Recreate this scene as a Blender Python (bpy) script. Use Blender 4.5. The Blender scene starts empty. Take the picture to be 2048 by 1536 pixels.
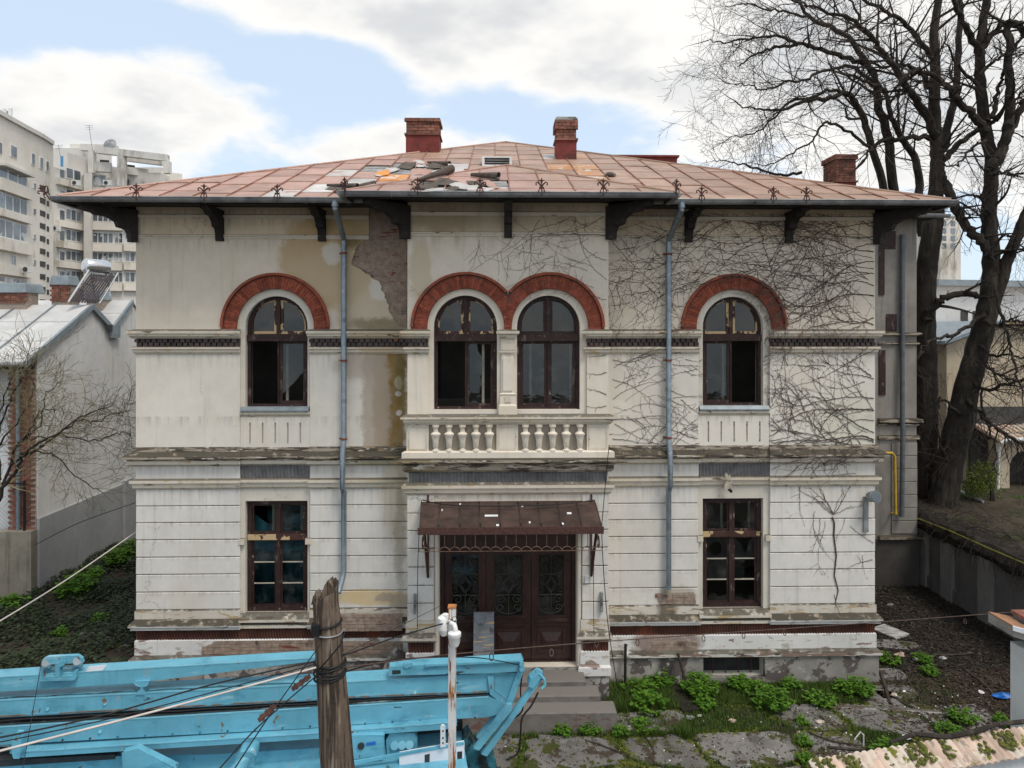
import bpy, math, random
from mathutils import Vector, Matrix
from mathutils.geometry import tessellate_polygon
random.seed(11)
R = math.radians
scene = bpy.context.scene
col = scene.collection

# ------------------------------------------------------------------ camera
FPX = 1365.0            # focal length in pixels of a 2048 wide frame (24 mm on 36 mm)
CZ = 7.1; CY = -13.65; YAW = R(1.3); HY = 660.0
cam_d = bpy.data.cameras.new('camera'); cam = bpy.data.objects.new('camera', cam_d); col.objects.link(cam)
cam_d.sensor_width = 36.0; cam_d.lens = 24.0; cam_d.clip_end = 3000; cam_d.clip_start = .1
cam_d.shift_y = -(768 - HY) / 2048.0
cam.location = (0, CY, CZ); cam.rotation_euler = (R(90), 0, -YAW)
scene.camera = cam

# ------------------------------------------------------------------ node helper
class NT:
    def __init__(s, tree): s.t = tree; s.L = tree.links
    def n(s, typ, ins=None, **kw):
        nd = s.t.nodes.new(typ)
        for k, v in kw.items(): setattr(nd, k, v)
        for k, v in (ins or {}).items():
            sock = nd.inputs[k]
            if hasattr(v, 'is_output'): s.L.new(v, sock)
            else:
                if isinstance(v, (tuple, list)) and len(v) == 3 and sock.type == 'RGBA': v = (*v, 1)
                sock.default_value = v
        return nd
    def m(s, op, a, b=0.0, c=0.0, clamp=False):
        return s.n('ShaderNodeMath', {0: a, 1: b, 2: c}, operation=op, use_clamp=clamp).outputs[0]
    def mix(s, f, a, b):
        nd = s.t.nodes.new('ShaderNodeMix'); nd.data_type = 'RGBA'
        for k, v in ((0, f), (6, a), (7, b)):
            if hasattr(v, 'is_output'): s.L.new(v, nd.inputs[k])
            else: nd.inputs[k].default_value = (*v, 1) if isinstance(v, tuple) and len(v) == 3 else v
        return nd.outputs[2]
    def step(s, v, lo, hi):
        return s.n('ShaderNodeMapRange', {0: v, 1: lo, 2: hi}, interpolation_type='SMOOTHSTEP', clamp=True).outputs[0]
    def noise(s, vec, scale, detail=4, rough=.55, dist=0.0):
        return s.n('ShaderNodeTexNoise', {'Vector': vec, 'Scale': scale, 'Detail': detail, 'Roughness': rough, 'Distortion': dist}).outputs[0]
    def vmul(s, v, k): return s.n('ShaderNodeVectorMath', {0: v, 1: k}, operation='MULTIPLY').outputs[0]
    def vadd(s, v, k): return s.n('ShaderNodeVectorMath', {0: v, 1: k}, operation='ADD').outputs[0]

# ------------------------------------------------------------------ world: blue sky with broken bright cloud
SUN_EL, SUN_AZ = R(52), R(205)     # sun behind thin cloud, high over the camera's left shoulder
wld = bpy.data.worlds.new('World'); scene.world = wld; wld.use_nodes = True
w = NT(wld.node_tree); w.t.nodes.clear()
sky = w.n('ShaderNodeTexSky', sky_type='NISHITA', sun_disc=False, sun_elevation=SUN_EL, sun_rotation=SUN_AZ, air_density=1.0, dust_density=1.2, ozone_density=1.5)
g = w.n('ShaderNodeTexCoord').outputs['Generated']
sx = w.n('ShaderNodeSeparateXYZ', {0: g}); X_, Y_, Z_ = sx.outputs
zc = w.m('ADD', w.m('MAXIMUM', Z_, 0.0), .35)
cv = w.n('ShaderNodeCombineXYZ', {0: w.m('DIVIDE', X_, zc), 1: w.m('DIVIDE', Y_, zc), 2: w.m('MULTIPLY', Z_, 1.6)}).outputs[0]
cv = w.vadd(cv, (3.1, 1.7, .4))
n1 = w.noise(cv, 1.55, 7, .58, .1)
n2 = w.noise(w.vadd(cv, (7, 3, 1)), 4.5, 3, .6, 0)
cov = w.m('ADD', w.m('MULTIPLY', n1, .78), w.m('MULTIPLY', n2, .22))
def cbias(px, py, rx, ry, amt):
    global cov
    dx = (px - 1024) / FPX; dz = (HY - py) / FPX
    c = Vector((dx, 1, dz)); c.normalize()
    u = w.m('DIVIDE', w.m('SUBTRACT', w.m('DIVIDE', X_, w.m('MAXIMUM', Y_, .05)), dx), rx / FPX)
    v = w.m('DIVIDE', w.m('SUBTRACT', w.m('DIVIDE', Z_, w.m('MAXIMUM', Y_, .05)), dz), ry / FPX)
    d = w.m('ADD', w.m('MULTIPLY', u, u), w.m('MULTIPLY', v, v))
    e = w.m('MULTIPLY', w.m('POWER', 2.718, w.m('MULTIPLY', d, -1.0)), amt)
    cov = w.m('ADD', cov, e)
for b in CLOUDS if 'CLOUDS' in globals() else [(200, 250, 330, 110, .12), (690, 170, 230, 80, -.22), (180, 55, 280, 60, -.24), (590, 180, 90, 22, .12), (430, 120, 90, 40, .05), (640, 95, 200, 30, -.10),
          (950, 60, 420, 70, .10), (760, 300, 220, 50, .10), (1280, 255, 140, 60, -.14), (1030, 215, 160, 50, -.16), (1250, 120, 260, 70, .08), (1800, 150, 450, 260, .16), (420, 60, 160, 40, -.04)]:
    cbias(*b)
mask = w.step(cov, .447, .56)
shade = w.step(w.noise(w.vadd(cv, (1, 8, 2)), 3.2, 4, .58), .36, .62)
dens = w.step(cov, .51, .66)
ccol = w.mix(w.m('MULTIPLY', shade, dens), (1.0, .985, .955), (.70, .715, .735))
skyc = w.n('ShaderNodeVectorMath', {0: sky.outputs[0], 1: (.128, .122, .122)}, operation='MULTIPLY').outputs[0]
skyc = w.mix(.66, skyc, (.66, .79, .92))          # thin high veil
allc = w.mix(mask, skyc, w.n('ShaderNodeVectorMath', {0: ccol, 1: (.82, .82, .82)}, operation='MULTIPLY').outputs[0])
bg = w.n('ShaderNodeBackground', {0: allc, 1: 1.0})
wld.cycles.sampling_method = 'MANUAL'; wld.cycles.sample_map_resolution = 512
w.L.new(bg.outputs[0], w.n('ShaderNodeOutputWorld').inputs[0])

sun_d = bpy.data.lights.new('sun', 'SUN'); sun_d.energy = 1.8; sun_d.angle = R(18); sun_d.color = (1, .93, .84)
sun = bpy.data.objects.new('sun', sun_d); col.objects.link(sun)
# direction towards the sun: behind the camera and to its right
sd = Vector((.45, -.55, 1.25)).normalized()
sun.rotation_euler = sd.to_track_quat('Z', 'Y').to_euler()
sky.sun_elevation = math.asin(sd.z); sky.sun_rotation = math.atan2(sd.x, sd.y)
vs = scene.view_settings
vs.view_transform = 'Standard'; vs.look = 'None'; vs.gamma = 1; vs.exposure = 0.34; vs.use_curve_mapping = False

cy_ = scene.cycles; cy_.max_bounces = 6; cy_.diffuse_bounces = 3; cy_.glossy_bounces = 3; cy_.transmission_bounces = 4; cy_.transparent_max_bounces = 10

# ------------------------------------------------------------------ photograph to place
_f = Vector((math.sin(YAW), math.cos(YAW), 0)); _r = Vector((math.cos(YAW), -math.sin(YAW), 0))
CAM = Vector((0, CY, CZ))
def ray(px, py): return _f + _r * ((px - 1024) / FPX) + Vector((0, 0, (HY - py) / FPX))
def P(px, py, Y):
    d = ray(px, py); return CAM + d * ((Y - CY) / d.y)
def W(px, py, Y):
    p = P(px, py, Y); return p.x, p.z
def wx(px, Y=0.0): return P(px, 660, Y).x
def wz(py, Y=0.0, px=370): return P(px, py, Y).z
def G(px, py, z=0.0):
    d = ray(px, py); return CAM + d * ((z - CZ) / d.z)
def PX(px, py, X):
    d = ray(px, py); return CAM + d * (X / d.x)
def D(px, py, depth): return CAM + ray(px, py) * depth
def onplane(px, py, A, B):
    """point of the view ray on the vertical plane through plan points A and B"""
    n = Vector((-(B[1] - A[1]), B[0] - A[0], 0)); d = ray(px, py)
    t = n.dot(Vector((A[0], A[1], 0)) - CAM) / n.dot(d); return CAM + d * t

# ------------------------------------------------------------------ mesh builder
WM = {}
class MB:
    def __init__(s): s.v = []; s.f = []
    def add(s, vs, fs):
        o = len(s.v); s.v += [tuple(v) for v in vs]; s.f += [tuple(i + o for i in f) for f in fs]; return s
    def box(s, x0, x1, y0, y1, z0, z1):
        return s.add([(x0,y0,z0),(x1,y0,z0),(x1,y1,z0),(x0,y1,z0),(x0,y0,z1),(x1,y0,z1),(x1,y1,z1),(x0,y1,z1)],
                     [(0,3,2,1),(4,5,6,7),(0,1,5,4),(1,2,6,5),(2,3,7,6),(3,0,4,7)])
    def hexa(s, a, b):
        """two quads (lists of 4 points) joined to a solid"""
        return s.add(list(a) + list(b), [(0,1,2,3),(7,6,5,4),(0,4,5,1),(1,5,6,2),(2,6,7,3),(3,7,4,0)])
    def prism(s, pts, vec):
        n = len(pts); vec = Vector(vec); pts = [Vector(p) for p in pts]
        tri = tessellate_polygon([pts])
        fs = [tuple(t) for t in tri] + [tuple(i + n for i in reversed(t)) for t in tri]
        fs += [(i, (i+1) % n, (i+1) % n + n, i + n) for i in range(n)]
        return s.add(pts + [p + vec for p in pts], fs)
    def plate(s, outer, holes, y0, y1):
        """polygon in X,Z with holes, between the depths y0 (front) and y1"""
        loops = [outer] + list(holes)
        l3 = [[Vector((x, 0, z)) for x, z in lp] for lp in loops]
        tri = tessellate_polygon(l3)
        flat = [p for lp in loops for p in lp]; n = len(flat)
        fs = []
        for t in tri:
            a, b, c = [flat[i] for i in t]
            cr = (b[0]-a[0])*(c[1]-a[1]) - (b[1]-a[1])*(c[0]-a[0])
            t = tuple(t) if cr > 0 else tuple(reversed(t))
            fs += [t, tuple(i + n for i in reversed(t))]
        o = 0
        for k, lp in enumerate(loops):
            m = len(lp)
            area = sum(lp[i][0]*lp[(i+1) % m][1] - lp[(i+1) % m][0]*lp[i][1] for i in range(m))
            fl = (area > 0) == (k == 0)
            for i in range(m):
                q = (o+i, o+i+n, o+(i+1) % m+n, o+(i+1) % m)
                fs.append(q if fl else tuple(reversed(q)))
            o += m
        return s.add([(x, y0, z) for x, z in flat] + [(x, y1, z) for x, z in flat], fs)
    def tube(s, pts, rad, n=6, cap=True):
        pts = [Vector(p) for p in pts]; m = len(pts)
        if not isinstance(rad, (list, tuple)): rad = [rad] * m
        vs = []; fs = []; up = None
        for i, p in enumerate(pts):
            t = (pts[min(i+1, m-1)] - pts[max(i-1, 0)])
            if t.length < 1e-9: t = Vector((0, 0, 1))
            t.normalize()
            if up is None: up = Vector((0, 0, 1)) if abs(t.z) < .9 else Vector((1, 0, 0))
            a = t.cross(up)
            if a.length < 1e-6: a = t.orthogonal()
            a.normalize(); b = t.cross(a); up = -b if False else a.cross(t)
            for k in range(n):
                an = 2 * math.pi * k / n
                vs.append(p + (a * math.cos(an) + b * math.sin(an)) * rad[i])
        for i in range(m - 1):
            for k in range(n):
                k2 = (k+1) % n
                fs.append((i*n+k, i*n+k2, (i+1)*n+k2, (i+1)*n+k))
        if cap and n > 2:
            fs.append(tuple(range(n))); fs.append(tuple((m-1)*n + k for k in reversed(range(n))))
        return s.add(vs, fs)
    def lathe(s, prof, n=12, c=(0, 0, 0), rot=0.0):
        """profile of (radius, z) turned round a vertical axis"""
        vs = []; fs = []; m = len(prof)
        for r, z in prof:
            for k in range(n):
                a = 2*math.pi*k/n + rot; vs.append((c[0]+r*math.cos(a), c[1]+r*math.sin(a), c[2]+z))
        for i in range(m-1):
            for k in range(n): fs.append((i*n+k, i*n+(k+1) % n, (i+1)*n+(k+1) % n, (i+1)*n+k))
        fs.append(tuple(reversed(range(n)))); fs.append(tuple((m-1)*n+k for k in range(n)))
        return s.add(vs, fs)
    def mesh(s, name, mat=None, smooth=False):
        me = bpy.data.meshes.new(name); me.from_pydata(s.v, [], s.f); me.update()
        if mat is not None: me.materials.append(mat)
        if smooth:
            me.polygons.foreach_set('use_smooth', [True]*len(me.polygons))
            try: me.set_sharp_from_angle(angle=R(40))
            except Exception: pass
        return me
    def build(s, name, mat, parent=None, smooth=False):
        return link(name, s.mesh(name, mat, smooth), parent)
def link(name, me, parent=None, M=None):
    o = bpy.data.objects.new(name, me); col.objects.link(o)
    WM[o] = M.copy() if M is not None else Matrix.Identity(4)
    if M is not None: o.matrix_basis = M
    if parent is not None:
        o.parent = parent; o.matrix_parent_inverse = WM[parent].inverted()
    return o
def empty(name, loc):
    o = bpy.data.objects.new(name, None); col.objects.link(o); o.location = loc; o.empty_display_size = .2
    WM[o] = Matrix.Translation(loc); return o
def tag(o, label=None, cat=None, group=None, kind=None):
    for k, v in (('label', label), ('category', cat), ('group', group), ('kind', kind)):
        if v: o[k] = v
    return o
def thing(name, loc, label, cat, group=None): return tag(empty(name, loc), label, cat, group)
def box(name, mat, parent, *b): return MB().box(*b).build(name, mat, parent)

# ------------------------------------------------------------------ materials
def newmat(name):
    m = bpy.data.materials.new(name); m.use_nodes = True; t = NT(m.node_tree); t.t.nodes.clear()
    b = t.n('ShaderNodeBsdfPrincipled'); o = t.n('ShaderNodeOutputMaterial'); t.L.new(b.outputs[0], o.inputs[0])
    t.b = b; t.pos = t.n('ShaderNodeNewGeometry').outputs['Position']; return m, t
def simple(name, c, rough=.8, var=.18, scale=3., bump=.15, bscale=60., metal=0., rnd=0., layers=(), streak=0., top=None, spec=.3, local=False, dist=.01):
    """layers: (colour, scale(xyz), lo, hi) patches of another colour where a noise passes lo..hi"""
    m, t = newmat(name); c = tuple(c)
    pos = t.n('ShaderNodeTexCoord').outputs['Object'] if local else t.pos
    oi = t.n('ShaderNodeObjectInfo').outputs['Random']
    if local or rnd: pos = t.vadd(pos, t.n('ShaderNodeCombineXYZ', {0: t.m('MULTIPLY', oi, 37.0 if local else 0.0), 1: 0.0, 2: 0.0}).outputs[0])
    n = t.noise(pos, scale, 3, .6)
    k = t.m('ADD', 1 - var, t.m('MULTIPLY', t.step(n, .28, .72), 2 * var))
    if rnd: k = t.m('MULTIPLY', k, t.m('ADD', 1 - rnd, t.m('MULTIPLY', oi, 2 * rnd)))
    cc = t.n('ShaderNodeVectorMath', {0: c, 1: k}, operation='SCALE')
    t.L.new(k, cc.inputs[3]); cc = cc.outputs[0]
    if streak:
        sn = t.noise(t.vmul(pos, (9, 9, .55)), 1.0, 3, .6)
        cc = t.mix(t.m('MULTIPLY', t.step(sn, .52, .78), streak), cc, tuple(x * .35 for x in c))
    for i, (lc, sc, lo, hi) in enumerate(layers):
        sc = sc if isinstance(sc, tuple) else (sc, sc, sc)
        ln = t.noise(t.vadd(t.vmul(pos, sc), (i * 5.3, i * 2.1, i * 7.7)), 1.0, 4, .62, .2)
        cc = t.mix(t.step(ln, lo, hi), cc, lc)
    if top:
        nz = t.n('ShaderNodeSeparateXYZ', {0: t.n('ShaderNodeNewGeometry').outputs['Normal']}).outputs[2]
        tn = t.m('ADD', nz, t.m('MULTIPLY', t.m('SUBTRACT', t.noise(pos, 7, 5, .65), .5), 1.5))
        cc = t.mix(t.step(tn, .45, .9), cc, top)
    t.L.new(cc, t.b.inputs['Base Color'])
    t.b.inputs['Roughness'].default_value = rough; t.b.inputs['Metallic'].default_value = metal
    t.b.inputs['Specular IOR Level'].default_value = spec
    if bump:
        bn = t.noise(pos, bscale, 3, .65)
        t.L.new(t.n('ShaderNodeBump', {'Strength': bump, 'Distance': dist, 'Height': bn}).outputs[0], t.b.inputs['Normal'])
    return m
# ---- stucco with stains of its own
def stucco(name, base, stains=(), var=.10, grime=.2, dirt_c=(.20, .18, .15), chips=None, moss=0.0, drips=None):
    m, t = newmat(name); pos = t.pos
    sp = t.n('ShaderNodeSeparateXYZ', {0: pos}); px_, py_, pz_ = sp.outputs
    a = t.noise(pos, .55, 3, .6); b = t.noise(pos, 3.4, 5, .65)
    k = t.m('ADD', 1 - var, t.m('MULTIPLY', t.step(t.m('ADD', t.m('MULTIPLY', a, .6), t.m('MULTIPLY', b, .4)), .3, .7), 2 * var))
    cc = t.n('ShaderNodeVectorMath', {0: base}, operation='SCALE'); t.L.new(k, cc.inputs[3]); cc = cc.outputs[0]
    # old yellowish underpaint in large cloudy areas
    cc = t.mix(t.m('MULTIPLY', t.step(t.noise(pos, .9, 4, .62), .5, .75), .45), cc, (base[0]*.92, base[1]*.86, base[2]*.74))
    # dirt run-off streaks
    sn = t.noise(t.vmul(pos, (7.5, 7.5, .45)), 1.0, 4, .6)
    cc = t.mix(t.m('MULTIPLY', t.step(sn, .53, .80), grime), cc, dirt_c)
    fs = t.noise(t.vmul(pos, (1.2, 1.2, 1.0)), 26.0, 3, .7)
    cc = t.mix(t.m('MULTIPLY', t.step(fs, .58, .8), .30), cc, dirt_c)
    # run-off stains that start under each ledge
    if drips:
        fac = None; dn = t.step(t.noise(t.vmul(pos, (11, 11, .8)), 1.0, 4, .65), .40, .72)
        for zl, ln in drips:
            d = t.m('SUBTRACT', zl, pz_); k2 = t.m('MULTIPLY', t.step(d, ln, 0.0), t.m('GREATER_THAN', d, -.02)); fac = k2 if fac is None else t.m('MAXIMUM', fac, k2)
        cc = t.mix(t.m('MULTIPLY', t.m('MULTIPLY', fac, dn), .40), cc, (.21, .175, .135))
    wob = t.m('SUBTRACT', t.noise(pos, 3.2, 5, .72), .5); wob2 = t.m('SUBTRACT', t.noise(t.vadd(pos, (9, 4, 6)), 3.2, 5, .72), .5)
    for (cx, cz, rx, rz, amt, sc, edge, wa) in stains:
        u = t.m('DIVIDE', t.m('SUBTRACT', t.m('ADD', px_, t.m('MULTIPLY', wob, wa)), cx), rx)
        v = t.m('DIVIDE', t.m('SUBTRACT', t.m('ADD', pz_, t.m('MULTIPLY', wob2, wa)), cz), rz)
        d = t.m('SQRT', t.m('ADD', t.m('MULTIPLY', u, u), t.m('MULTIPLY', v, v)))
        f = t.m('MULTIPLY', t.step(d, 1 + edge, 1 - edge), amt)
        f = t.m('MULTIPLY', f, t.m('ADD', .72, t.m('MULTIPLY', b, .5)), clamp=True)
        cc = t.mix(f, cc, sc)
    if chips:
        for cl, sc, lo, hi in chips:
            cc = t.mix(t.step(t.noise(t.vmul(pos, sc), 1.0, 5, .62, .3), lo, hi), cc, cl)
    if moss:
        nz = t.n('ShaderNodeSeparateXYZ', {0: t.n('ShaderNodeNewGeometry').outputs['Normal']}).outputs[2]
        tn = t.m('ADD', nz, t.m('MULTIPLY', t.m('SUBTRACT', t.noise(pos, 6, 4, .65), .5), 1.9))
        cc = t.mix(t.m('MULTIPLY', t.step(tn, .3, .8), moss), cc, (.075, .066, .05))
    # hairline cracks
    vo = t.n('ShaderNodeTexVoronoi', {'Vector': t.vadd(pos, t.n('ShaderNodeCombineXYZ', {0: t.m('MULTIPLY', wob, .5), 1: 0.0, 2: t.m('MULTIPLY', wob2, .5)}).outputs[0]), 'Scale': .55}, feature='DISTANCE_TO_EDGE').outputs[0]
    cr = t.m('MULTIPLY', t.step(vo, .005, .001), t.step(t.noise(pos, .8, 2), .58, .64))
    cc = t.mix(t.m('MULTIPLY', cr, .45), cc, (.12, .1, .085))
    t.L.new(cc, t.b.inputs['Base Color'])
    t.b.inputs['Roughness'].default_value = .9; t.b.inputs['Specular IOR Level'].default_value = .2
    h = t.m('ADD', t.m('MULTIPLY', t.noise(pos, 55, 3, .7), .5), t.m('MULTIPLY', t.noise(pos, 5, 3, .6), 1.0))
    t.L.new(t.n('ShaderNodeBump', {'Strength': .22, 'Distance': .012, 'Height': h}).outputs[0], t.b.inputs['Normal'])
    return m
def st(px, py, rpx, rpy, amt, c, edge=.12, wa=.5, Y=0.0):
    x, z = W(px, py, Y); return (x, z, rpx / 100., rpy / 100., amt, c, edge, wa)
OCH = (.47, .33, .17); OCH2 = (.53, .43, .29); DARKO = (.23, .135, .03); GREY = (.40, .33, .26); WHT = (.66, .62, .55); MOSSC = (.10, .095, .035)
UP = [st(655, 520, 95, 95, .85, OCH), st(745, 590, 75, 120, .75, OCH2, .15), st(700, 455, 110, 40, .6, OCH, .3), st(665, 505, 22, 22, .85, WHT, .2, .3),
      st(760, 575, 22, 24, .8, WHT, .2, .3), st(770, 650, 70, 14, .6, MOSSC, .4, .3), st(705, 472, 20, 24, .6, MOSSC, .5, .4), st(620, 560, 60, 50, .45, OCH2, .3)]
MID = [st(780, 790, 34, 190, .95, DARKO, .18, .35), st(752, 800, 28, 150, .85, GREY, .2, .4), st(720, 730, 50, 30, .7, GREY, .3, .4), st(797, 765, 8, 14, .9, (.55, .48, .35), .25, .12), st(796, 788, 6, 5, .9, WHT, .2, .1), st(797, 826, 6, 6, .9, WHT, .2, .1),
       st(1690, 850, 60, 60, .35, (.48, .49, .34), .5, .4), st(800, 750, 10, 60, .5, (.10, .10, .03), .5, .3)]
LOW = [st(790, 1000, 26, 90, .55, OCH2, .4), st(800, 1060, 10, 120, .5, (.25, .2, .12), .5), st(745, 1195, 75, 16, .95, (.62, .48, .27), .2, .2), st(770, 1195, 20, 10, .9, GREY, .2, .3),
       st(800, 1205, 22, 20, .8, GREY, .25, .3), st(1355, 1195, 40, 22, .8, (.42, .37, .31), .25, .3), st(1333, 1235, 16, 60, .9, (.13, .10, .06), .4, .25)]
BAYU = [st(1000, 438, 180, 30, .55, (.33, .27, .19), .5, .5, -.6), st(840, 540, 22, 60, .7, OCH2, .25, .3, -.6), st(880, 440, 70, 26, .7, (.30, .23, .14), .4, .4, -.6)]
M = {}
def zl(*p, Y=0.0, px=370): return [(wz(a, Y, px), b) for a, b in p]
M['stucco_up'] = stucco('stucco_upper', (.69, .61, .50), UP, drips=zl((478, .35)))
M['stucco_mid'] = stucco('stucco_middle', (.675, .63, .555), MID, drips=zl((706, .45), (835, .25)))
M['stucco_low'] = stucco('stucco_lower', (.67, .64, .59), LOW, grime=.28, drips=zl((930, .35), (976, .5), (1045, .12), (1079, .12), (1114, .12), (1149, .12), (1184, .14), (1012, .12)))
M['stucco_bay'] = stucco('stucco_bay', (.70, .63, .53), BAYU, drips=zl((470, .4), (706, .3), (848, .2), (987, .3), Y=-.6, px=1016))
M['stucco_frieze'] = stucco('stucco_frieze', (.66, .55, .40), UP[:3] + BAYU, grime=.45, drips=zl((420, .4), (436, .3)))
M['stucco_core'] = stucco('stucco_core', (.61, .565, .485), MID[:3] + LOW[:2], grime=.3)
M['trim'] = stucco('trim_stucco', (.61, .545, .445), [st(760, 672, 60, 40, .5, OCH), st(790, 920, 80, 50, .6, (.24, .21, .09), .5)], grime=.45, chips=[((.50, .36, .18), (6, 6, 9), .62, .66), ((.16, .13, .10), (3, 3, 12), .61, .66)], moss=.85)
M['trim_dark'] = stucco('weathered_ledge', (.34, .29, .225), [st(790, 912, 90, 30, .6, (.24, .17, .06), .5)], grime=.8, dirt_c=(.07, .06, .045), chips=[((.075, .062, .05), (2.2, 2.2, 16), .46, .56), ((.55, .50, .42), (3.2, 3.2, 14), .58, .62), ((.30, .21, .08), (4, 4, 9), .64, .68)], moss=1.0)
M['plinth_top'] = stucco('peeling_plinth', (.60, .55, .47), [st(1333, 1235, 20, 60, .9, (.12, .09, .06), .4, .25)], grime=.5, chips=[((.44, .33, .19), (1.8, 1.8, 9), .56, .60), ((.20, .16, .13), (2.6, 2.6, 14), .58, .64)], moss=.9)
M['plinth_white'] = stucco('white_plinth', (.66, .65, .63), [st(600, 1300, 190, 14, .9, (.27, .19, .16), .12, .25), st(1335, 1285, 70, 28, .9, (.24, .17, .14), .2, .3)], grime=.3, chips=[((.27, .20, .17), (1.8, 1.8, 5), .60, .63), ((.45, .42, .37), (3, 3, 8), .56, .64)])
M['basement'] = stucco('basement_render', (.28, .265, .24), [st(1333, 1340, 18, 60, .9, (.04, .035, .03), .4, .25)], var=.3, grime=.5, chips=[((.12, .10, .095), (2.3, 2.3, 2.8), .50, .55), ((.40, .385, .365), (3.6, 3.6, 4.2), .58, .61), ((.07, .065, .055), (5, 5, 6), .62, .66)], moss=.3)
M['brick'] = simple('red_brick', (.25, .064, .036), .85, .28, 14, .4, 90, rnd=.26, layers=[((.15, .07, .055), 5, .58, .7), ((.45, .40, .35), 9, .70, .74)])
M['brick_chim'] = simple('chimney_brick', (.20, .085, .06), .9, .3, 9, .5, 70, rnd=.35, layers=[((.09, .065, .055), 4, .52, .68), ((.33, .28, .24), 12, .68, .74)])
M['brick_old'] = simple('painted_over_brick', (.30, .225, .175), .9, .25, 9, .5, 60, layers=[((.20, .06, .04), (2.6, 2.6, 9), .60, .64), ((.38, .30, .235), 3, .57, .66), ((.09, .065, .05), 2.2, .58, .70)])
M['mortar'] = simple('lime_mortar', (.31, .255, .21), .95, .2, 20, .5, 80)
M['mortar_dark'] = simple('dark_mortar', (.10, .07, .06), .95, .2, 20, .5, 80)
M['dentil'] = simple('glazed_dentil_brick', (.06, .045, .042), .55, .3, 10, .3, 60, rnd=.4, layers=[((.30, .09, .045), 3.1, .66, .69)])
M['corr_red'] = simple('rusty_corrugated_sheet', (.105, .045, .032), .75, .3, 2.5, .3, 50, streak=.3, layers=[((.22, .07, .04), (1.1, 1.1, .6), .56, .70), ((.05, .03, .026), 5, .6, .72)])
M['corr_grey'] = simple('grey_corrugated_tile', (.17, .165, .165), .8, .25, 4, .3, 50, streak=.5)
M['rim'] = simple('arch_rim_brick', (.29, .078, .042), .85, .25, 8, .4, 60, layers=[((.13, .07, .06), 4, .55, .68)])
M['roof_deck'] = simple('roof_underlay', (.12, .115, .11), .95, .3, 4, .5, 40)
def roofmat(name, c, layers=(), rnd=.15):
    return simple(name, c, .5, .13, 2.6, .55, 3.2, rnd=rnd, streak=0, spec=.4, layers=[(tuple(x*.66 for x in c), (.9, 1.4, 1.4), .54, .72), ((.38, .21, .12), (1.1, 2.2, 2.2), .66, .74), (tuple(min(1, x*1.25+.05) for x in c), 5.0, .62, .75)] + list(layers), dist=.05)
M['sheet_pink'] = roofmat('pink_painted_tin', (.385, .232, .182))
M['sheet_brown'] = roofmat('brown_painted_tin', (.34, .22, .158))
M['sheet_pale'] = roofmat('bare_galvanised_tin', (.50, .47, .44), [((.42, .24, .20), 2.2, .57, .61)])
M['sheet_orange'] = roofmat('primer_orange_tin', (.55, .22, .04), [((.60, .57, .53), 2.0, .53, .56)])
M['sheet_rusty'] = roofmat('rust_stained_tin', (.42, .25, .16), [((.45, .20, .06), 1.6, .46, .60), ((.50, .44, .34), 3.3, .55, .62)])
M['felt'] = simple('curled_felt', (.10, .082, .068), .95, .3, 6, .5, 40)
M['board'] = simple('weathered_board', (.34, .335, .325), .9, .3, 3, .6, 30, rnd=.25, layers=[((.10, .10, .10), (2, 30, 30), .5, .62), ((.36, .35, .33), (3, 20, 20), .62, .7)])
M['soffit'] = simple('black_eave_wood', (.030, .025, .023), .85, .3, 4, .4, 40, rnd=.2, layers=[((.075, .065, .055), (3, 3, 8), .62, .72)])
M['zinc'] = simple('zinc_gutter', (.235, .24, .24), .5, .3, 3, .15, 40, metal=.15, layers=[((.07, .05, .04), (3, 3, 6), .60, .7), ((.32, .34, .35), (5, 5, 3), .6, .75)])
M['pipe'] = simple('galvanised_downpipe', (.23, .275, .31), .42, .16, 5, .1, 60, metal=.5, layers=[((.36, .39, .41), 9, .60, .7), ((.12, .13, .14), (4, 4, 1.5), .62, .72)])
M['pipe_dark'] = simple('dull_grey_pipe', (.11, .12, .13), .6, .2, 5, .1, 60, metal=.2)
M['clamp'] = simple('rusty_clamp', (.20, .07, .045), .8, .3, 20, .3, 90)
M['iron'] = simple('rusty_wrought_iron', (.075, .035, .028), .75, .4, 25, .3, 90)
M['wood'] = simple('peeling_brown_window_paint', (.034, .017, .015), .6, .3, 6, .4, 50, layers=[((.30, .25, .20), (14, 14, 5), .665, .69), ((.11, .08, .07), (9, 9, 3), .60, .66)])
M['wood_bare'] = simple('bare_peeled_window_wood', (.058, .026, .02), .7, .3, 6, .4, 50, layers=[((.50, .36, .20), (4.2, 4.2, 3.2), .505, .53), ((.03, .018, .016), (9, 9, 4), .64, .67)])
M['wood_pale'] = simple('pale_inner_sash', (.40, .36, .29), .8, .2, 8, .3, 60)
M['doorwood'] = simple('dark_stained_door', (.040, .017, .014), .45, .3, 4, .3, 40, layers=[((.09, .045, .035), (20, 20, 2), .60, .72)], spec=.45)
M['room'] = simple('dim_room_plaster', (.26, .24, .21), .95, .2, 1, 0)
M['tarp'] = simple('teal_tarpaulin', (.02, .10, .12), .6, .25, 2, .2, 8)
m_, t_ = newmat('old_window_glass'); t_.t.nodes.remove(t_.b)
fr = t_.n('ShaderNodeFresnel', {'IOR': 1.52}).outputs[0]
bn_ = t_.n('ShaderNodeBump', {'Strength': .10, 'Distance': .03, 'Height': t_.noise(t_.pos, 3.2, 3, .5)}).outputs[0]
gl = t_.n('ShaderNodeBsdfGlossy', {'Color': (.95, .97, 1.0), 'Roughness': .02, 'Normal': bn_}).outputs[0]
dst = t_.n('ShaderNodeBsdfDiffuse', {'Color': (.30, .30, .28)}).outputs[0]
tr = t_.n('ShaderNodeBsdfTransparent', {'Color': (.72, .76, .76)}).outputs[0]
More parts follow.
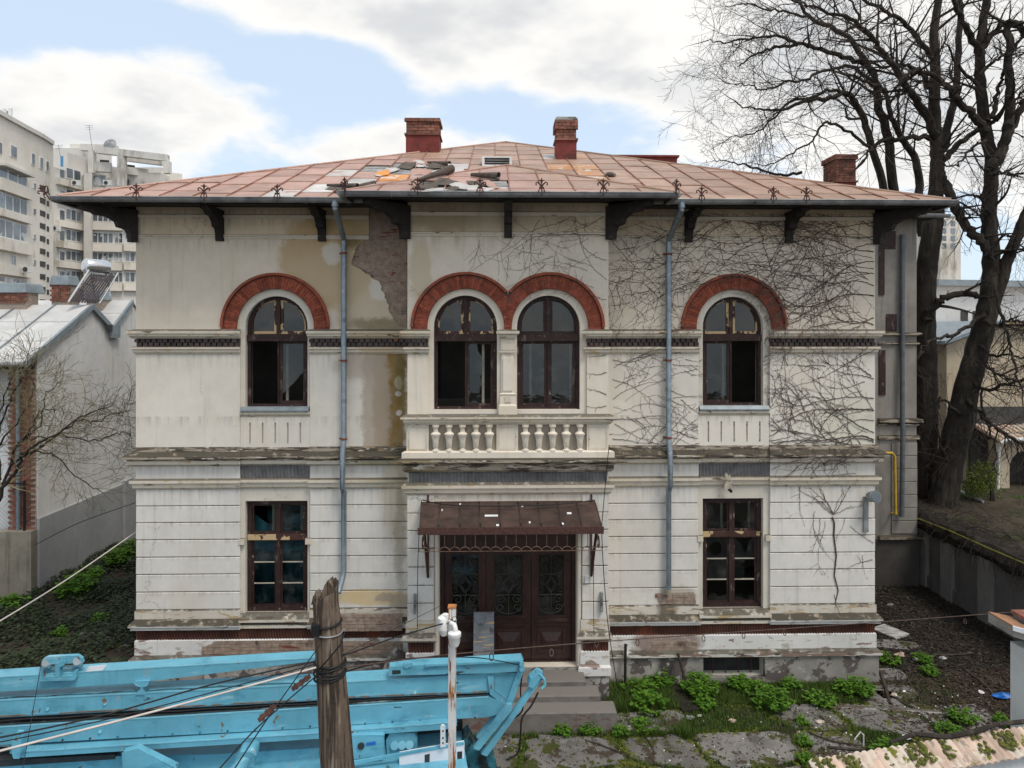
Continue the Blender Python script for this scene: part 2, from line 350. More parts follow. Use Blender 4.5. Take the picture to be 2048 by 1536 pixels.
mx1 = t_.n('ShaderNodeMixShader', {0: t_.m('MULTIPLY', fr, .9, clamp=True), 1: tr, 2: gl}).outputs[0]
du = t_.m('MULTIPLY', t_.step(t_.noise(t_.pos, 2.4, 6, .65), .46, .72), .11)
mx2 = t_.n('ShaderNodeMixShader', {0: du, 1: mx1, 2: dst}).outputs[0]
t_.L.new(mx2, [n for n in t_.t.nodes if n.type == 'OUTPUT_MATERIAL'][0].inputs[0]); M['glass'] = m_
M['concrete'] = simple('worn_concrete', (.29, .275, .25), .9, .22, 2.2, .5, 30, layers=[((.17, .16, .145), 1.6, .54, .7), ((.38, .36, .33), 6, .62, .72)])
M['step'] = simple('worn_step_stone', (.165, .15, .135), .9, .2, 3, .5, 30, layers=[((.16, .085, .07), (5, 5, 9), .585, .62), ((.13, .12, .105), 2.5, .58, .7)], top=(.18, .165, .148))
M['slab'] = simple('mossy_slab', (.165, .155, .145), .92, .2, 2, .6, 26, rnd=.15, layers=[((.10, .095, .085), 1.9, .50, .66), ((.29, .28, .265), 7, .60, .72), ((.05, .058, .014), 2.6, .54, .58), ((.055, .042, .03), 3.4, .55, .62), ((.06, .055, .05), (16, 16, 16), .64, .68)])
M['soil'] = simple('leaf_strewn_soil', (.045, .034, .025), .95, .35, 3, .9, 22, layers=[((.05, .040, .03), 1.2, .5, .65), ((.085, .062, .042), 12, .58, .68), ((.06, .075, .02), .9, .60, .68)], dist=.04)
M['soil_and_shade'] = simple('dark_soil_and_shade', (.025, .021, .016), .95, .35, 3, .9, 22, dist=.04)  # dark earth; also colours the painted shade of the side passage
M['terrace'] = simple('terrace_earth', (.055, .044, .028), .95, .3, 2, .8, 20, layers=[((.04, .05, .016), .8, .54, .66)], dist=.03)
def leafmat(name, c, c2, trans=.3, rnd=.3):
    m, t = newmat(name); oi = t.n('ShaderNodeNewGeometry').outputs['Random Per Island']
    cc = t.mix(oi, c, c2); t.L.new(cc, t.b.inputs['Base Color']); t.b.inputs['Roughness'].default_value = .55
    t.b.inputs['Specular IOR Level'].default_value = .3
    tl = t.n('ShaderNodeBsdfTranslucent', {'Color': cc}).outputs[0]
    mx = t.n('ShaderNodeMixShader', {0: trans, 1: t.b.outputs[0], 2: tl}).outputs[0]
    t.L.new(mx, [n for n in t.t.nodes if n.type == 'OUTPUT_MATERIAL'][0].inputs[0]); return m
M['weed'] = leafmat('fresh_weed_leaf', (.055, .145, .012), (.14, .28, .028))
M['grass'] = leafmat('short_grass', (.035, .08, .01), (.11, .165, .03))
M['moss'] = leafmat('cushion_moss', (.05, .06, .008), (.115, .12, .018), 0)
M['ivy'] = leafmat('ground_ivy', (.012, .022, .009), (.042, .058, .022), .1)
M['litter'] = leafmat('dead_leaves', (.018, .012, .009), (.085, .055, .033), .1)
M['juniper'] = leafmat('juniper_green', (.06, .09, .015), (.16, .19, .03), .2)
M['bark'] = simple('dark_lime_bark', (.032, .026, .021), .95, .35, 3, .9, 1, layers=[((.065, .055, .042), (9, 9, 1.2), .52, .66), ((.02, .016, .013), (12, 12, 1.4), .55, .66)], dist=.05)
M['twig'] = simple('bare_twig', (.040, .031, .026), .9, .3, 5, 0)
M['limb'] = simple('grey_brown_limb', (.050, .040, .032), .95, .35, 5, .5, 18, layers=[((.10, .088, .07), (5, 5, 2), .54, .68)])
M['twig_bud'] = simple('budding_twig', (.19, .165, .095), .9, .3, 5, 0)
M['vine'] = simple('dry_vine_stem', (.10, .070, .058), .95, .35, 6, 0)
def bluemat():
    return simple('sky_blue_crane_paint', (.125, .375, .495), .38, .15, 1.6, .25, 5, spec=.45, streak=.22, dist=.03, layers=[((.08, .27, .37), (2.2, 2.2, 5), .52, .70), ((.22, .47, .57), (1.4, 1.4, 7), .58, .72), ((.24, .33, .37), (14, 14, 2.5), .63, .70), ((.05, .06, .065), (2.5, 2.5, 10), .66, .72), ((.17, .12, .09), (7, 7, 5), .67, .70)])
M['blue'] = bluemat()
M['teal_dark'] = simple('oily_teal', (.03, .14, .18), .5, .3, 4, .2, 30, layers=[((.02, .025, .028), 5, .5, .6)])
M['grime'] = simple('black_grease', (.03, .035, .038), .6, .3, 5, .2, 30)
M['white_paint'] = simple('white_enamel', (.68, .70, .74), .45, .1, 3, .08, 40, layers=[((.30, .17, .08), 5, .70, .73)])
M['white_plastic'] = simple('white_plastic', (.72, .72, .71), .4, .06, 5, 0)
M['rusty_white'] = simple('rust_streaked_white_post', (.60, .60, .60), .6, .12, 4, .15, 40, layers=[((.34, .15, .05), (26, 26, 2.2), .50, .55), ((.16, .07, .03), (30, 30, 3.4), .58, .63)])
M['rust'] = simple('orange_rust', (.42, .17, .06), .9, .3, 12, .3, 60)
M['pole'] = simple('weathered_pole_wood', (.135, .10, .074), .92, .3, 2, .9, 3, layers=[((.045, .033, .025), (24, 24, .8), .48, .56), ((.25, .205, .16), (16, 16, .7), .58, .70)], dist=.03)
M['black'] = simple('black_cable', (.012, .012, .013), .6, .2, 5, 0)
M['wire_brown'] = simple('rusty_wire', (.09, .06, .05), .8, .3, 9, 0)
M['cable_white'] = simple('white_cable', (.55, .50, .46), .6, .1, 5, 0)
M['tile'] = simple('faded_clay_tile', (.50, .37, .29), .85, .2, 3, .3, 50, rnd=.2, layers=[((.56, .49, .41), 4, .46, .62), ((.30, .26, .21), 9, .6, .68), ((.14, .15, .02), 4.2, .57, .62)])
M['whitewall'] = stucco('white_garden_wall', (.62, .64, .65), grime=.3)
M['gable'] = stucco('grey_rendered_gable', (.66, .65, .63), var=.12, grime=.5, dirt_c=(.27, .26, .24))
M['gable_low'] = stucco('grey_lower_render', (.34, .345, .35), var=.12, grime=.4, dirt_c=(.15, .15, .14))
M['fencewall'] = stucco('mouldy_fence_wall', (.26, .235, .19), var=.3, grime=.7, dirt_c=(.06, .052, .042))
M['pier_grey'] = stucco('grey_wall_pier', (.19, .187, .18), var=.2, grime=.5, dirt_c=(.06, .058, .052))  # grey, a little lighter than the wall between the piers
M['retain'] = stucco('dark_retaining_wall', (.125, .12, .117), var=.2, grime=.6, dirt_c=(.03, .029, .026))  # dark base colour with darker streaks
M['beige'] = stucco('beige_render', (.50, .42, .31), var=.12, grime=.35, dirt_c=(.28, .23, .17))
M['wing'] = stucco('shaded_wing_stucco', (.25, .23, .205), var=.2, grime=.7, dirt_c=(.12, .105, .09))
M['zincroof'] = simple('pale_zinc_roof', (.52, .515, .50), .55, .1, 1.4, .1, 20, metal=.1, rnd=.08, layers=[((.40, .39, .37), (1.2, 2, 2), .55, .7)])
M['zincedge'] = simple('zinc_edge', (.25, .29, .31), .45, .15, 4, .1, 40, metal=.4)
M['panel_c'] = simple('apartment_concrete', (.70, .655, .58), .9, .12, .12, .2, 2, streak=.35, layers=[((.40, .36, .29), (.35, .35, .12), .55, .7)], dist=.1)
M['panel_c2'] = simple('apartment_concrete_grey', (.62, .595, .55), .9, .14, .12, .2, 2, streak=.4, layers=[((.30, .28, .25), (.35, .35, .12), .55, .7)], dist=.1)
M['far_frame'] = simple('far_window_frame', (.66, .66, .65), .6, .1, 1, 0)
M['far_glass'] = simple('far_window_glass', (.13, .15, .17), .12, .5, .35, 0, rnd=.5, spec=.6, layers=[((.42, .44, .46), .5, .58, .62)])
M['far_dark'] = simple('far_dark_opening', (.07, .068, .065), .9, .3, 1, 0)
M['chrome'] = simple('polished_tank', (.62, .63, .64), .22, .05, 2, 0, metal=.85)
M['tubes'] = simple('solar_tube', (.07, .06, .065), .3, .2, 3, 0)
M['yellow'] = simple('yellow_gas_pipe', (.52, .33, .03), .5, .15, 6, .1, 40)
M['bluebag'] = simple('blue_plastic', (.02, .13, .45), .4, .2, 8, .2, 30)
M['ochrewood'] = simple('board_with_flaked_paint', (.16, .175, .19), .75, .2, 5, .3, 40, layers=[((.40, .29, .17), (1.5, 1.5, 16), .58, .61), ((.08, .085, .09), 4, .58, .7)])
# ================================================================== ground
g_ = MB(); g_.add([(-400, -60, 0), (400, -60, 0), (400, 900, 0), (-400, 900, 0)], [(0, 1, 2, 3)])
ground = tag(g_.build('ground', M['soil']), kind='structure')

# ================================================================== the old house
BY = -.6                                    # front plane of the projecting central bay
XL, XR = wx(272), wx(1750)
BXL, BXR = wx(815, BY), wx(1217, BY)
HC = (XL + XR) / 2
house = thing('old_house', (HC, 6.0, 0), 'derelict two storey white stucco house with brick arched windows and pink tin roof', 'house')
ZEAVE_T = P(1000, 399, -.93).z; ZEAVE_B = P(1000, 410, -.93).z
ZTOP = ZEAVE_B + .16
def z0(py): return wz(py, 0, 370)           # heights read on the left wing
def zb(py): return wz(py, BY, 1016)         # heights read on the bay

def arcpts(cx, cz, r, a0, a1, n): return [(cx + r * math.cos(a0 + (a1 - a0) * i / n), cz + r * math.sin(a0 + (a1 - a0) * i / n)) for i in range(n + 1)]
def archloop(cx, cz, r, zbot, n=20): return [(cx + r, zbot)] + arcpts(cx, cz, r, 0, math.pi, n) + [(cx - r, zbot)]
def rect(x0, x1, za, zb_): return [(x0, za), (x1, za), (x1, zb_), (x0, zb_)]
def mould(name, mat, x0, x1, prof, Y, r0=0, r1=0, parent=None):
    """profile [(projection, z)...] from top to bottom run along X; r0/r1 = 1 mitres the end outwards"""
    mb = MB(); n = len(prof)
    a = [(x0 - r0 * p, Y - p, z) for p, z in prof] + [(x0, Y + .06, prof[-1][1]), (x0, Y + .06, prof[0][1])]
    b = [(x1 + r1 * p, Y - p, z) for p, z in prof] + [(x1, Y + .06, prof[-1][1]), (x1, Y + .06, prof[0][1])]
    k = n + 2
    fs = [tuple(range(k)), tuple(reversed(range(k, 2 * k)))] + [(i, i + k, (i + 1) % k + k, (i + 1) % k) for i in range(k)]
    mb.add(a + b, [tuple(reversed(f)) for f in fs])
    return mb.build(name, mat, parent or house)

def clip_poly(poly, lines):
    """keep the part of a polygon where a*x + b*y <= c for every (a, b, c)"""
    for a, b, c in lines:
        out = []
        for i in range(len(poly)):
            p, q = poly[i], poly[(i + 1) % len(poly)]
            dp, dq = a*p[0] + b*p[1] - c, a*q[0] + b*q[1] - c
            if dp <= 0: out.append(p)
            if (dp < 0) != (dq < 0) and abs(dp - dq) > 1e-9:
                t = dp / (dp - dq); out.append((p[0] + (q[0]-p[0])*t, p[1] + (q[1]-p[1])*t))
        poly = out
        if len(poly) < 3: return []
    return poly
# --- window geometry
ZC0 = z0(654); RW = .615
WINS = [dict(cx=P(551.5, 660, 0).x, s0=wx(480), s1=wx(620)), dict(cx=P(1467.5, 660, 0).x, s0=wx(1397), s1=wx(1540))]
for wn in WINS: wn['low'] = (wn['cx'] - .615, wn['cx'] + .615, z0(1230), z0(1004))
Z_SILL_U = z0(815)
basement_holes = {1: (wx(1405), wx(1528), z0(1372) , z0(1328) + .02)}
# core walls of the two wings
for i, (xa, xb) in enumerate(((XL, BXL + .25), (BXR - .25, XR))):
    wn = WINS[i]
    holes = [archloop(wn['cx'], ZC0, RW, Z_SILL_U), rect(*wn['low'])]
    if i in basement_holes: holes.append(rect(wx(1405), wx(1528), .12, .55))
    c = MB().plate(rect(xa, xb, -.3, ZTOP), holes, .05, .45).build('wall', M['stucco_core'], house)
# body of the house behind: side, back and party walls, floors
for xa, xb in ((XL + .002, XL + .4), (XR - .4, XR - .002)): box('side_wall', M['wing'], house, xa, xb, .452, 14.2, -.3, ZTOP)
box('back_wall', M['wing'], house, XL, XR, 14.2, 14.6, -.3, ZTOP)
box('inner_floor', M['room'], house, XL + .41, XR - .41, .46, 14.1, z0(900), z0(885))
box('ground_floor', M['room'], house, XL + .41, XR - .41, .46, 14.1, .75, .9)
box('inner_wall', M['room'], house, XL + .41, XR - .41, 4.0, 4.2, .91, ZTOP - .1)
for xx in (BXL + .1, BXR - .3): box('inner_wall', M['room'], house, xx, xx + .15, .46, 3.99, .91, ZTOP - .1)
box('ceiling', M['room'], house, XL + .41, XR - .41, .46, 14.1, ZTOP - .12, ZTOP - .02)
# bay walls
CXA, CXB = P(931.6, 660, BY).x, P(1100, 660, BY).x
RBW = (wx(994, BY) - wx(867, BY)) / 2; ZCB = zb(654)
CWA, CWB = (wx(867, BY) + wx(994, BY)) / 2, (wx(1032.6, BY) + wx(1162, BY)) / 2
DX0, DX1, DZ0, DZ1 = wx(878, BY), wx(1154, BY), zb(1336), zb(1068)
MB().plate(rect(BXL, BXR, -.3, ZTOP), [archloop(CWA, ZCB, RBW, zb(820)), archloop(CWB, ZCB, RBW, zb(820)), rect(DX0, DX1, DZ0, zb(1046))], BY + .05, BY + .40).build('bay_wall', M['stucco_bay'], house)
for xa in (BXL + .001, BXR - .3): box('bay_side_wall', M['stucco_bay'], house, xa, xa + .299, BY + .41, .049, -.3, ZTOP)

# --- stucco facing plates, upper zone with the arch cut out
def arch_plate(name, mat, x0, x1, zbot, ztop, arcs, Y, right=None):
    out = [((right[0][0] if right else x1), ztop), (x0, ztop), (x0, zbot)]
    for cx, cz, r in arcs: out += [(cx - r, zbot)] + list(reversed(arcpts(cx, cz, r, 0, math.pi, 26))) + [(cx + r, zbot)]
    out += (list(reversed(right)) if right else [(x1, zbot)])
    return MB().plate(out, [], Y, Y + .06).build(name, mat, house)
RBI = .755                                  # inner radius of the brick arches
XBL, XBR = BXL + .02, BXR - .02
def rag(pts, step=.05, j=.018):
    out = []
    for (xa, za), (xb_, zb2) in zip(pts, pts[1:]):
        n = max(1, int(math.hypot(xb_ - xa, zb2 - za) / step))
        for i in range(n): out.append((xa + (xb_ - xa) * i / n + random.uniform(-j, j), za + (zb2 - za) * i / n + random.uniform(-j, j) * .5))
    return out + [pts[-1]]
BROKEN = rag([W(x, y, 0) for x, y in ((736, 474.2), (730, 480), (718, 490), (706, 510), (703, 528), (722, 540), (740, 553), (757, 562), (766, 585), (775, 605), (781, 628), (792, 642), (800, 652))]) + [(XBL - .05, z0(659)), (XBL - .05, z0(660))]
BROKEN[0] = (BROKEN[0][0], z0(474))
arch_plate('upper_facing', M['stucco_up'], XL, XBL, z0(660), z0(474), [(WINS[0]['cx'], ZC0, RBI)], 0, BROKEN)
arch_plate('upper_facing', M['stucco_up'], XBR, XR, z0(660), z0(474), [(WINS[1]['cx'], ZC0, RBI)], 0)
RBB = (wx(1008, BY) - wx(855, BY)) / 2
arch_plate('upper_facing', M['stucco_bay'], BXL, BXR, zb(660), zb(468), [(CXA, ZCB, RBB), (CXB, ZCB, RBB)], BY)
for x0_, x1_, Y, f, e0, e1 in ((XL, wx(738), 0, z0, 1, 0), (XBR, XR, 0, z0, 0, 1), (BXL, BXR, BY, zb, 1, 1)):
    d = 0 if Y == 0 else -5
    mould('frieze_moulding', M['trim'], x0_, x1_, [(.012, f(469 + d)), (.035, f(470 + d)), (.035, f(473 + d)), (.018, f(474 + d)), (.018, f(478 + d))], Y, e0, e1)
    MB().box(x0_ + .002, x1_ - .002, Y + .004, Y + .06, f(469.5 + d), f(436 + d)).build('frieze_panel', M['stucco_frieze'], house)
    mould('frieze_moulding', M['trim'], x0_, x1_, [(.0, f(428 + d)), (.05, f(430 + d)), (.05, f(433 + d)), (.02, f(437 + d))], Y, e0, e1)
    MB().box(x0_ + .002, x1_ - .002, Y + .004, Y + .06, f(428.5 + d), ZTOP).build('frieze_panel', M['stucco_frieze'], house)

# --- impost cornice with dentil frieze
dent = MB().box(-.042, .042, -.04, .03, -.033, .033).mesh('dentil', M['dentil'])
def impost(x0, x1, Y, f, r0, r1):
    mould('impost_cornice', M['trim'], x0, x1, [(.03, f(658.5)), (.13, f(662)), (.13, f(667)), (.10, f(668)), (.10, f(672)), (.05, f(677))], Y, r0, r1)
    box('dentil_band', M['mortar_dark'], house, x0 + .006, x1 - .006, Y + .012, Y + .06, f(694), f(676.5))
    n = max(2, round((x1 - x0) / .113))
    for row in range(2):
        z = f(681.2 + 7.6 * row)
        for k in range(n):
            x = x0 + (k + .5 * row + .27) * (x1 - x0 - .02) / n
            if x > x1 - .04: continue
            o = link('dentil', dent, house, Matrix.Translation((x, Y + random.uniform(-.008, .008), z)) @ Matrix.Scale(random.uniform(.88, 1.02), 4, (1, 0, 0)))
    mould('impost_moulding', M['trim'], x0, x1, [(.03, f(693)), (.075, f(694.5)), (.075, f(698)), (.045, f(699)), (.045, f(704)), (.015, f(708))], Y, r0, r1)
PIL = [(XL, WINS[0]['s0'], 1, .35), (WINS[0]['s1'], XBL, .35, 0), (XBR, WINS[1]['s0'], 0, .35), (WINS[1]['s1'], XR, .35, 1)]
for x0_, x1_, r0, r1 in PIL: impost(x0_, x1_, 0, z0, r0, r1)
BP = [(BXL, wx(857, BY)), (wx(1174, BY), BXR)]
for x0_, x1_ in BP: impost(x0_, x1_, BY, zb, 1, .4)
# --- plain panels of the upper floor
for x0_, x1_, r0, r1 in PIL:
    MB().box(x0_, x1_, 0, .06, z0(897), z0(706)).build('wall_panel', M['stucco_mid'], house)
for x0_, x1_ in BP: MB().box(x0_, x1_, BY, BY + .06, zb(834), zb(706)).build('pilaster_shaft', M['stucco_bay'], house)
# --- column between the twin windows
cxm = wx(1015.5, BY); cw = .12
col_ = MB().box(cxm - cw, cxm + cw, BY - .02, BY + .08, zb(788), zb(704)).box(cxm - cw + .03, cxm + cw - .03, BY - .045, BY - .018, zb(781), zb(715)).build('window_column', M['stucco_bay'], house)
mould('column_capital', M['trim'], cxm - cw, cxm + cw, [(.03, zb(659)), (.10, zb(662)), (.10, zb(667)), (.06, zb(670)), (.04, zb(676)), (.012, zb(679)), (.012, zb(700)), (.035, zb(701)), (.035, zb(705))], BY - .02, 1, 1)
mould('column_pedestal', M['stucco_bay'], cxm - cw, cxm + cw, [(.02, zb(786)), (.045, zb(788)), (.03, zb(790)), (.03, zb(808)), (.055, zb(811)), (.055, zb(834))], BY - .02, 1, 1)
box('pedestal_rosette', M['trim'], house, cxm - .06, cxm + .06, BY - .065, BY - .045, zb(804), zb(793))

# --- brick arches: every brick its own piece
LB = .25
def brickmesh(name, r0, r1, n, th, mat):
    da = math.pi / n * .46; mb = MB()
    q = [(r0 * math.sin(-da), r0 * math.cos(da)), (r0 * math.sin(da), r0 * math.cos(da)), (r1 * math.sin(da), r1 * math.cos(da)), (r1 * math.sin(-da), r1 * math.cos(da))]
    mb.plate(q, [], -th, .03); return mb.mesh(name, mat)
def brick_arch(cx, cz, r0, Y, n, xcut=None):
    NB = n; me = brickmesh('brick', r0 + .006, r0 + LB, NB, .03, M['brick'])
    base_out = [p for p in arcpts(cx, cz, r0 + LB + .060, 0, math.pi, 40)]; base_in = list(reversed(arcpts(cx, cz, r0, 0, math.pi, 40)))
    if xcut:
        cl = lambda p: (min(p[0], xcut[1]) if xcut[1] else max(p[0], xcut[0]), p[1])
        base_out = [cl(p) for p in base_out]; base_in = [cl(p) for p in base_in]
    arch = MB().plate(base_out + base_in, [], Y - .012, Y + .02).build('brick_arch', M['mortar_dark'], house)
    for k in range(NB):
        a = -math.pi / 2 + math.pi * (k + .5) / NB
        x = cx + math.sin(a) * (r0 + LB)
        if xcut and (xcut[1] and x > xcut[1] - .06 or xcut[0] and x < xcut[0] + .06):
            da = math.pi / NB * .46; q = [(cx + r_ * math.sin(a + s_), cz + r_ * math.cos(a + s_)) for r_, s_ in ((r0 + .006, -da), (r0 + .006, da), (r0 + LB, da), (r0 + LB, -da))]
            q = clip_poly(q, [(1, 0, xcut[1] - .003)] if xcut[1] else [(-1, 0, -xcut[0] - .003)])
            if len(q) > 2: MB().plate(q, [], Y - .03 + random.uniform(-.004, .005), Y + .01).build('brick', M['brick'], arch)
            continue
        o = link('brick', me, arch, Matrix.Translation((cx, Y + random.uniform(-.004, .005), cz)) @ Matrix.Rotation(a, 4, 'Y'))
    # projecting outer rim of headers, cut at the valley between twin arches
    ro, ri = r0 + LB + .068, r0 + LB + .018
    po = arcpts(cx, cz, ro, 0, math.pi, 44); pi_ = arcpts(cx, cz, ri, 0, math.pi, 44)
    if xcut:
        ok = [i for i in range(45) if not (xcut[1] and po[i][0] > xcut[1] or xcut[0] and po[i][0] < xcut[0])]
        po = [po[i] for i in ok]; pi_ = [pi_[i] for i in ok]
    MB().plate(po + list(reversed(pi_)), [], Y - .075, Y + .02).build('arch_rim', M['rim'], arch)
    # short straight feet of brick down to the cornice
    for sgn in (-1, 1):
        xa = cx + sgn * (r0 + .003); xb_ = cx + sgn * (r0 + LB + .058)
        if xcut and (xcut[1] and sgn > 0 or xcut[0] and sgn < 0): xb_ = xcut[1] or xcut[0]
        MB().box(min(xa, xb_), max(xa, xb_), Y - .028, Y + .02, cz - .058, cz - .002).build('brick', M['brick'], arch)
for wn in WINS: brick_arch(wn['cx'], ZC0, RBI, 0, 46)
xm = (CXA + CXB) / 2
brick_arch(CXA, ZCB, RBB, BY, 46, (None, xm)); brick_arch(CXB, ZCB, RBB, BY, 46, (xm, None))

# --- windows
def sash(parent, outer, inner, y0, y1, mat, broken=None, glass=True, gy=None):
    s = MB().plate(outer, [inner], y0, y1).build('sash', mat, parent)
    if glass:
        gy = gy or (y0 + y1) / 2
        pn = inner if broken is None else broken
        MB().plate(pn, [], gy, gy + .004).build('pane', M['glass'], parent)
def inset(loop, d):
    """shrink a convex loop towards its centroid by about d"""
    cx = sum(p[0] for p in loop) / len(loop); cz = sum(p[1] for p in loop) / len(loop)
    w_ = (max(p[0] for p in loop) - min(p[0] for p in loop)) / 2; h_ = (max(p[1] for p in loop) - min(p[1] for p in loop)) / 2
    return [(cx + (p[0] - cx) * (1 - d / w_), cz + (p[1] - cz) * (1 - d / h_)) for p in loop]
def ragged(x0, x1, za, zb_, side, depth, n=9):
    """what is left of a broken pane: glass along one side with a ragged edge"""
    pts = []
    if side in 'lr':
        for i in range(n + 1):
            z = za + (zb_ - za) * i / n; k = depth * random.uniform(.5, 1.1) * (x1 - x0)
            pts.append(((x0 + k) if side == 'l' else (x1 - k), z))
        return ([(x0, zb_), (x0, za)] if side == 'l' else [(x1, zb_), (x1, za)]) + pts if side == 'l' else [(x1, za), (x1, zb_)] + list(reversed(pts))
    for i in range(n + 1):
        x = x0 + (x1 - x0) * i / n; pts.append((x, za + (zb_ - za) * depth * random.uniform(.5, 1.1)))
    return [(x1, za)] + list(reversed(pts)) + [(x0, za)]
def qarc(cx, cz, r, sgn, zbot, m):
    """quarter light of the fanlight on one side of the mullion (m = half its width)"""
    a0 = math.asin(m / r); pts = []
    for i in range(13):
        a = a0 + (math.pi / 2 - a0) * i / 12
        pts.append((cx + sgn * r * math.sin(a), cz + r * math.cos(a)))
    pts = pts + [(cx + sgn * r, zbot), (cx + sgn * m, zbot)]
    return pts if sgn < 0 else list(reversed(pts))
def arched_window(cx, cz, r, zsill, ztr0, ztr1, Y, m_up, m_low, low):
    yf = Y + .16; ft = .065
    inn = r - ft; mu = .035
    ups = [qarc(cx, cz, inn, s, ztr1, mu) for s in (-1, 1)]
    los = [rect(cx - inn, cx - .012, zsill + .05, ztr0), rect(cx + .012, cx + inn, zsill + .05, ztr0)]
    outer = archloop(cx, cz, r - .003, zsill + .003, 28)
    f = MB().plate(outer, ups + los, yf, yf + .10).build('window', M['wood'], house)
    for u in ups: sash(f, inset(u, .002), inset(u, .045), yf + .03, yf + .075, m_up)
    box('transom', M['wood'], f, cx - r + .01, cx + r - .01, yf - .055, yf - .001, ztr0 - .005, ztr1 - .02)
    for i, lo in enumerate(los):
        x0, x1 = lo[0][0], lo[1][0]; za, zb_ = lo[0][1], lo[2][1]
        kind = low[i]
        if kind == 'open': continue
        br = None
        ins = inset(lo, .06); a0, a1, b0, b1 = ins[0][0], ins[1][0], ins[0][1], ins[2][1]
        if kind == 'low_gone':
            k = .38
            br = [(a0, b1), (a0, b0 + (b1-b0)*.12)] + [(a0 + (a1-a0)*q, b0 + (b1-b0)*(.12 + k*q + random.uniform(-.02, .02))) for q in (.25, .5, .72, .85, 1.0)] + [(a1, b1)]
        elif kind == 'side_gone': br = ragged(a0, a1, b0, b1, 'l', .62)
        sash(f, inset(lo, .002), ins, yf + .03, yf + .07, m_low, br)
        if kind in ('low_gone', 'pole', 'side_gone', 'full'):   # the inner casement standing behind
            xx = {'low_gone': a0 + .02, 'pole': a0 + .30 * (a1-a0), 'side_gone': a0 + .58 * (a1-a0), 'full': a1 - .05}[kind]
            box('inner_casement', M['wood_pale'], f, xx, xx + .05, yf + .2, yf + .24, zsill + .06, ztr0 - .02)
    return f
zt0, zt1 = z0(682), z0(668)
arched_window(WINS[0]['cx'], ZC0, RW, Z_SILL_U, zt0, zt1, 0, M['wood_bare'], M['wood'], ('open', 'low_gone'))
arched_window(WINS[1]['cx'], ZC0, RW, Z_SILL_U, zt0, zt1, 0, M['wood_bare'], M['wood'], ('full', 'open'))
arched_window(CWA, ZCB, RBW, zb(820), zb(682), zb(668), BY, M['wood_bare'], M['wood'], ('open', 'side_gone'))
arched_window(CWB, ZCB, RBW, zb(820), zb(682), zb(668), BY, M['wood'], M['wood'], ('pole', 'full'))
def cross_window(wn, i):
    x0, x1, za, zb_ = wn['low']; cx = wn['cx']; yf = .15; Yt0, Yt1 = z0(1085), z0(1073)
    holes = []
    for s in (-1, 1):
        xa, xb_ = (x0 + .09, cx - .045) if s < 0 else (cx + .045, x1 - .09)
        holes.append(rect(xa, xb_, Yt1, zb_ - .09)); holes.append(rect(xa, xb_, za + .09, Yt0))
    f = MB().plate(rect(x0 + .003, x1 - .003, za + .003, zb_ - .003), holes, yf, yf + .11).build('window', M['wood'], house)
    box('transom', M['wood_bare'], f, x0 + .02, x1 - .02, yf - .04, yf - .001, Yt0 + .005, Yt1 - .01)
    for k, h in enumerate(holes):
        a0, a1, b0, b1 = h[0][0], h[1][0], h[0][1], h[2][1]; up = b0 > Yt0
        ins = rect(a0 + .035, a1 - .035, b0 + .035, b1 - .035)
        MB().plate(inset(h, .002), [ins], yf + .03, yf + .075).build('sash', M['wood'], f)
        a0 += .035; a1 -= .035; b0 += .035; b1 -= .035
        rows = 1 if up else 3
        for q in range(1, rows): box('glazing_bar', M['wood_pale'], f, a0, a1, yf + .035, yf + .06, b0 + (b1-b0)*q/3 - .011, b0 + (b1-b0)*q/3 + .011)
        for q in range(rows):
            c0 = b0 + (b1-b0)*q/rows + .012; c1 = b0 + (b1-b0)*(q+1)/rows - .012
            pn = rect(a0, a1, c0, c1); hole = []
            if i == 1 and not up:
                if (k, q) == (1, 2): hole = [[(a0 + (a1-a0)*.45 + .15*random.uniform(.8, 1.1)*math.cos(t), (c0+c1)/2 + .15*random.uniform(.8, 1.1)*math.sin(t)) for t in [j*.5236 for j in range(12)]]]
                elif (k, q) == (3, 2): pn = [(a0, c0), (a1, c0), (a1, c1), (a1 - .1, c1 - .05), (a1 - .16, c0 + .15), (a0 + .2, c0 + .12), (a0 + .12, c1 - .1), (a0, c1)]
                elif q == 0: pn = ragged(a0, a1, c0, c1, 'b', .3)
                elif (k, q) == (3, 1): pn = ragged(a0, a1, c0, c1, 'l', .6)
            if i == 0 and k == 0: pn = ragged(a0, a1, c0, c1, 'r', .42)
            MB().plate(pn, hole, yf + .045, yf + .049).build('pane', M['glass'], f)
        if up:
            xx = a0 + .30 if k == 0 or k == 2 else a1 - .12
            box('inner_casement', M['wood_pale'], f, a1 - .09, a1 - .04, yf + .16, yf + .2, b0 - .02, b1 + .03)
    return f
wl = cross_window(WINS[0], 0); wr_ = cross_window(WINS[1], 1)
# sheet hung behind the left ground-floor window
x0, x1, za, zb_ = WINS[0]['low']; mb = MB(); nx, nz = 26, 14; vs_ = []
for j in range(nz + 1):
    for i in range(nx + 1):
        u, v = i / nx, j / nz
        vs_.append((x0 + .02 + (x1 - x0 - .04) * u, .40 + .03 * math.sin(u * 17 + 2 * v) + .02 * math.sin(9 * v + u * 5), za + (zb_ - za) * (.02 + .82 * v - .10 * (math.sin(u * 4.2) ** 2) * v)))
mb.add(vs_, [(j*(nx+1)+i, j*(nx+1)+i+1, (j+1)*(nx+1)+i+1, (j+1)*(nx+1)+i) for j in range(nz) for i in range(nx)])
tag(mb.build('tarpaulin', M['tarp'], None, True), 'teal plastic sheet hung behind the left ground floor window', 'tarpaulin')
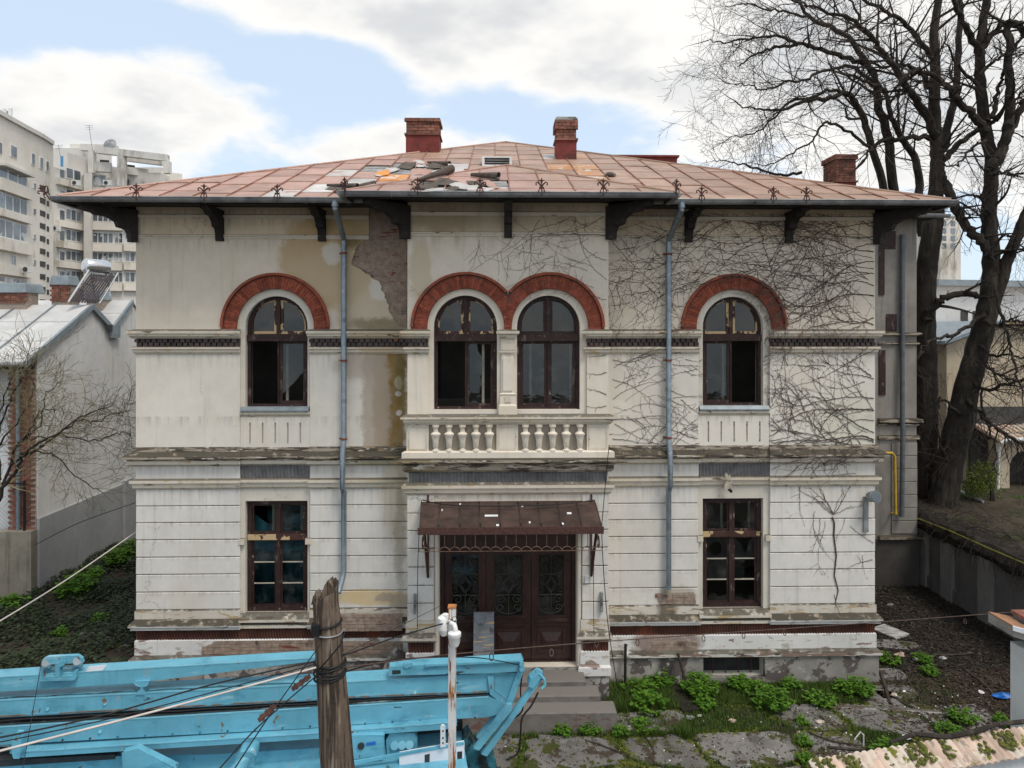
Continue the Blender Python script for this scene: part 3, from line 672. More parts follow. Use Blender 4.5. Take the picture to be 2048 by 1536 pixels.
# basement light
box('basement_window', M['grime'], house, wx(1405) + .003, wx(1528) - .003, .25, .29, .121, .549)
for k in range(4): box('window_bar', M['iron'], house, wx(1405) + .25 + k * .26, wx(1405) + .27 + k * .26, .15, .17, .12, .55)

# --- sills and apron panels
for wn in WINS:
    s0, s1 = wn['s0'], wn['s1']
    mould('window_sill', M['zincedge'], s0 + .02, s1 - .02, [(.03, z0(814)), (.10, z0(820.5)), (.10, z0(823)), (.06, z0(823.5))], .05, 0, 0)
    mould('sill_moulding', M['trim'], s0 + .004, s1 - .004, [(.06, z0(823.6)), (.07, z0(825)), (.07, z0(829)), (.035, z0(832)), (.02, z0(835))], .05, 0, 0)
    ap = MB().plate(rect(s0 + .004, s1 - .004, z0(896), z0(835)), [rect(s0 + (s1-s0) * (.14 + .18*k) - .016, s0 + (s1-s0) * (.14 + .18*k) + .016, z0(888), z0(846)) for k in range(5)], .012, .05).build('apron_panel', M['stucco_mid'], house)
    mould('window_sill', M['plinth_top'], s0, s1, [(.03, z0(1229)), (.13, z0(1238)), (.13, z0(1243)), (.06, z0(1247))], .05, 0, 0)
    box('jamb_block', M['trim'], house, s0 - .02, s0 + .09, -.02, .06, z0(1090), z0(1078)); box('jamb_block', M['trim'], house, s1 - .09, s1 + .02, -.02, .06, z0(1090), z0(1078))
# --- string course, grey band and lower moulding
SECT = []
for i, (xa, xb_) in enumerate(((XL, XBL), (XBR, XR))):
    wn = WINS[i]
    SECT += [(xa, wn['s0'], 0, 1 if i == 0 else 0, 0.4), (wn['s0'], wn['s1'], .05, 0, 0), (wn['s1'], xb_, 0, .4, 0 if i == 0 else 1)]
for k, (x0, x1, Y, r0, r1) in enumerate(SECT):
    e = .002 * (k % 3)
    mould('string_course', M['trim_dark'], x0, x1, [(.03, z0(894)), (.05, z0(897)), (.05, z0(903)), (.10, z0(904.5)), (.19, z0(911)), (.19, z0(915)), (.12, z0(917)), (.12, z0(920))], Y, r0, r1)
    mould('string_moulding', M['trim'], x0, x1, [(.11, z0(920.2)), (.11, z0(927)), (.05, z0(931))], Y, r0, r1)
    if Y == 0: MB().box(x0, x1, 0, .06, z0(960), z0(930.5)).build('band_panel', M['stucco_low'], house)
    mould('band_moulding', M['trim'], x0, x1, [(.02, z0(957)), (.09, z0(959.5)), (.09, z0(965)), (.05, z0(966)), (.05, z0(974)), (.02, z0(978))], Y, r0, r1)
def corrugated(name, mat, x0, x1, za, zt, Y, pitch=.055, amp=.014):
    n = int((x1 - x0) / pitch * 4); mb = MB(); vs_ = []
    for i in range(n + 1):
        x = x0 + (x1 - x0) * i / n; y = Y + amp * math.cos(i * math.pi / 2); dz = .006 * math.sin(i * 12.9)
        vs_ += [(x, y, za + dz - .010 * math.cos(i * math.pi / 2)), (x, y - .012, zt)]
    mb.add(vs_, [(2*i, 2*i+2, 2*i+3, 2*i+1) for i in range(n)])
    return mb.build(name, mat, house)
for wn in WINS: corrugated('corrugated_band', M['corr_grey'], wn['s0'] + .003, wn['s1'] - .003, z0(957), z0(931), .02, .07)

# --- rusticated ground floor: one block per course
zj = [z0(v) for v in (978, 1012, 1045.6, 1079.7, 1114.4, 1148.9, 1184, 1219.5)]
def rust_block(x0, x1, zt, zb_, Y, mat):
    g = .009; c = .009; zt -= g; zb_ += g
    q = [(0, zb_ + c), (0, zt - c), (c * .8, zt), (.06, zt), (.06, zb_), (c * .8, zb_)]
    mb = MB(); a = [(x0 + random.uniform(0, .006), Y + y, z) for y, z in q]; b = [(x1 - random.uniform(0, .006), Y + y, z) for y, z in q]
    k = 6; mb.add(a + b, [tuple(range(k)), tuple(reversed(range(k, 2*k)))] + [(i, i + k, (i+1) % k + k, (i+1) % k) for i in range(k)])
    mb.f = [tuple(reversed(f)) for f in mb.f]
    return mb.build('rustication_block', mat, house)
for (x0, x1, r0, r1) in PIL:
    for k in range(7): rust_block(x0, x1, zj[k], zj[k + 1], random.uniform(-.003, .003), M['stucco_low'])
# --- plinth
M['base_ledge'] = stucco('flaking_base_ledge', (.58, .56, .52), grime=.6, chips=[((.24, .17, .14), (1.4, 1.4, 9), .52, .56), ((.09, .075, .06), (3, 3, 14), .57, .62)], moss=.9)
for k, (x0, x1, Y, r0, r1) in enumerate(SECT):
    if Y == 0:
        mould('plinth_course', M['plinth_top'], x0, x1, [(.0, z0(1219)), (.02, z0(1221)), (.02, z0(1237))], Y, r0 * .9, r1 * .9)
        mould('plinth_ledge', M['trim_dark'], x0, x1, [(.018, z0(1237.2)), (.05, z0(1240)), (.11, z0(1246)), (.12, z0(1247.5))], Y, r0 * .9, r1 * .9)
        mould('plinth_fillet', M['plinth_white'], x0, x1, [(.115, z0(1247.7)), (.115, z0(1250)), (.08, z0(1251)), (.08, z0(1257))], Y, r0 * .9, r1 * .9)
    else:
        mould('plinth_course', M['plinth_top'], x0 + .002, x1 - .002, [(.05, z0(1247.2)), (.10, z0(1250)), (.10, z0(1256))], Y, 0, 0)
for xa, xb_ in ((XL, XBL), (XBR, XR)):
    corrugated('corrugated_band', M['corr_red'], xa + .01, xb_ - .01, z0(1280), z0(1257.5), .0)
    box('plinth_backing', M['mortar'], house, xa, xb_, .022, .06, z0(1312), z0(1257))
    mould('plinth_face', M['plinth_white'], xa, xb_, [(.0, z0(1279)), (.02, z0(1281)), (.02, z0(1309))], 0, 1 if xa == XL else 0, 1 if xb_ == XR else 0)
    mould('base_ledge', M['base_ledge'], xa, xb_, [(.022, z0(1309.2)), (.05, z0(1311)), (.10, z0(1315)), (.10, z0(1321)), (.05, z0(1324))], 0, 1 if xa == XL else 0, 1 if xb_ == XR else 0)
    hl = [rect(wx(1405), wx(1528), .12, .55)] if xa != XL else []
    MB().plate(rect(xa - (.05 if xa == XL else 0), xb_ + (.05 if xb_ == XR else 0), -.3, z0(1323.5)), hl, -.05, .055).build('basement_wall', M['basement'], house)
    if hl: box('basement_lintel', M['plinth_top'], house, wx(1385), wx(1545), -.075, -.04, .551, .64)

# --- patches where the plaster has fallen: bricks as relief
def brick_patch(poly, Y, mat, bw=.235, bh=.068, name='exposed_brickwork'):
    def inside(x, z):
        c = False; n = len(poly)
        for i in range(n):
            (xa, za), (xb_, zb2) = poly[i], poly[(i+1) % n]
            if (za > z) != (zb2 > z) and x < (xb_ - xa) * (z - za) / (zb2 - za) + xa: c = not c
        return c
    zs = [p[1] for p in poly]; xs = [p[0] for p in poly]; mb = MB(); r = 0; z = min(zs)
    while z < max(zs):
        x = min(xs) - (.12 if r % 2 else 0)
        while x < max(xs):
            L = bw if random.random() < .6 else bw / 2
            if inside(x + L/2, z + bh/2): mb.box(x, min(x + L - .010, max(xs)), Y - random.uniform(.002, .012), Y + .02, z, z + bh - .010)
            x += L
        z += bh; r += 1
    MB().plate(poly, [], Y + .001, Y + .004).build('mortar_bed', M['mortar'], house)
    return tag(mb.build(name, mat, house), kind='stuff')
pp = lambda l, Y=0: [W(x, y, Y) for x, y in l]
brick_patch(pp([(732, 412), (814, 412), (814, 659), (770, 659), (765, 600), (740, 570), (695, 545), (695, 505), (715, 480)]), .026, M['brick_old'])
brick_patch(pp([(690, 1222), (806, 1222), (806, 1256), (625, 1256), (640, 1240)]), -.118, M['brick_old'])
brick_patch(pp([(430, 1281), (806, 1281), (806, 1310), (405, 1310), (405, 1292), (420, 1290)]), -.026, M['brick_old'])
brick_patch(pp([(1300, 1281), (1395, 1281), (1385, 1300), (1380, 1306), (1290, 1308)]), -.026, M['brick_old'])
brick_patch(pp([(1310, 1186), (1388, 1184), (1392, 1206), (1318, 1208)]), -.008, M['brick_old'])
tag(MB().prism([P(x, y, -.25) for x, y in ((764, 1345), (775, 1312), (790, 1295), (806, 1312), (814, 1352))], (.03, .12, 0)).build('stone_fragment', M['basement']), 'grey broken stone slab propped against the wall left of the door', 'stone')
# ================================================================== balcony of the bay
z = zb
mould('balcony_rail', M['trim'], BXL, BXR, [(.04, z(828)), (.11, z(832)), (.11, z(836)), (.07, z(838)), (.07, z(842)), (.02, z(848))], BY - .06, 1, 1)
for (xa, xb_) in ((CWA - RBW - .06, CWA + RBW + .02), (CWB - RBW - .02, CWB + RBW + .06)):
    MB().hexa([(xa, BY - .05, z(834)), (xb_, BY - .05, z(834)), (xb_, BY + .17, z(820.5)), (xa, BY + .17, z(820.5))][::-1], [(xa, BY - .05, z(840)), (xb_, BY - .05, z(840)), (xb_, BY + .17, z(840)), (xa, BY + .17, z(840))][::-1]).build('window_sill', M['zincedge'], house)
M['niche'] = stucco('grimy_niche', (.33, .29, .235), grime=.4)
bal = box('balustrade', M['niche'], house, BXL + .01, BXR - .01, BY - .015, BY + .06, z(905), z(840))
for x0, x1 in ((814, 858), (993, 1036), (1173, 1217)):
    xa, xb_ = wx(x0, BY), wx(x1, BY)
    MB().box(xa, xb_, BY - .06, BY + .0, z(903), z(846)).build('pier', M['stucco_bay'], bal)
    MB().plate(rect(xa + .03, xb_ - .03, z(899), z(851)), [rect(xa + .055, xb_ - .055, z(896.5), z(853.5))], BY - .072, BY - .05).build('pier_moulding', M['trim'], bal)
bprof = [(.075, 0), (.075, .03), (.045, .04), (.04, .07), (.055, .09), (.062, .20), (.085, .29), (.10, .315), (.10, .335), (.05, .37), (.046, .42), (.06, .45), (.07, .46), (.07, .50)]
hb = z(848) - z(901)
bm = MB().lathe([(r * .98, zz / .5 * hb) for r, zz in bprof], 8, rot=math.pi / 8).mesh('baluster', M['stucco_bay'], True)
for x0, x1 in ((859, 992), (1037, 1172)):
    for k in range(5):
        link('baluster', bm, bal, Matrix.Translation((wx(x0 + (x1 - x0) * (.1 + .2 * k), BY), BY - .085, z(901))))
mould('balustrade_base', M['stucco_bay'], BXL, BXR, [(.05, z(900)), (.09, z(902)), (.09, z(913))], BY - .06, 1, 1)
mould('balcony_ledge', M['trim_dark'], BXL, BXR, [(.10, z(913)), (.17, z(916)), (.17, z(921)), (.10, z(925)), (.09, z(928))], BY - .06, 1, 1)
mould('balcony_soffit_moulding', M['trim_dark'], BXL, BXR, [(.08, z(928.2)), (.08, z(937)), (.03, z(942))], BY - .06, 1, 1)
box('band_backing', M['stucco_core'], house, BXL + .003, BXR - .003, BY + .0, BY + .06, z(966), z(941))
corrugated('corrugated_band', M['corr_grey'], BXL + .03, BXR - .03, z(964), z(942), BY - .03, .07)
mould('band_moulding', M['trim'], BXL, BXR, [(.03, z(963)), (.10, z(968)), (.10, z(974)), (.06, z(975)), (.06, z(983)), (.02, z(988))], BY - .01, 1, 1)
box('lintel_panel', M['stucco_bay'], house, BXL, BXR, BY, BY + .06, z(1046), z(987))
# pilasters beside the door
js = [1046, 1059.5, 1095, 1132, 1168.5, 1204, 1240]
for (xa, xb_) in ((BXL, wx(868, BY)), (wx(1164, BY), BXR)):
    rust_block(xa, xb_, z(988), z(1024.7), BY - .03, M['stucco_low']); 
    rust_block(xa, xb_, z(1024.7), z(1059.5), BY - .03, M['stucco_low'])
    for k in range(1, 6): rust_block(xa, xb_, z(js[k]), z(js[k+1]), BY - .03, M['stucco_low'])
    mould('pilaster_base', M['plinth_top'], xa, xb_, [(.03, z(1239)), (.03, z(1262)), (.07, z(1265)), (.11, z(1270)), (.11, z(1275)), (.04, z(1281))], BY, 1, .6)
    corrugated('corrugated_band', M['corr_red'], xa + .02, xb_ - .01, z(1303), z(1281), BY - .02)
    box('plinth_backing', M['mortar'], house, xa + .002, xb_ - .002, BY + .0, BY + .06, z(1305), z(1280))
    mould('pilaster_plinth', M['plinth_white'], xa, xb_, [(.01, z(1302)), (.03, z(1304)), (.04, z(1330)), (.08, z(1334)), (.08, z(1350))], BY, 1, .5)
    box('basement_wall', M['basement'], house, xa - .06, xb_, BY - .05, BY + .06, -.3, z(1350.5))
for xa in (wx(873, BY), wx(1159, BY)):
    MB().tube([(xa, BY + .04, z(1336)), (xa, BY + .04, z(1058))], .05, 10).build('door_jamb', M['stucco_bay'], house, True)
box('basement_wall', M['basement'], house, DX0 - .05, DX1 + .05, BY + .0, BY + .06, -.3, z(1337.5))

# --- entrance: three glazed leaves with scrolled iron
dy = BY + .22
DZT = z(1103)
door = MB().plate(rect(DX0, DX1, DZ0 + .004, z(1046)), [rect(DX0 + .08, DX1 - .08, DZ0 + .03, DZT)], dy, dy + .12).build('door', M['doorwood'], house)
def spiral(cx, cz, r, turns, a0, s, n=18): return [(cx + s * r * (1 - .82 * i / n) * math.cos(a0 + turns * 2 * math.pi * i / n), 0, cz + r * (1 - .82 * i / n) * math.sin(a0 + turns * 2 * math.pi * i / n)) for i in range(n + 1)]
gw, gh = .56, 1.26
gm = MB(); rr = .008
for s in (-1, 1):
    for cz_, r, a0 in ((.30, .10, 0), (-.30, .10, 0), (.47, .085, 1.6), (-.47, .085, -1.6), (.12, .075, 1.0), (-.12, .075, -1.0), (.0, .06, 0)):
        gm.tube(spiral(s * (.15 if abs(cz_) > .2 else .2), cz_, r, 1.35, a0, s), rr, 4)
    gm.tube([(0, 0, .17 * 1), (s * .13, 0, 0), (0, 0, -.17)], rr * 1.2, 4)
    gm.tube([(0, 0, .13), (s * .09, 0, 0), (0, 0, -.13)], rr, 4)
    gm.tube([(s * .27, 0, k) for k in (-.62, .62)], rr, 4)
    for q in (1, -1): gm.tube([(s * .27 * math.cos(t), 0, q * (.30 + .30 * math.sin(t))) for t in [i * math.pi / 2 / 8 for i in range(9)]], rr, 4)
for zz in (.21, -.21): gm.tube([(-.27, .012, zz), (.27, .012, zz)], rr * 1.4, 4)
gm.tube([(0, 0, -.62), (0, 0, -.17)], rr, 4); gm.tube([(0, 0, .17), (0, 0, .62)], rr, 4)
grille = gm.mesh('grille', simple('grey_iron_scroll', (.075, .068, .062), .55, .3, 9, 0, metal=.3))
pane_c = (wx(923, BY + .25), wx(1015, BY + .25), wx(1106, BY + .25))
lb = [DX0 + .082, wx(972, dy), wx(1062.5, dy), DX1 - .082]
for k in range(3):
    xa, xb_ = lb[k] + .006, lb[k + 1] - .006; pc = (xa + xb_) / 2
    pw = min(.62, xb_ - xa - .22) / 2; pz0, pz1 = z(1246), z(1115)
    leaf = MB().plate(rect(xa, xb_, DZ0 + .034, DZT - .004), [rect(pc - pw, pc + pw, pz0, pz1)], dy + .04, dy + .10).build('door_leaf', M['doorwood'], door)
    leaf_in = M['doorwood']
    MB().plate(rect(pc - pw + .002, pc + pw - .002, pz0 + .002, pz1 - .002), [rect(pc - pw + .03, pc + pw - .03, pz0 + .03, pz1 - .03)], dy + .03, dy + .08).build('pane_moulding', M['doorwood'], door)
    box('pane', M['glass'], door, pc - pw + .001, pc + pw - .001, dy + .082, dy + .088, pz0 + .001, pz1 - .001)
    link('grille', grille, door, Matrix.Translation((pc, dy + .06, (pz0 + pz1) / 2)) @ Matrix.Diagonal((pw * 2 / gw * .96, 1, (pz1 - pz0) / gh * .95, 1)))
    mould('leaf_rail', M['doorwood'], pc - pw - .05, pc + pw + .05, [(.0, z(1248)), (.05, z(1251)), (.05, z(1254)), (.02, z(1258)), (.02, z(1262))], dy + .04, 0, 0, door)
    # raised pyramid panel
    pa, pb, q0, q1 = pc - pw, pc + pw, z(1318), z(1268)
    MB().plate(rect(pa, pb, q0, q1), [rect(pa + .05, pb - .05, q0 + .05, q1 - .05)], dy + .015, dy + .05).build('panel_moulding', M['doorwood'], door)
    MB().add([(pa + .07, dy + .04, q0 + .07), (pb - .07, dy + .04, q0 + .07), (pb - .07, dy + .04, q1 - .07), (pa + .07, dy + .04, q1 - .07), (pc - .1, dy - .01, (q0+q1)/2), (pc + .1, dy - .01, (q0+q1)/2)],
             [(0, 1, 5, 4), (1, 2, 5), (2, 3, 4, 5), (3, 0, 4)]).build('raised_panel', M['doorwood'], door)
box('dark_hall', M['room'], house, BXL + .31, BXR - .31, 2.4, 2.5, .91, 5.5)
# --- steps
y_l = BY - .02
for (pxr, py_t, py_b, yf, yb_) in ((1172, 1362, 1380, -1.02, BY + .30), (1201, 1391, 1409, -1.34, -1.0), (1234, 1425, 1443, -1.68, -1.32)):
    zt = P(1150, py_t, yf).z; xr = P(pxr, py_t, yf).x; xl = 2 * (BXL + BXR) / 2 - xr
    mb = MB(); c = .02
    mb.hexa([(xl, yf, -.1), (xr, yf, -.1), (xr, yf, zt - c), (xl, yf, zt - c)], [(xl, yb_, -.1), (xr, yb_, -.1), (xr, yb_, zt - c), (xl, yb_, zt - c)])
    mb.hexa([(xl + .0, yf - .0, zt - c + .0005), (xr, yf, zt - c + .0005), (xr - c, yf + c, zt), (xl + c, yf + c, zt)], [(xl, yb_, zt - c + .0005), (xr, yb_, zt - c + .0005), (xr - c, yb_ - .001, zt), (xl + c, yb_ - .001, zt)])
    mb.build('step', M['step'], house)
# --- canopy over the door
cy0, cy1 = BY - .03, BY - 1.05
cx0, cx1 = wx(842, BY), wx(1190, BY)
zt_, zf_ = z(1003), P(1016, 1056, cy1).z
fx0, fx1 = P(838, 1056, cy1).x, P(1205, 1056, cy1).x
can = box('canopy', M['iron'], house, cx0, cx1, cy0 - .01, cy0 + .025, zt_ - .04, zt_ + .01)
M['canopy'] = simple('rust_brown_canopy_sheet', (.058, .036, .029), .8, .3, 3, .4, 30, rnd=.25, layers=[((.05, .055, .03), 4, .6, .7), ((.55, .53, .50), 14, .735, .75), ((.035, .024, .02), 2, .55, .68)])
def cpt(u, v):
    """u across, v from the wall (0) to the front (1); the sheets bow upwards"""
    y = cy0 + (cy1 - cy0) * v; zz = zt_ + (zf_ - zt_) * (v ** 1.5)
    x = (cx0 + (cx1 - cx0) * u) * (1 - v) + (fx0 + (fx1 - fx0) * u) * v
    return Vector((x, y, zz))
for k in range(9):
    vs_ = []
    for j in range(9):
        v = j / 8; o = random.uniform(-.004, .004)
        for u, dz in ((k / 9 + .002, .018), (k / 9 + .009, 0), ((k + 1) / 9 - .009, 0), ((k + 1) / 9 - .002, .018)):
            p = cpt(u, v); vs_.append((p.x, p.y, p.z + dz + o))
    fs = [(4*j+i, 4*j+4+i, 4*j+5+i, 4*j+1+i) for j in range(8) for i in range(3)]
    vs2 = [(a, b, c - .006) for a, b, c in vs_]
    MB().add(vs_, fs).add(vs2, [tuple(reversed(f)) for f in fs]).build('canopy_sheet', M['canopy'], can)
box('canopy_fascia', M['iron'], can, fx0 - .02, fx1 + .02, cy1 - .03, cy1 - .004, P(1016, 1068, cy1).z, zf_ + .02)
for xx in (fx0 + .01, fx1 - .03): MB().hexa([(xx, cy0, zt_ - .03), (xx, cy1, zf_ - .01), (xx, cy1, zf_ - .1), (xx, cy0, zt_ - .16)], [(xx + .02, cy0, zt_ - .03), (xx + .02, cy1, zf_ - .01), (xx + .02, cy1, zf_ - .1), (xx + .02, cy0, zt_ - .16)]).build('side_bar', M['iron'], can)
lz0 = P(1016, 1068, cy1).z; lz1 = P(1016, 1102, cy1).z
lc = MB(); nl = 18; pw = (fx1 - fx0) / nl
for k in range(nl):
    xc = fx0 + pw * (k + .5)
    lc.tube([(xc + pw * .5 * math.cos(t), cy1 - .015, lz1 + .005 + pw * .42 * math.sin(t)) for t in [math.pi * i / 8 for i in range(9)]], .007, 4)
    lc.tube([(xc, cy1 - .015, lz1 + pw * .42), (xc, cy1 - .015, lz0)], .006, 4)
lc.tube([(fx0, cy1 - .015, lz1 + .003), (fx1, cy1 - .015, lz1 + .003)], .006, 4)
lc.build('lace_valance', simple('rusty_lace_iron', (.13, .075, .05), .8, .4, 20, 0), can)
for s, xx in ((1, fx0 + .06), (-1, fx1 - .06)):
    b_ = MB()
    b_.tube([(xx, cy1 + .02, zf_ - .06), (xx, cy1 + .35, zf_ - .22), (xx, BY - .22, z(1120)), (xx, BY - .08, z(1150))], [.03, .026, .03, .025], 6)
    b_.tube([(xx, cy1 + .1 + .10 * math.cos(t), zf_ - .28 + .10 * math.sin(t)) for t in [i * .5 for i in range(12)]], .014, 5)
    b_.tube([(xx, BY - .2 + .12 * math.cos(t), z(1105) + .12 * math.sin(t)) for t in [i * .5 for i in range(12)]], .014, 5)
    b_.tube([(xx, BY - .06, z(1150)), (xx, BY - .06, z(1062))], .02, 5)
    b_.build('canopy_bracket', M['iron'], can)
    MB().tube([(xx, BY - .05, z(988)), (xx, BY - .07, z(1003))], .02, 5).build('canopy_hook', M['iron'], can)
for k, (u, v, s) in enumerate(((.36, .62, .24), (.57, .25, .035), (.82, .55, .08), (.22, .15, .03), (.60, .85, .03), (.78, .9, .035), (.42, .93, .05), (.12, .4, .02))):
    p = cpt(u, v); MB().hexa([(p.x, p.y - .012, p.z + .018), (p.x + s, p.y - .012, p.z + .018), (p.x + s, p.y + .012, p.z + .026), (p.x, p.y + .012, p.z + .026)][::-1], [(p.x, p.y - .02, p.z), (p.x + s, p.y - .02, p.z), (p.x + s, p.y + .02, p.z + .01), (p.x, p.y + .02, p.z + .01)][::-1]).build('litter_scrap', M['white_plastic'])
LS = [o for o in bpy.data.objects if o.name.startswith('litter_scrap')]
for o, l in zip(LS, ('longest white strip lying in the middle of the door canopy', 'small white scrap near the top middle of the canopy', 'white scrap on the right side of the canopy', 'white scrap at the upper left of the canopy', 'tiny white scrap right of centre on the front edge of the canopy', 'white scrap at the front right edge of the canopy', 'white scrap at the front edge below the white strip on the canopy', 'tiny white scrap at the left end of the canopy')): tag(o, l, 'litter')

# --- small fittings on the door pilasters
for xx, lab in ((831, 'left'), (1202, 'right')):
    x = wx(xx, BY)
    MB().box(x - .025, x + .025, BY - .10, BY - .032, z(1222), z(1183)).tube([(x, BY - .09, z(1208)), (x, BY - .15, z(1200)), (x, BY - .16, z(1190))], .015, 6).build('holder', M['zinc'], house)
box('doorbell', M['white_plastic'], house, wx(1169, BY), wx(1176, BY), BY - .06, BY - .031, z(1165), z(1152))
# board leaning on the door
xa, xb_ = wx(947, BY - .1), wx(988, BY - .1)
zl = P(960, 1362, -1.02).z + .003
tag(MB().hexa([(xa, BY - .28, zl), (xb_, BY - .28, zl), (xb_, BY + .02, z(1225)), (xa, BY + .02, z(1225))], [(xa, BY - .25, zl), (xb_, BY - .25, zl), (xb_, BY + .05, z(1225)), (xa, BY + .05, z(1225))]).build('wooden_board', M['ochrewood']), 'grey board with flaked tan paint leaning upright against the front door', 'board')
# ================================================================== roof
OV = .93; YE = -OV
EX0, EX1 = XL - OV, XR + OV
ZE = ZEAVE_T + .02
HALF = (EX1 - EX0) / 2; AX = (EX0 + EX1) / 2; AY = YE + HALF
_ap = P(985, 285, AY); SL = (_ap.z - ZE) / HALF
def rz(y): return ZE + (y - YE) * SL
roof = MB().add([(EX0, YE, ZE - .03), (EX1, YE, ZE - .03), (EX1, YE + 2*HALF, ZE - .03), (EX0, YE + 2*HALF, ZE - .03), (AX, AY, ZE - .03 + HALF * SL)],
                [(0, 1, 4), (1, 2, 4), (2, 3, 4), (3, 0, 4)]).build('roof', M['roof_deck'], house)
for a, b in (((EX0, YE), (EX0, YE + 2*HALF)), ((EX1, YE + 2*HALF), (EX1, YE))):    # tin on the two flanks
    MB().add([(a[0], a[1], ZE - .01), (b[0], b[1], ZE - .01), (AX, AY, ZE - .01 + HALF * SL)], [(0, 2, 1)]).build('flank_tin', M['sheet_brown'], roof)
# bay roof: half a pyramid of the same pitch
BOV = .93; BYE = BY - BOV; BE0, BE1 = BXL - BOV - .06, BXR + BOV + .08
BH = (BE1 - BE0) / 2; BAX = (BE0 + BE1) / 2; BAY = BYE + BH
BZ = ZEAVE_T + .02
def bz(y): return BZ + (y - BYE) * SL
yr = YE + (bz(BAY) - ZE) / SL                 # where the bay ridge meets the main slope
MB().add([(BE0, BYE, BZ - .03), (BE1, BYE, BZ - .03), (BAX, BAY, bz(BAY) - .03), (BAX, yr + .1, bz(BAY) - .03), (BE0, YE + .12, BZ - .03), (BE1, YE + .12, BZ - .03)],
         [(0, 1, 2), (0, 2, 3, 4), (2, 1, 5, 3)]).build('bay_roof', M['roof_deck'], roof)
bayroof = [o for o in roof.children if o.name.startswith('bay_roof')][0]
# flank tin of the bay roof
MB().add([(BE0, BYE, BZ - .012), (BAX, BAY, bz(BAY) - .012), (BAX, yr, bz(BAY) - .012), (BE0 , YE + .03, BZ - .012)], [(0, 1, 2, 3)]).build('flank_tin', M['sheet_pink'], bayroof)
MB().add([(BE1, BYE, BZ - .012), (BAX, BAY, bz(BAY) - .012), (BAX, yr, bz(BAY) - .012), (BE1, YE + .03, BZ - .012)], [(0, 3, 2, 1)]).build('flank_tin', M['sheet_brown'], bayroof)

def scr(p):
    d = p - CAM; dep = d.dot(_f); return (1024 + FPX * d.dot(_r) / dep, HY - FPX * d.z / dep)
SPECIAL = [((593, 384), 'pale'), ((642, 374), 'pale'), ((700, 352), 'pale'), ((782, 358), 'orange'), ((760, 362), 'orange'), ((930, 340), 'pale'), ((1100, 340), 'rusty'), ((1150, 332), 'rusty'), ((1200, 345), 'rusty'), ((1215, 360), 'rusty'), ((1175, 352), 'rusty'), ((1105, 316), 'pale'), ((1170, 312), 'rusty'), ((905, 338), 'pale'), ((720, 365), 'pale'), ((860, 345), 'pale'), ((560, 392), 'pale')]
HOLES_M = [(735, 378), (760, 340), (815, 333), (700, 381), (672, 384), (790, 338), (860, 331), (835, 340), (880, 335)]
HOLES_B = [(845, 376), (880, 374), (915, 373), (950, 372), (975, 374)]
def in_sheet(poly3, pt):
    s = [scr(p) for p in poly3]; c = False; n = len(s)
    for i in range(n):
        (xa, ya), (xb_, yb_) = s[i], s[(i+1) % n]
        if (ya > pt[1]) != (yb_ > pt[1]) and pt[0] < (xb_ - xa) * (pt[1] - ya) / (yb_ - ya) + xa: c = not c
    return c
holes_found = []
M['seam'] = simple('rusty_seam', (.27, .135, .095), .7, .3, 5, .2, 30)
def lay_sheets(x0, x1, ye, height, zf, lines, par, holes, cw=.61, rowl=.86, shift=0.0, under=None):
    nc = round((x1 - x0) / cw); cw = (x1 - x0) / nc
    for c in range(nc):
        xa, xb_ = x0 + c * cw, x0 + (c + 1) * cw; y = ye - .03
        off = random.uniform(-.12, .12)
        first = True; jit = random.uniform(.3, 1.0)
        while y < ye + height:
            L = rowl * (jit if first else random.uniform(.93, 1.07)); first = False
            poly = clip_poly([(xa + .004, y - .012), (xb_ - .004, y - .012), (xb_ - .004, y + L), (xa + .004, y + L)], lines)
            y += L
            if len(poly) < 3: continue
            p3 = [Vector((p[0], p[1], zf(p[1]))) for p in poly]
            if under and all(under(p[0], p[1]) for p in poly): continue
            if any(in_sheet(p3, h) for h in holes): holes_found.append((p3, par)); continue
            ctr = sum(p3, Vector()) / len(p3); s = scr(ctr)
            # left of the fold the tin is pinker, right of it browner
            fold = s[0] - (812 + (s[1] - 303) * 4.7)
            mt = M['sheet_pink'] if (fold < random.uniform(-30, 30) or s[1] > 375 and s[0] < 1050) else M['sheet_brown']
            for sp, k in SPECIAL:
                if in_sheet(p3, sp): mt = M['sheet_' + k]
            t1, t2, t3 = random.uniform(0, .012), random.uniform(-.006, .006), random.uniform(0, .010)
            ymin = min(p[1] for p in poly); ymax = max(p[1] for p in poly)
            top = [Vector((p.x, p.y, p.z + .006 + t1 * .3 + t3 * (1 - (p.y - ymin) / (ymax - ymin + 1e-6)) + .010 * (1 - (p.y - ymin) / (ymax - ymin + 1e-6)) + t2 * (p.x - xa) / cw)) for p in p3]
            n = len(top); bot = [Vector((p.x, p.y, p.z - .016)) for p in top]
            MB().add(top + bot, [tuple(range(n))] + [(i, i + n, (i+1) % n + n, (i+1) % n) for i in range(n)]).build('roof_sheet', mt, par)
        # standing seam up the slope
        if c:
            seg = clip_poly([(xa - .012, ye - .02), (xa + .012, ye - .02), (xa + .012, ye + height), (xa - .012, ye + height)], lines)
            if len(seg) >= 3:
                ys = [p[1] for p in seg]; a_, b_ = min(ys), max(ys)
                if under:
                    while a_ < b_ and under(xa, a_): a_ += .05
                if b_ - a_ > .15:
                    b_ -= .03
                    mb = MB(); mb.hexa([(xa - .011, a_, zf(a_) + .04), (xa + .011, a_, zf(a_) + .04), (xa + .011, b_, zf(b_) + .04), (xa - .011, b_, zf(b_) + .04)], [(xa - .011, a_, zf(a_)), (xa + .011, a_, zf(a_)), (xa + .011, b_, zf(b_)), (xa - .011, b_, zf(b_))])
                    mb.build('roof_seam', M['seam'], par)
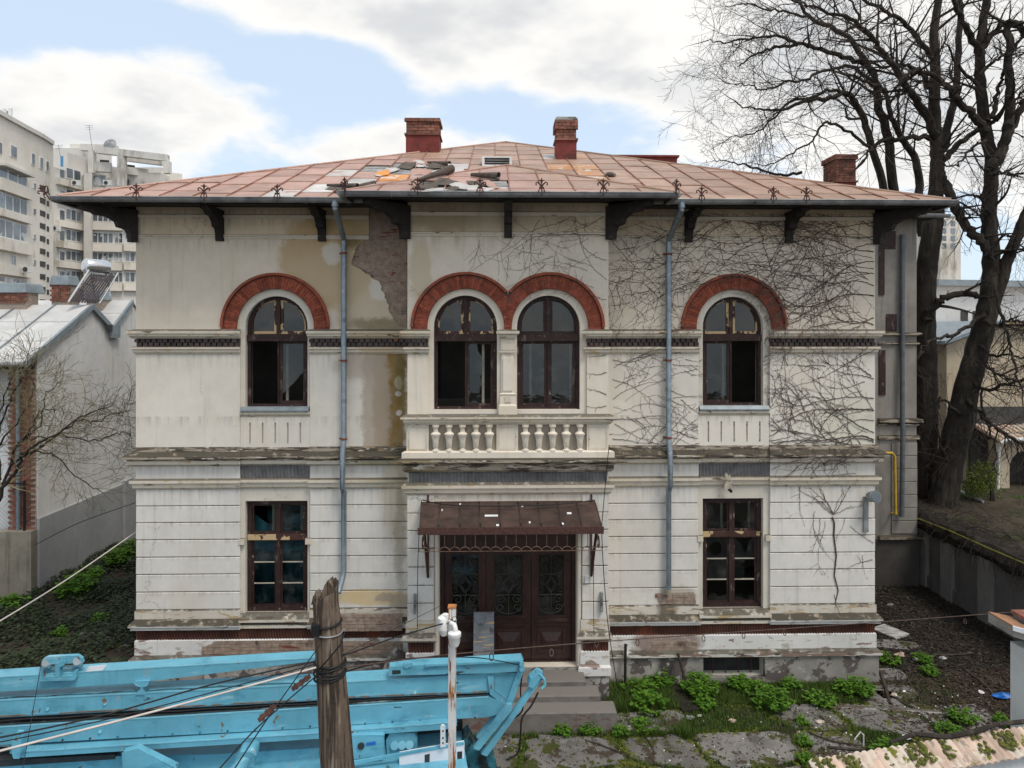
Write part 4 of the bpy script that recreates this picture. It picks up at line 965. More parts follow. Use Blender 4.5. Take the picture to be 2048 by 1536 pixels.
hipl = [(-1, 1, -EX0 + YE), (1, 1, EX1 + YE)]    # y - ye <= x - x0 and y - ye <= x1 - x
def under_bay(x, y):
    if y > yr: return False
    h = min(bz(y), BZ + (x - BE0) * SL, BZ + (BE1 - x) * SL, bz(BAY)); return h > rz(y) + .02
lay_sheets(EX0, EX1, YE, HALF, rz, hipl, roof, HOLES_M, under=under_bay)
lay_sheets(BE0, BE1, BYE, BH, bz, [(-1, 1, -BE0 + BYE), (1, 1, BE1 + BYE)], bayroof, HOLES_B, cw=.58, rowl=.80)
# hip and ridge cappings
cap = MB()
def capline(a, b, r=.03): return MB().tube([a, b], r, 6)
up = Vector((0, 0, .02))
for a, b, mt in ((Vector((EX0, YE, ZE)), Vector((AX, AY, rz(AY))), 'sheet_pink'), (Vector((EX1, YE, ZE)), Vector((AX, AY, rz(AY))), 'sheet_brown')): capline(a + up, b + up).build('hip_capping', M[mt], roof)
for a, b, mt in ((Vector((BE0, BYE, BZ)), Vector((BAX, BAY, bz(BAY))), 'sheet_pink'), (Vector((BE1, BYE, BZ)), Vector((BAX, BAY, bz(BAY))), 'sheet_brown'), (Vector((BAX, BAY, bz(BAY))), Vector((BAX, yr, bz(BAY))), 'sheet_brown')): capline(a + up, b + up, .022).build('hip_capping', M[mt], bayroof)
def roofhit(px, py, ye=YE, ze=ZE):
    d = ray(px, py); # z = ze + (y-ye)*SL
    t = (ze + (CAM.y - ye) * SL - CAM.z) / (d.z - d.y * SL); return CAM + d * t
# bare boards in the torn openings
for p3, par in holes_found:
    x0 = min(p.x for p in p3); x1 = max(p.x for p in p3); y0 = min(p.y for p in p3); y1 = max(p.y for p in p3)
    f_ = bz if par is bayroof else rz; y = y0 + .01
    while y < y1 - .05:
        h = random.uniform(.10, .17); e0, e1 = random.uniform(-.04, .05), random.uniform(-.05, .04)
        hl = [(-1, 1, -EX0 + YE - .05), (1, 1, EX1 + YE - .05)] if par is roof else [(-1, 1, -BE0 + BYE - .05), (1, 1, BE1 + BYE - .05)]
        q = clip_poly([(x0 + e0, y), (x1 + e1, y), (x1 + e1, min(y + h, y1)), (x0 + e0, min(y + h, y1))], hl)
        if len(q) >= 3:
            dz = random.uniform(-.012, .006); n = len(q)
            t = [Vector((a, b, f_(b) + dz)) for a, b in q]; bo = [v - Vector((0, 0, .02)) for v in t]
            MB().add(t + bo, [tuple(range(n))] + [(i, i+n, (i+1) % n + n, (i+1) % n) for i in range(n)]).build('roof_board', M['board'], par)
        y += h + .012
# rolled back sheets of felt and tin
def roll(a, b, r0, r1, turns, mat, par, flap=.25):
    a, b = Vector(a), Vector(b); t = (b - a).normalized(); upv = Vector((0, -SL, 1)).normalized(); s = t.cross(upv).normalized()
    n = 16; mb = MB(); vs_ = []
    m = 7
    for i in range(m + 1):
        c = a + (b - a) * (i / m); r = r0 + (r1 - r0) * i / m
        for k in range(n + 1):
            an = -1.57 + turns * 2 * math.pi * k / n; rr_ = r * (1 - .45 * k / n)
            vs_.append(c + upv * r + s * (rr_ * math.cos(an)) + upv * (rr_ * math.sin(an)))
        vs_.append(c - s * flap * (.6 + .4 * math.sin(i)) + upv * .02)
    w_ = n + 2
    fs = [(i*w_+k, i*w_+k+1, (i+1)*w_+k+1, (i+1)*w_+k) for i in range(m) for k in range(n)] + [(i*w_, (i+1)*w_, (i+1)*w_+n+1, i*w_+n+1) for i in range(m)]
    return mb.add(vs_, fs).build('curled_sheet', mat, par, True)
for (xa, ya, xb_, yb_, r0, r1, tn, ye, ze, par) in ((822, 369, 903, 350, .015, .10, 1.1, BYE, BZ, bayroof), (943, 356, 998, 363, .04, .085, 1.0, BYE, BZ, bayroof), (655, 376, 716, 382, .03, .07, .9, YE, ZE, roof), (706, 381, 750, 376, .04, .07, .8, YE, ZE, roof),
                                          (856, 329, 900, 336, .03, .075, .8, YE, ZE, roof), (828, 330, 850, 335, .03, .015, .6, YE, ZE, roof)):
    roll(roofhit(xa, ya, ye, ze) + Vector((0, 0, .03)), roofhit(xb_, yb_, ye, ze) + Vector((0, 0, .03)), r0, r1, tn, M['felt'], par, .06)
# torn scraps of tin and felt lying crosswise over the openings
rf_ = random.Random(77)
for px, py, wd, hg, mt, bay in ((690, 384, .55, .30, 'felt', 0), (668, 379, .30, .25, 'felt', 0), (742, 381, .35, .22, 'sheet_pale', 0), (775, 345, .40, .45, 'sheet_pale', 0), (812, 337, .5, .35, 'felt', 0), (838, 333, .40, .40, 'sheet_pale', 0), (872, 336, .5, .35, 'felt', 0), (842, 350, .55, .28, 'sheet_pink', 0), (905, 344, .55, .30, 'sheet_pale', 0), (850, 378, .50, .28, 'felt', 1), (895, 371, .55, .22, 'felt', 1), (925, 378, .6, .20, 'sheet_pale', 1), (958, 371, .45, .30, 'felt', 1), (870, 384, .7, .12, 'sheet_pale', 1), (960, 384, .5, .12, 'sheet_pale', 1), (832, 372, .25, .35, 'sheet_pink', 1), (985, 376, .22, .35, 'sheet_pink', 1), (765, 352, .3, .3, 'sheet_orange', 0), (905, 383, .35, .16, 'felt', 1)):
    c = roofhit(px, py, BYE if bay else YE, BZ if bay else ZE); rot = rf_.uniform(-.45, .45); n = 11; top = []
    lift = rf_.uniform(.0, .10)
    for k in range(n):
        a = 2 * math.pi * k / n; q = (abs(math.cos(a)) ** 4 + abs(math.sin(a)) ** 4) ** -.25 * rf_.uniform(.55, 1.1)
        u, v = q * math.cos(a) * wd / 2, q * math.sin(a) * hg * .9; x, y = u * math.cos(rot) - v * math.sin(rot), u * math.sin(rot) + v * math.cos(rot)
        top.append(Vector((c.x + x, c.y + y, c.z + y * SL + .03 + lift * max(0, v / hg) + rf_.uniform(0, .02))))
    bot = [v - Vector((0, 0, .008)) for v in top]
    MB().add(top + bot, [tuple(range(n)), tuple(reversed(range(n, 2*n)))] + [(i, i + n, (i+1) % n + n, (i+1) % n) for i in range(n)]).build('torn_sheet', M[mt], bayroof if bay else roof)
tag(MB().lathe([(.12, 0), (.14, .04), (.11, .08), (.05, .09)], 6, tuple(roofhit(1220, 354) + Vector((0, 0, .01)))).build('loose_stone', M['basement']), 'loose grey stone lying on the rust stained roof sheets', 'stone')
# roof hatch
hp = roofhit(994, 333); zh = .24
hat = MB().plate(rect(hp.x - .36, hp.x + .36, hp.z - .02, hp.z + zh), [rect(hp.x - .30, hp.x + .30, hp.z + .04, hp.z + zh - .035)], hp.y - .02, hp.y + .03).build('skylight', M['far_frame'], roof)
yb2 = hp.y + .75
MB().hexa([(hp.x - .36, hp.y + .031, hp.z + zh), (hp.x + .36, hp.y + .031, hp.z + zh), (hp.x + .36, yb2, rz(yb2) + .04), (hp.x - .36, yb2, rz(yb2) + .04)], [(hp.x - .36, hp.y + .031, hp.z - .05), (hp.x + .36, hp.y + .031, hp.z - .05), (hp.x + .36, yb2, rz(yb2) - .02), (hp.x - .36, yb2, rz(yb2) - .02)]).build('skylight_box', M['far_dark'], roof)
for k in range(2): MB().box(hp.x - .30, hp.x + .30, hp.y - .01, hp.y + .02, hp.z + .085 + .06 * k, hp.z + .10 + .06 * k).build('skylight_slat', M['zinc'], roof)

# --- chimneys: each visible brick a piece
BRK = [0]
def chimney(cx, cy, w_, d_, zbase, ztop, band, lean=0.0, cap='corbel'):
    ch = MB().box(cx - w_/2 + .012, cx + w_/2 - .012, cy - d_/2 + .012, cy + d_/2 - .012, zbase - .6, ztop - .02).build('chimney', M['mortar_dark'], roof)
    zr = zbase + (ztop - zbase) * band
    M_red = M['chim_red']
    mb = MB().box(cx - w_/2 - .004, cx + w_/2 + .004, cy - d_/2 - .004, cy + d_/2 + .004, zbase - .6, zr)
    mb.build('painted_base', M_red, ch)
    MB().box(cx - w_/2 - .04, cx + w_/2 + .04, cy - d_/2 - .04, cy + d_/2 + .04, zr, zr + .05).build('chimney_band', M['brick_chim'], ch)
    bh = .078; z_ = zr + .05; r = 0
    top_from = ztop - (.16 if cap == 'corbel' else .22)
    bx_me = {}
    while z_ < ztop - .01:
        out = .0
        if z_ > top_from: out = .045
        wW, dD = w_ + 2*out, d_ + 2*out
        nx = max(3, round(wW / .2)); L = wW / nx
        for k in range(nx + (r % 2)):
            xa = cx - wW/2 + (k - .5 * (r % 2)) * L; xb_ = min(xa + L, cx + wW/2); xa = max(xa, cx - wW/2)
            if xb_ - xa < .03: continue
            key = round(xb_ - xa, 3)
            if key not in bx_me: bx_me[key] = MB().box(-key/2 + .006, key/2 - .006, -.05, .05, .004, bh - .006).mesh('brick', M['brick_chim'])
            link('brick', bx_me[key], ch, Matrix.Translation(((xa + xb_)/2, cy - dD/2 + .05 + random.uniform(-.008, .006), z_))); BRK[0] += 1
        # flank that the camera sees: the side nearer the middle of the picture
        sx_ = cx - wW/2 + .05 if cx > 0 else cx + wW/2 - .05
        ny = max(2, round((dD - .2) / .2)); Ly = (dD - .1) / ny
        key = ('y', round(Ly, 3))
        if key not in bx_me: bx_me[key] = MB().box(-.05, .05, -Ly/2 + .006, Ly/2 - .006, .004, bh - .006).mesh('brick', M['brick_chim'])
        for k in range(ny):
            link('brick', bx_me[key], ch, Matrix.Translation((sx_ + random.uniform(-.004, .004), cy - dD/2 + .1 + Ly * (k + .5), z_))); BRK[0] += 1
        z_ += bh; r += 1
    if cap == 'stone':
        MB().lathe([(w_ * .78, 0), (w_ * .80, .10), (w_ * .66, .17), (w_ * .2, .20)], 4, (cx, cy, ztop - .02), math.pi / 4).build('chimney_cap', M['basement'], ch)
    else: MB().box(cx - w_/2 - .03, cx + w_/2 + .03, cy - d_/2 - .03, cy + d_/2 + .03, ztop - .012, ztop + .02).build('chimney_cap', M['brick_chim'], ch)
    return ch
M['chim_red'] = simple('red_painted_chimney', (.16, .032, .026), .75, .25, 4, .3, 30, layers=[((.34, .30, .28), 5, .70, .76), ((.09, .03, .026), 3, .55, .7)])
yc = 5.0; a_, b_ = P(812, 300, yc), P(878, 238, yc); chimney((a_.x + b_.x)/2, yc + .35, b_.x - a_.x, .7, P(846, 303, yc).z, b_.z, .5)
hpt = roofhit(1133, 320); a_, b_ = P(1113, 300, hpt.y), P(1153, 232, hpt.y)
chimney((a_.x + b_.x)/2, hpt.y + .3, b_.x - a_.x, .55, hpt.z, b_.z - .15, .52, cap='stone')
yc = 6.3; a_, b_ = P(1672, 360, yc), P(1712, 312, yc); 
chimney((a_.x + b_.x)/2, yc + .4, b_.x - a_.x, .8, P(1690, 372, yc).z, b_.z, .12)
# red sheet-metal parapet behind the right hip
yq = 8.0; a_, b_ = P(1215, 318, yq), P(1354, 313, yq)
MB().box(a_.x, b_.x, yq, yq + 1.2, P(1300, 352, yq).z - .8, b_.z - .03).build('roof_box', M['chim_red'], roof)
MB().box(a_.x - .05, b_.x + .06, yq - .06, yq + 1.26, b_.z - .028, b_.z + .03).build('roof_box_capping', M['chim_red'], roof)

# ================================================================== eaves
sof = MB()
def soffit_boards(x0, x1, y0, y1, zz):
    y = y0
    while y < y1 - .02:
        box('soffit_board', M['soffit'], house, x0, x1, y, min(y + .15, y1), zz + .10 * (y - y0) / max(.01, y1 - y0), zz + .022 + .10 * (y - y0) / max(.01, y1 - y0)); y += .157
soffit_boards(EX0 + .05, BXL - .02, YE + .05, .05, ZEAVE_B + .02); soffit_boards(BXR + .02, EX1 - .05, YE + .05, .05, ZEAVE_B + .02)
soffit_boards(BE0 + .05, BXL - .02, BYE + .05, YE + .04, ZEAVE_B + .022); soffit_boards(BXR + .02, BE1 - .05, BYE + .05, YE + .04, ZEAVE_B + .022); soffit_boards(BXL - .015, BXR + .015, BYE + .05, BY + .03, ZEAVE_B + .022)
for x0, x1 in ((EX0, EX0 + .9), (EX1 - .9, EX1)): box('soffit_board', M['soffit'], house, x0 + .05, x1 - .05, .055, 14, ZEAVE_B + .02, ZEAVE_B + .042)
for x0, x1, y in ((EX0, BE0 + .5, YE), (BE1 - .5, EX1, YE), (BE0, BE1, BYE)): box('fascia_board', M['soffit'], house, x0 + .03, x1 - .03, y + .03, y + .055, ZEAVE_B + .004, ZE - .035)
box('fascia_board', M['soffit'], house, EX0 + .028, EX0 + .05, YE + .06, 14, ZEAVE_B + .004, ZE - .035)
box('fascia_board', M['soffit'], house, EX1 - .05, EX1 - .028, YE + .06, 14, ZEAVE_B + .004, ZE - .035)
for xx in (BE0 + .03, BE1 - .055): box('fascia_board', M['soffit'], house, xx, xx + .025, BYE + .06, YE + .03, ZEAVE_B + .004, ZE - .035)
# carved brackets
bp = [(.0, 0), (-.80, 0), (-.80, -.08), (-.66, -.09), (-.60, -.16), (-.42, -.17), (-.30, -.25), (-.27, -.34), (-.15, -.37), (-.11, -.46), (-.10, -.60), (0, -.60)]
def bracket_mesh(wd): return MB().prism([(-wd/2, y, zz) for y, zz in bp], (wd, 0, 0)).mesh('eave_bracket', M['soffit'])
bk = bracket_mesh(.15)
zbk = ZEAVE_B + .03
for xx, Y in ((wx(441), 0), (wx(645), 0), (wx(1376), 0), (wx(1576), 0), (P(1016, 660, BY).x, BY)):
    link('eave_bracket', bk, house, Matrix.Translation((xx, Y + (.03 if Y == 0 else .03), zbk)))
bk2 = MB().prism([(-.09, y * 1.25, zz * 1.05) for y, zz in bp], (.18, 0, 0)).mesh('corner_bracket', M['soffit'])
for xx, yy, ang in ((XL, 0, -40), (XR, 0, 40), (BXL, BY, -40), (BXR, BY, 40)):
    link('corner_bracket', bk2, house, Matrix.Translation((xx, yy, zbk)) @ Matrix.Rotation(R(ang), 4, 'Z'))
# --- gutters
def gutter(a, b, r=.075):
    a, b = Vector(a), Vector(b); t = (b - a).normalized(); s = Vector((t.y, -t.x, 0)); n = 9; mb = MB(); vs_ = []
    for c in (a, b):
        for k in range(n):
            an = math.pi * k / (n - 1); vs_.append(c + s * r * math.cos(an) - Vector((0, 0, 1)) * r * 1.15 * math.sin(an))
    mb.add(vs_, [(k, k+1, n+k+1, n+k) for k in range(n-1)] + [tuple(range(n)), tuple(reversed(range(n, 2*n)))])
    mb.tube([a + s * r, b + s * r], .013, 6)
    o = mb.build('gutter', M['zinc'], house, True)
    L = (b - a).length; k = .9
    while k < L:
        c = a + t * k; m2 = MB(); q = []
        for j in range(n): an = math.pi * j / (n - 1); q.append(c + s * (r + .004) * math.cos(an) - Vector((0, 0, 1)) * (r + .004) * 1.15 * math.sin(an))
        m2.tube(q, .008, 4); m2.build('gutter_joint', M['zinc'], o); k += 1.85
    return o
GZ = ZE - .025
gutter((EX0 - .06, YE - .06, GZ), (BE0 + .45, YE - .06, GZ)); gutter((BE1 - .45, YE - .06, GZ), (EX1 + .06, YE - .06, GZ))
gutter((BE0 - .06, BYE - .06, GZ), (BE1 + .06, BYE - .06, GZ))
gutter((EX0 - .06, YE + 6, GZ), (EX0 - .06, YE - .02, GZ)); gutter((EX1 + .06, YE - .02, GZ), (EX1 + .06, YE + 6, GZ))
for xx, s in ((BE0 - .06, -1), (BE1 + .06, 1)):
    A, B = (xx, YE + .0, GZ), (xx, BYE - .02, GZ); gutter(*( (A, B) if s < 0 else (B, A)))
# --- wrought iron lily ornaments on the gutters
fm = MB()
fm.tube([(0, 0, -.09), (0, 0, .15)], .011, 6); fm.tube([(0, 0, .14), (0, 0, .18), (0, 0, .23)], [.012, .026, .003], 6)
for s in (-1, 1):
    fm.tube([(0, 0, .06), (s * .035, -.004, .12), (s * .075, -.006, .15), (s * .10, -.006, .135), (s * .103, -.006, .108), (s * .085, -.006, .098)], [.011, .014, .013, .012, .011, .013], 5)
    fm.tube([(0, 0, .05), (s * .04, -.01, .03), (s * .055, -.012, -.01), (s * .04, -.012, -.03)], [.011, .010, .010, .012], 5)
    fm.tube([(s * .0, -.004, .155), (s * .035, -.006, .185), (s * .055, -.006, .175)], [.008, .009, .011], 5)
fm.tube([(-.045, 0, .055), (.045, 0, .055)], .012, 5)
fme = fm.mesh('gutter_ornament', M['iron'])
for px, Y in ((275, YE), (410, YE), (556, YE), (1402, YE), (1545, YE), (1611, YE)):
    link('gutter_ornament', fme, house, Matrix.Translation((wx(px, Y - .1), Y - .14, GZ + .02)) @ Matrix.Rotation(random.uniform(-.2, .2), 4, 'Z'))
for px in (690, 836, 960, 1083, 1206, 1352):
    x_ = wx(px, BYE - .1); a = 0
    if px in (690, 1352): a = -.7 if px == 690 else .7; x_ += .0
    link('gutter_ornament', fme, house, Matrix.Translation((x_, BYE - .14, GZ + .02)) @ Matrix.Rotation(a + random.uniform(-.15, .15), 4, 'Z'))
link('gutter_ornament', fme, house, Matrix.Translation((EX0 - .12, YE - .12, GZ + .02)) @ Matrix.Rotation(R(-35), 4, 'Y'))
# --- downpipes
def downpipe(px_top, px, py_bot, shoe):
    xt, x = wx(px_top, YE), wx(px, -.1); Y = -.11; r = .055
    zt = GZ - .07
    pts = [(xt, YE - .06, zt), (xt, YE - .06, z0(433)), (xt + (x - xt) * .25, YE + .1, z0(440)), (x, Y - .02, z0(478)), (x, Y, z0(490)), (x, Y, z0(880))]
    # step round the string courses
    pts += [(x, Y - .12, z0(905)), (x, Y - .12, z0(972)), (x, Y, z0(985)), (x, Y, z0(py_bot))]
    if shoe: pts += [(x - .01, Y - .05, z0(py_bot + 12)), (x - .06, Y - .22, z0(py_bot + 36))]
    o = MB().tube([Vector(p) for p in pts], r, 12).build('downpipe', M['pipe'], house, True)
    MB().tube([(xt, YE - .06, zt + .02), (xt, YE - .06, z0(430))], .068, 12).build('pipe_head', M['pipe'], o, True)
    for py in (507, 721, 877):
        y_ = Y if py < 890 else Y - .12
        MB().lathe([(r + .008, -.02), (r + .012, -.02), (r + .012, .02), (r + .008, .02)], 12, (x, y_, z0(py))).box(x - .09, x - .04, Y, .02, z0(py) - .012, z0(py) + .012).build('pipe_clamp', M['clamp'], o)
    for py in (620, 800, 985): MB().lathe([(r + .002, -.03), (r + .006, -.028), (r + .006, .028), (r + .002, .03)], 12, (x, Y, z0(py))).build('pipe_joint', M['pipe'], o)
downpipe(672, 688, 1140, True); downpipe(1361, 1337, 1182, False)

# ================================================================== recessed wing on the right
M['wing_dark'] = stucco('black_wing_plinth', (.06, .055, .05), var=.3, grime=.6, dirt_c=(.02, .018, .016))  # near-black colour, darker than the wing wall above
WY = 5.05; WXR = wx(1833, WY); zw = lambda py: P(1800, py, WY).z
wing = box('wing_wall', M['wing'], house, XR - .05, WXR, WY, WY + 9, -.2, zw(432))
for (pa, pb, d) in ((664, 672, .10), (684, 690, .06), (836, 846, .12), (846, 852, .05), (870, 880, .06), (1070, 1078, .14)):
    mould('wing_moulding', M['trim_dark'], wx(1755, WY), WXR, [(.02, zw(pa)), (d, zw(pa + 2)), (d, zw(pb - 2)), (.02, zw(pb))], WY, 0, 1, wing)
k = 0
for py in range(885, 1065, 26):
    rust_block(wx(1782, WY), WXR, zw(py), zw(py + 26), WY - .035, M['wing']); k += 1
for (x0, x1, ya, yb_) in ((1757, 1768, 485, 590), (1772, 1792, 628, 662), (1757, 1770, 700, 790), (1768, 1790, 462, 498)):
    box('wing_window', M['wood'] , wing, wx(x0, WY), wx(x1, WY), WY - .03, WY - .002, zw(yb_), zw(ya))
MB().tube([(wx(1801, WY), WY - .1, zw(470)), (wx(1800, WY), WY - .1, zw(700)), (wx(1798, WY), WY - .15, zw(830)), (wx(1797, WY), WY - .2, zw(860)), (wx(1797, WY), WY - .15, zw(1030))], .065, 10).build('wing_downpipe', M['pipe_dark'], wing, True)
MB().tube([(wx(1762, WY - .2), WY - .3, zw(902)), (wx(1780, WY - .2), WY - .3, zw(902)), (wx(1785, WY - .2), WY - .3, zw(908)), (wx(1787, WY - .2), WY - .3, zw(1022)), (wx(1789, WY - .2), WY - .05, zw(1026))], .036, 8).build('gas_pipe', M['yellow'], wing, True)
box('wing_plinth', M['wing_dark'], wing, XR - .04, WXR + .04, WY - .06, WY - .001, -.2, zw(1078))
wr2 = MB().add([(XR, WY - .5, zw(437)), (WXR + .5, WY - .5, zw(437)), (WXR + .5, WY + 9, zw(437)), (XR, WY + 9, zw(437)), ((XR + WXR) / 2 - 1, WY + 4, zw(437) + 1.5)], [(0, 1, 4), (1, 2, 4), (2, 3, 4), (3, 0, 4), (3, 2, 1, 0)]).build('wing_roof', M['soffit'], house)
gutter((XR + .9, WY - .55, zw(436)), (WXR + .55, WY - .55, zw(436)))
# floodlight on the house corner and the broken sign above the right window
fx = wx(1742, -.15)
fl = MB().box(fx - .09, fx + .0, -.06, -.012, z0(1072), z0(1000)).build('floodlight', M['zinc'], house)
MB().tube([(fx, -.10, z0(998)), (fx + .02, -.28, z0(994))], [.09, .125], 16).build('lamp_shade', M['zinc'], fl, True)
MB().tube([(fx + .0185, -.265, z0(994.4)), (fx + .022, -.287, z0(993.8))], [.105, .105], 16).build('lens', M['far_glass'], fl)
x_ = wx(1458, -.1)
sg = thing('broken_sign', (x_, -.03, z0(975)), 'small broken white figure hung on wires above the lower right window', 'ornament')
so = MB()
for q in ([(1449, 946), (1453, 942), (1456, 950), (1460, 946), (1461, 955), (1452, 957)], [(1448, 968), (1453, 957), (1458, 962), (1464, 958), (1461, 966), (1470, 974), (1448, 975)]):
    so.plate([W(a - 0, b + 3, -.1) for a, b in q][::-1], [], -.13, -.09)
so.build('cut_out', M['wood_pale'], sg); MB().tube([(x_, -.10, z0(982)), (x_ + .01, -.2, z0(984))], .03, 6).build('hook', M['black'], sg)
# ================================================================== climbing vine on the right half of the facade
rv = random.Random(5)
def surf(X, Z):
    """how far the facade stands out at this point (front y)"""
    if BXL < X < BXR: base = BY
    else: base = 0.0
    f = zb if base == BY else z0
    if f(678) < Z < f(657): return base - .14
    if f(709) < Z < f(692): return base - .085
    if f(478) < Z < f(466): return base - .04
    if f(922) < Z < f(903): return base - .20
    if f(931) < Z < f(921): return base - .12
    if f(975) < Z < f(957): return base - .10
    if base == 0 and Z < z0(1220) and Z > z0(1257): return -.13
    for wn in WINS:
        d = math.hypot(X - wn['cx'], Z - ZC0)
        if Z > ZC0 - .06 and RBI - .02 < d < RBI + LB + .07: return -.085
        if wn['s0'] < X < wn['s1'] and Z < z0(708): return .04
    for cx in (CXA, CXB):
        d = math.hypot(X - cx, Z - ZCB)
        if base == BY and Z > ZCB - .06 and RBB - .02 < d < RBB + LB + .07: return BY - .085
    return base
def blocked(X, Z):
    for wn in WINS:
        if Z > ZC0:
            if math.hypot(X - wn['cx'], Z - ZC0) < RW - .02: return True
        elif Z > Z_SILL_U and abs(X - wn['cx']) < RW - .02: return True
        x0, x1, za, zb_ = wn['low']
        if x0 < X < x1 and za < Z < zb_ - .35: return True
    for cx in (CWA, CWB):
        if (Z > ZCB and math.hypot(X - cx, Z - ZCB) < RBW) or (zb(820) < Z <= ZCB and abs(X - cx) < RBW): return True
    return False
stems, twigs = MB(), MB()
SEGN = [0]
def vgrow(X, Z, ang, r, L, lvl, curl=0.0, xlim=None, tgt=None):
    step = .052; pts = []; n = int(L / step); a = ang; dr = curl; zig = 1; ph = rv.uniform(0, 6.28); fq = rv.uniform(.10, .22); am = rv.uniform(.15, .42)
    for i in range(n):
        if xlim and not (xlim[0] < X < xlim[1] and xlim[2] < Z < xlim[3]): break
        if blocked(X, Z): break
        y = surf(X, Z) - r * .8 - .003
        pts.append(Vector((X, y, Z)))
        dr += rv.uniform(-.03, .03); dr *= .9; a += dr; zig = -zig
        b = a + am * math.sin(i * fq + ph) * (.6 if lvl == 0 else 1) + zig * rv.uniform(0, .38) + rv.uniform(-.12, .12)
        X += math.cos(b) * step; Z += math.sin(b) * step
        SEGN[0] += 1
        if lvl < 4 and rv.random() < (.13, .19, .16, .06)[lvl] and i > 1:
            s = rv.choice((-1, 1)); vgrow(X, Z, b + s * rv.uniform(.35, 1.1), r * rv.uniform(.5, .7), max(.12, L * rv.uniform(.22, .5) * (1 - .4 * i / max(n, 1))), lvl + 1, s * rv.uniform(-.05, .03), xlim)
    if len(pts) > 1:
        m = len(pts); (stems if lvl == 0 else twigs).tube(pts, [max(.0021, r * (1 - .75 * i / m) * rv.uniform(.85, 1.3)) for i in range(m)], 4 if lvl == 0 else 3, False)
LIM = (BXR + .01, XR - .01, z0(960), z0(421))
LIMB = (wx(900, BY), BXR - .01, zb(640), zb(420))
# stems enter round the right corner and along the eaves, sweeping left
for py, ang, r, L in ((450, 165, .012, 5.4), (470, 185, .013, 5.2), (500, 170, .014, 5.6), (520, 195, .012, 4.6), (545, 178, .012, 4.4), (570, 160, .012, 3.0), (590, 172, .016, 3.4), (635, 195, .014, 2.4), (650, 150, .010, 2.0),
                      (700, 200, .010, 2.0), (760, 170, .010, 2.0), (800, 160, .011, 2.2), (825, 176, .016, 2.4), (845, 190, .009, 2.2), (885, 172, .018, 3.2), (890, 168, .014, 4.5), (905, 176, .017, 3.8), (440, 190, .010, 5.0), (485, 178, .011, 5.2), (870, 150, .012, 2.2), (535, 170, .010, 4.4)):
    X, Z = wx(1747), z0(py); vgrow(X, Z, R(ang), r * .66, L * 1.1, 0, 0, LIM)
for px, py, ang, r, L in ((1560, 440, 200, .010, 3.4), (1480, 430, 205, .010, 3.0), (1420, 440, 215, .009, 2.6), (1640, 430, 215, .010, 3.6), (1380, 520, 190, .009, 1.8), (1400, 560, 200, .009, 1.8), (1330, 470, 200, .009, 1.3), (1225, 480, -40, .008, 1.6), (1240, 560, -20, .008, 1.4), (1345, 600, 200, .008, 1.3), (1223, 610, 10, .007, 1.2),
                          (1225, 720, 5, .008, 1.3), (1225, 760, -15, .008, 1.3), (1225, 800, 20, .008, 1.3), (1225, 840, 0, .009, 1.3), (1330, 700, 190, .008, 1.2), (1340, 820, 170, .008, 1.2), (1395, 740, 185, .007, 1.6), (1225, 880, 10, .009, 1.2), (1395, 880, 170, .010, 1.8), (1290, 905, 200, .006, .9), (1700, 610, 185, .012, 2.0)):
    vgrow(wx(px), z0(py), R(ang), r * .58, L * 1.1, 0, 0, LIM)
for px, py, ang, r, L in ((1213, 430, 195, .008, 2.0), (1213, 470, 180, .008, 2.2), (1213, 520, 165, .008, 2.0), (1213, 560, 150, .007, 1.5), (1213, 600, 160, .006, 1.0), (1080, 440, 230, .006, 1.4), (1030, 470, 240, .006, 1.2), (960, 480, 265, .005, .8), (1150, 430, 205, .007, 1.8), (900, 540, 310, .004, .6)):
    vgrow(wx(px, BY), zb(py), R(ang), r * .62, L * 1.2, 0, 0, LIMB)
LIMP = (wx(1170, BY), BXR - .01, zb(830), zb(700)); 
for py in (710, 745, 790, 812): vgrow(wx(1213, BY), zb(py), R(175), .006, .6, 1, 0, LIMP)
# rooted stem on the ground floor that climbs from the plinth and forks
LOWL = (WINS[1]['s1'], XR - .01, z0(1232), z0(960))
xs_ = wx(1669); base_pts = [(1674, 1225), (1670, 1205), (1676, 1180), (1668, 1150), (1672, 1110), (1667, 1070), (1668, 1045), (1664, 1034)]
stems.tube([Vector((W(a, b, 0)[0], surf(W(a, b, 0)[0], W(a, b, 0)[1]) - .012, W(a, b, 0)[1])) for a, b in base_pts], [.006, .008, .011, .014, .015, .017, .018, .018], 5)
for ang, r, L in ((150, .014, 1.0), (40, .014, 1.0), (130, .012, .9), (115, .012, .9), (25, .010, .8), (60, .009, .7), (165, .008, .8)):
    vgrow(wx(1666), z0(1037), R(ang), r * .6, L, 1, 0, LOWL)
for px, py, ang, r, L in ((1640, 1045, 268, .006, .8), (1690, 1045, 272, .005, .6), (1630, 1030, 265, .005, 1.4), (1650, 1050, 262, .005, 1.2), (1725, 1120, 280, .005, .5), (1700, 1060, 300, .005, .8), (1668, 1200, 300, .005, .35), (1745, 1130, 200, .006, .7), (1600, 980, 265, .006, .9)):
    vgrow(wx(px), z0(py), R(ang), r, L, 1, 0, LOWL)
for px in (1420, 1440, 1490, 1515, 1250, 1262, 1275): vgrow(wx(px), z0(920), R(268), .004, .5, 2, 0, (BXR, XR, z0(1060), z0(930)))
def seedrun(n, x0, x1, y0, y1, a0, a1, l0, l1, r):
    for i in range(n):
        px, py = rv.uniform(x0, x1), rv.uniform(y0, y1)
        vgrow(wx(px), z0(py), R(rv.uniform(a0, a1)), r * rv.uniform(.7, 1.4), rv.uniform(l0, l1), 2 if rv.random() < .5 else 1, 0, LIM)
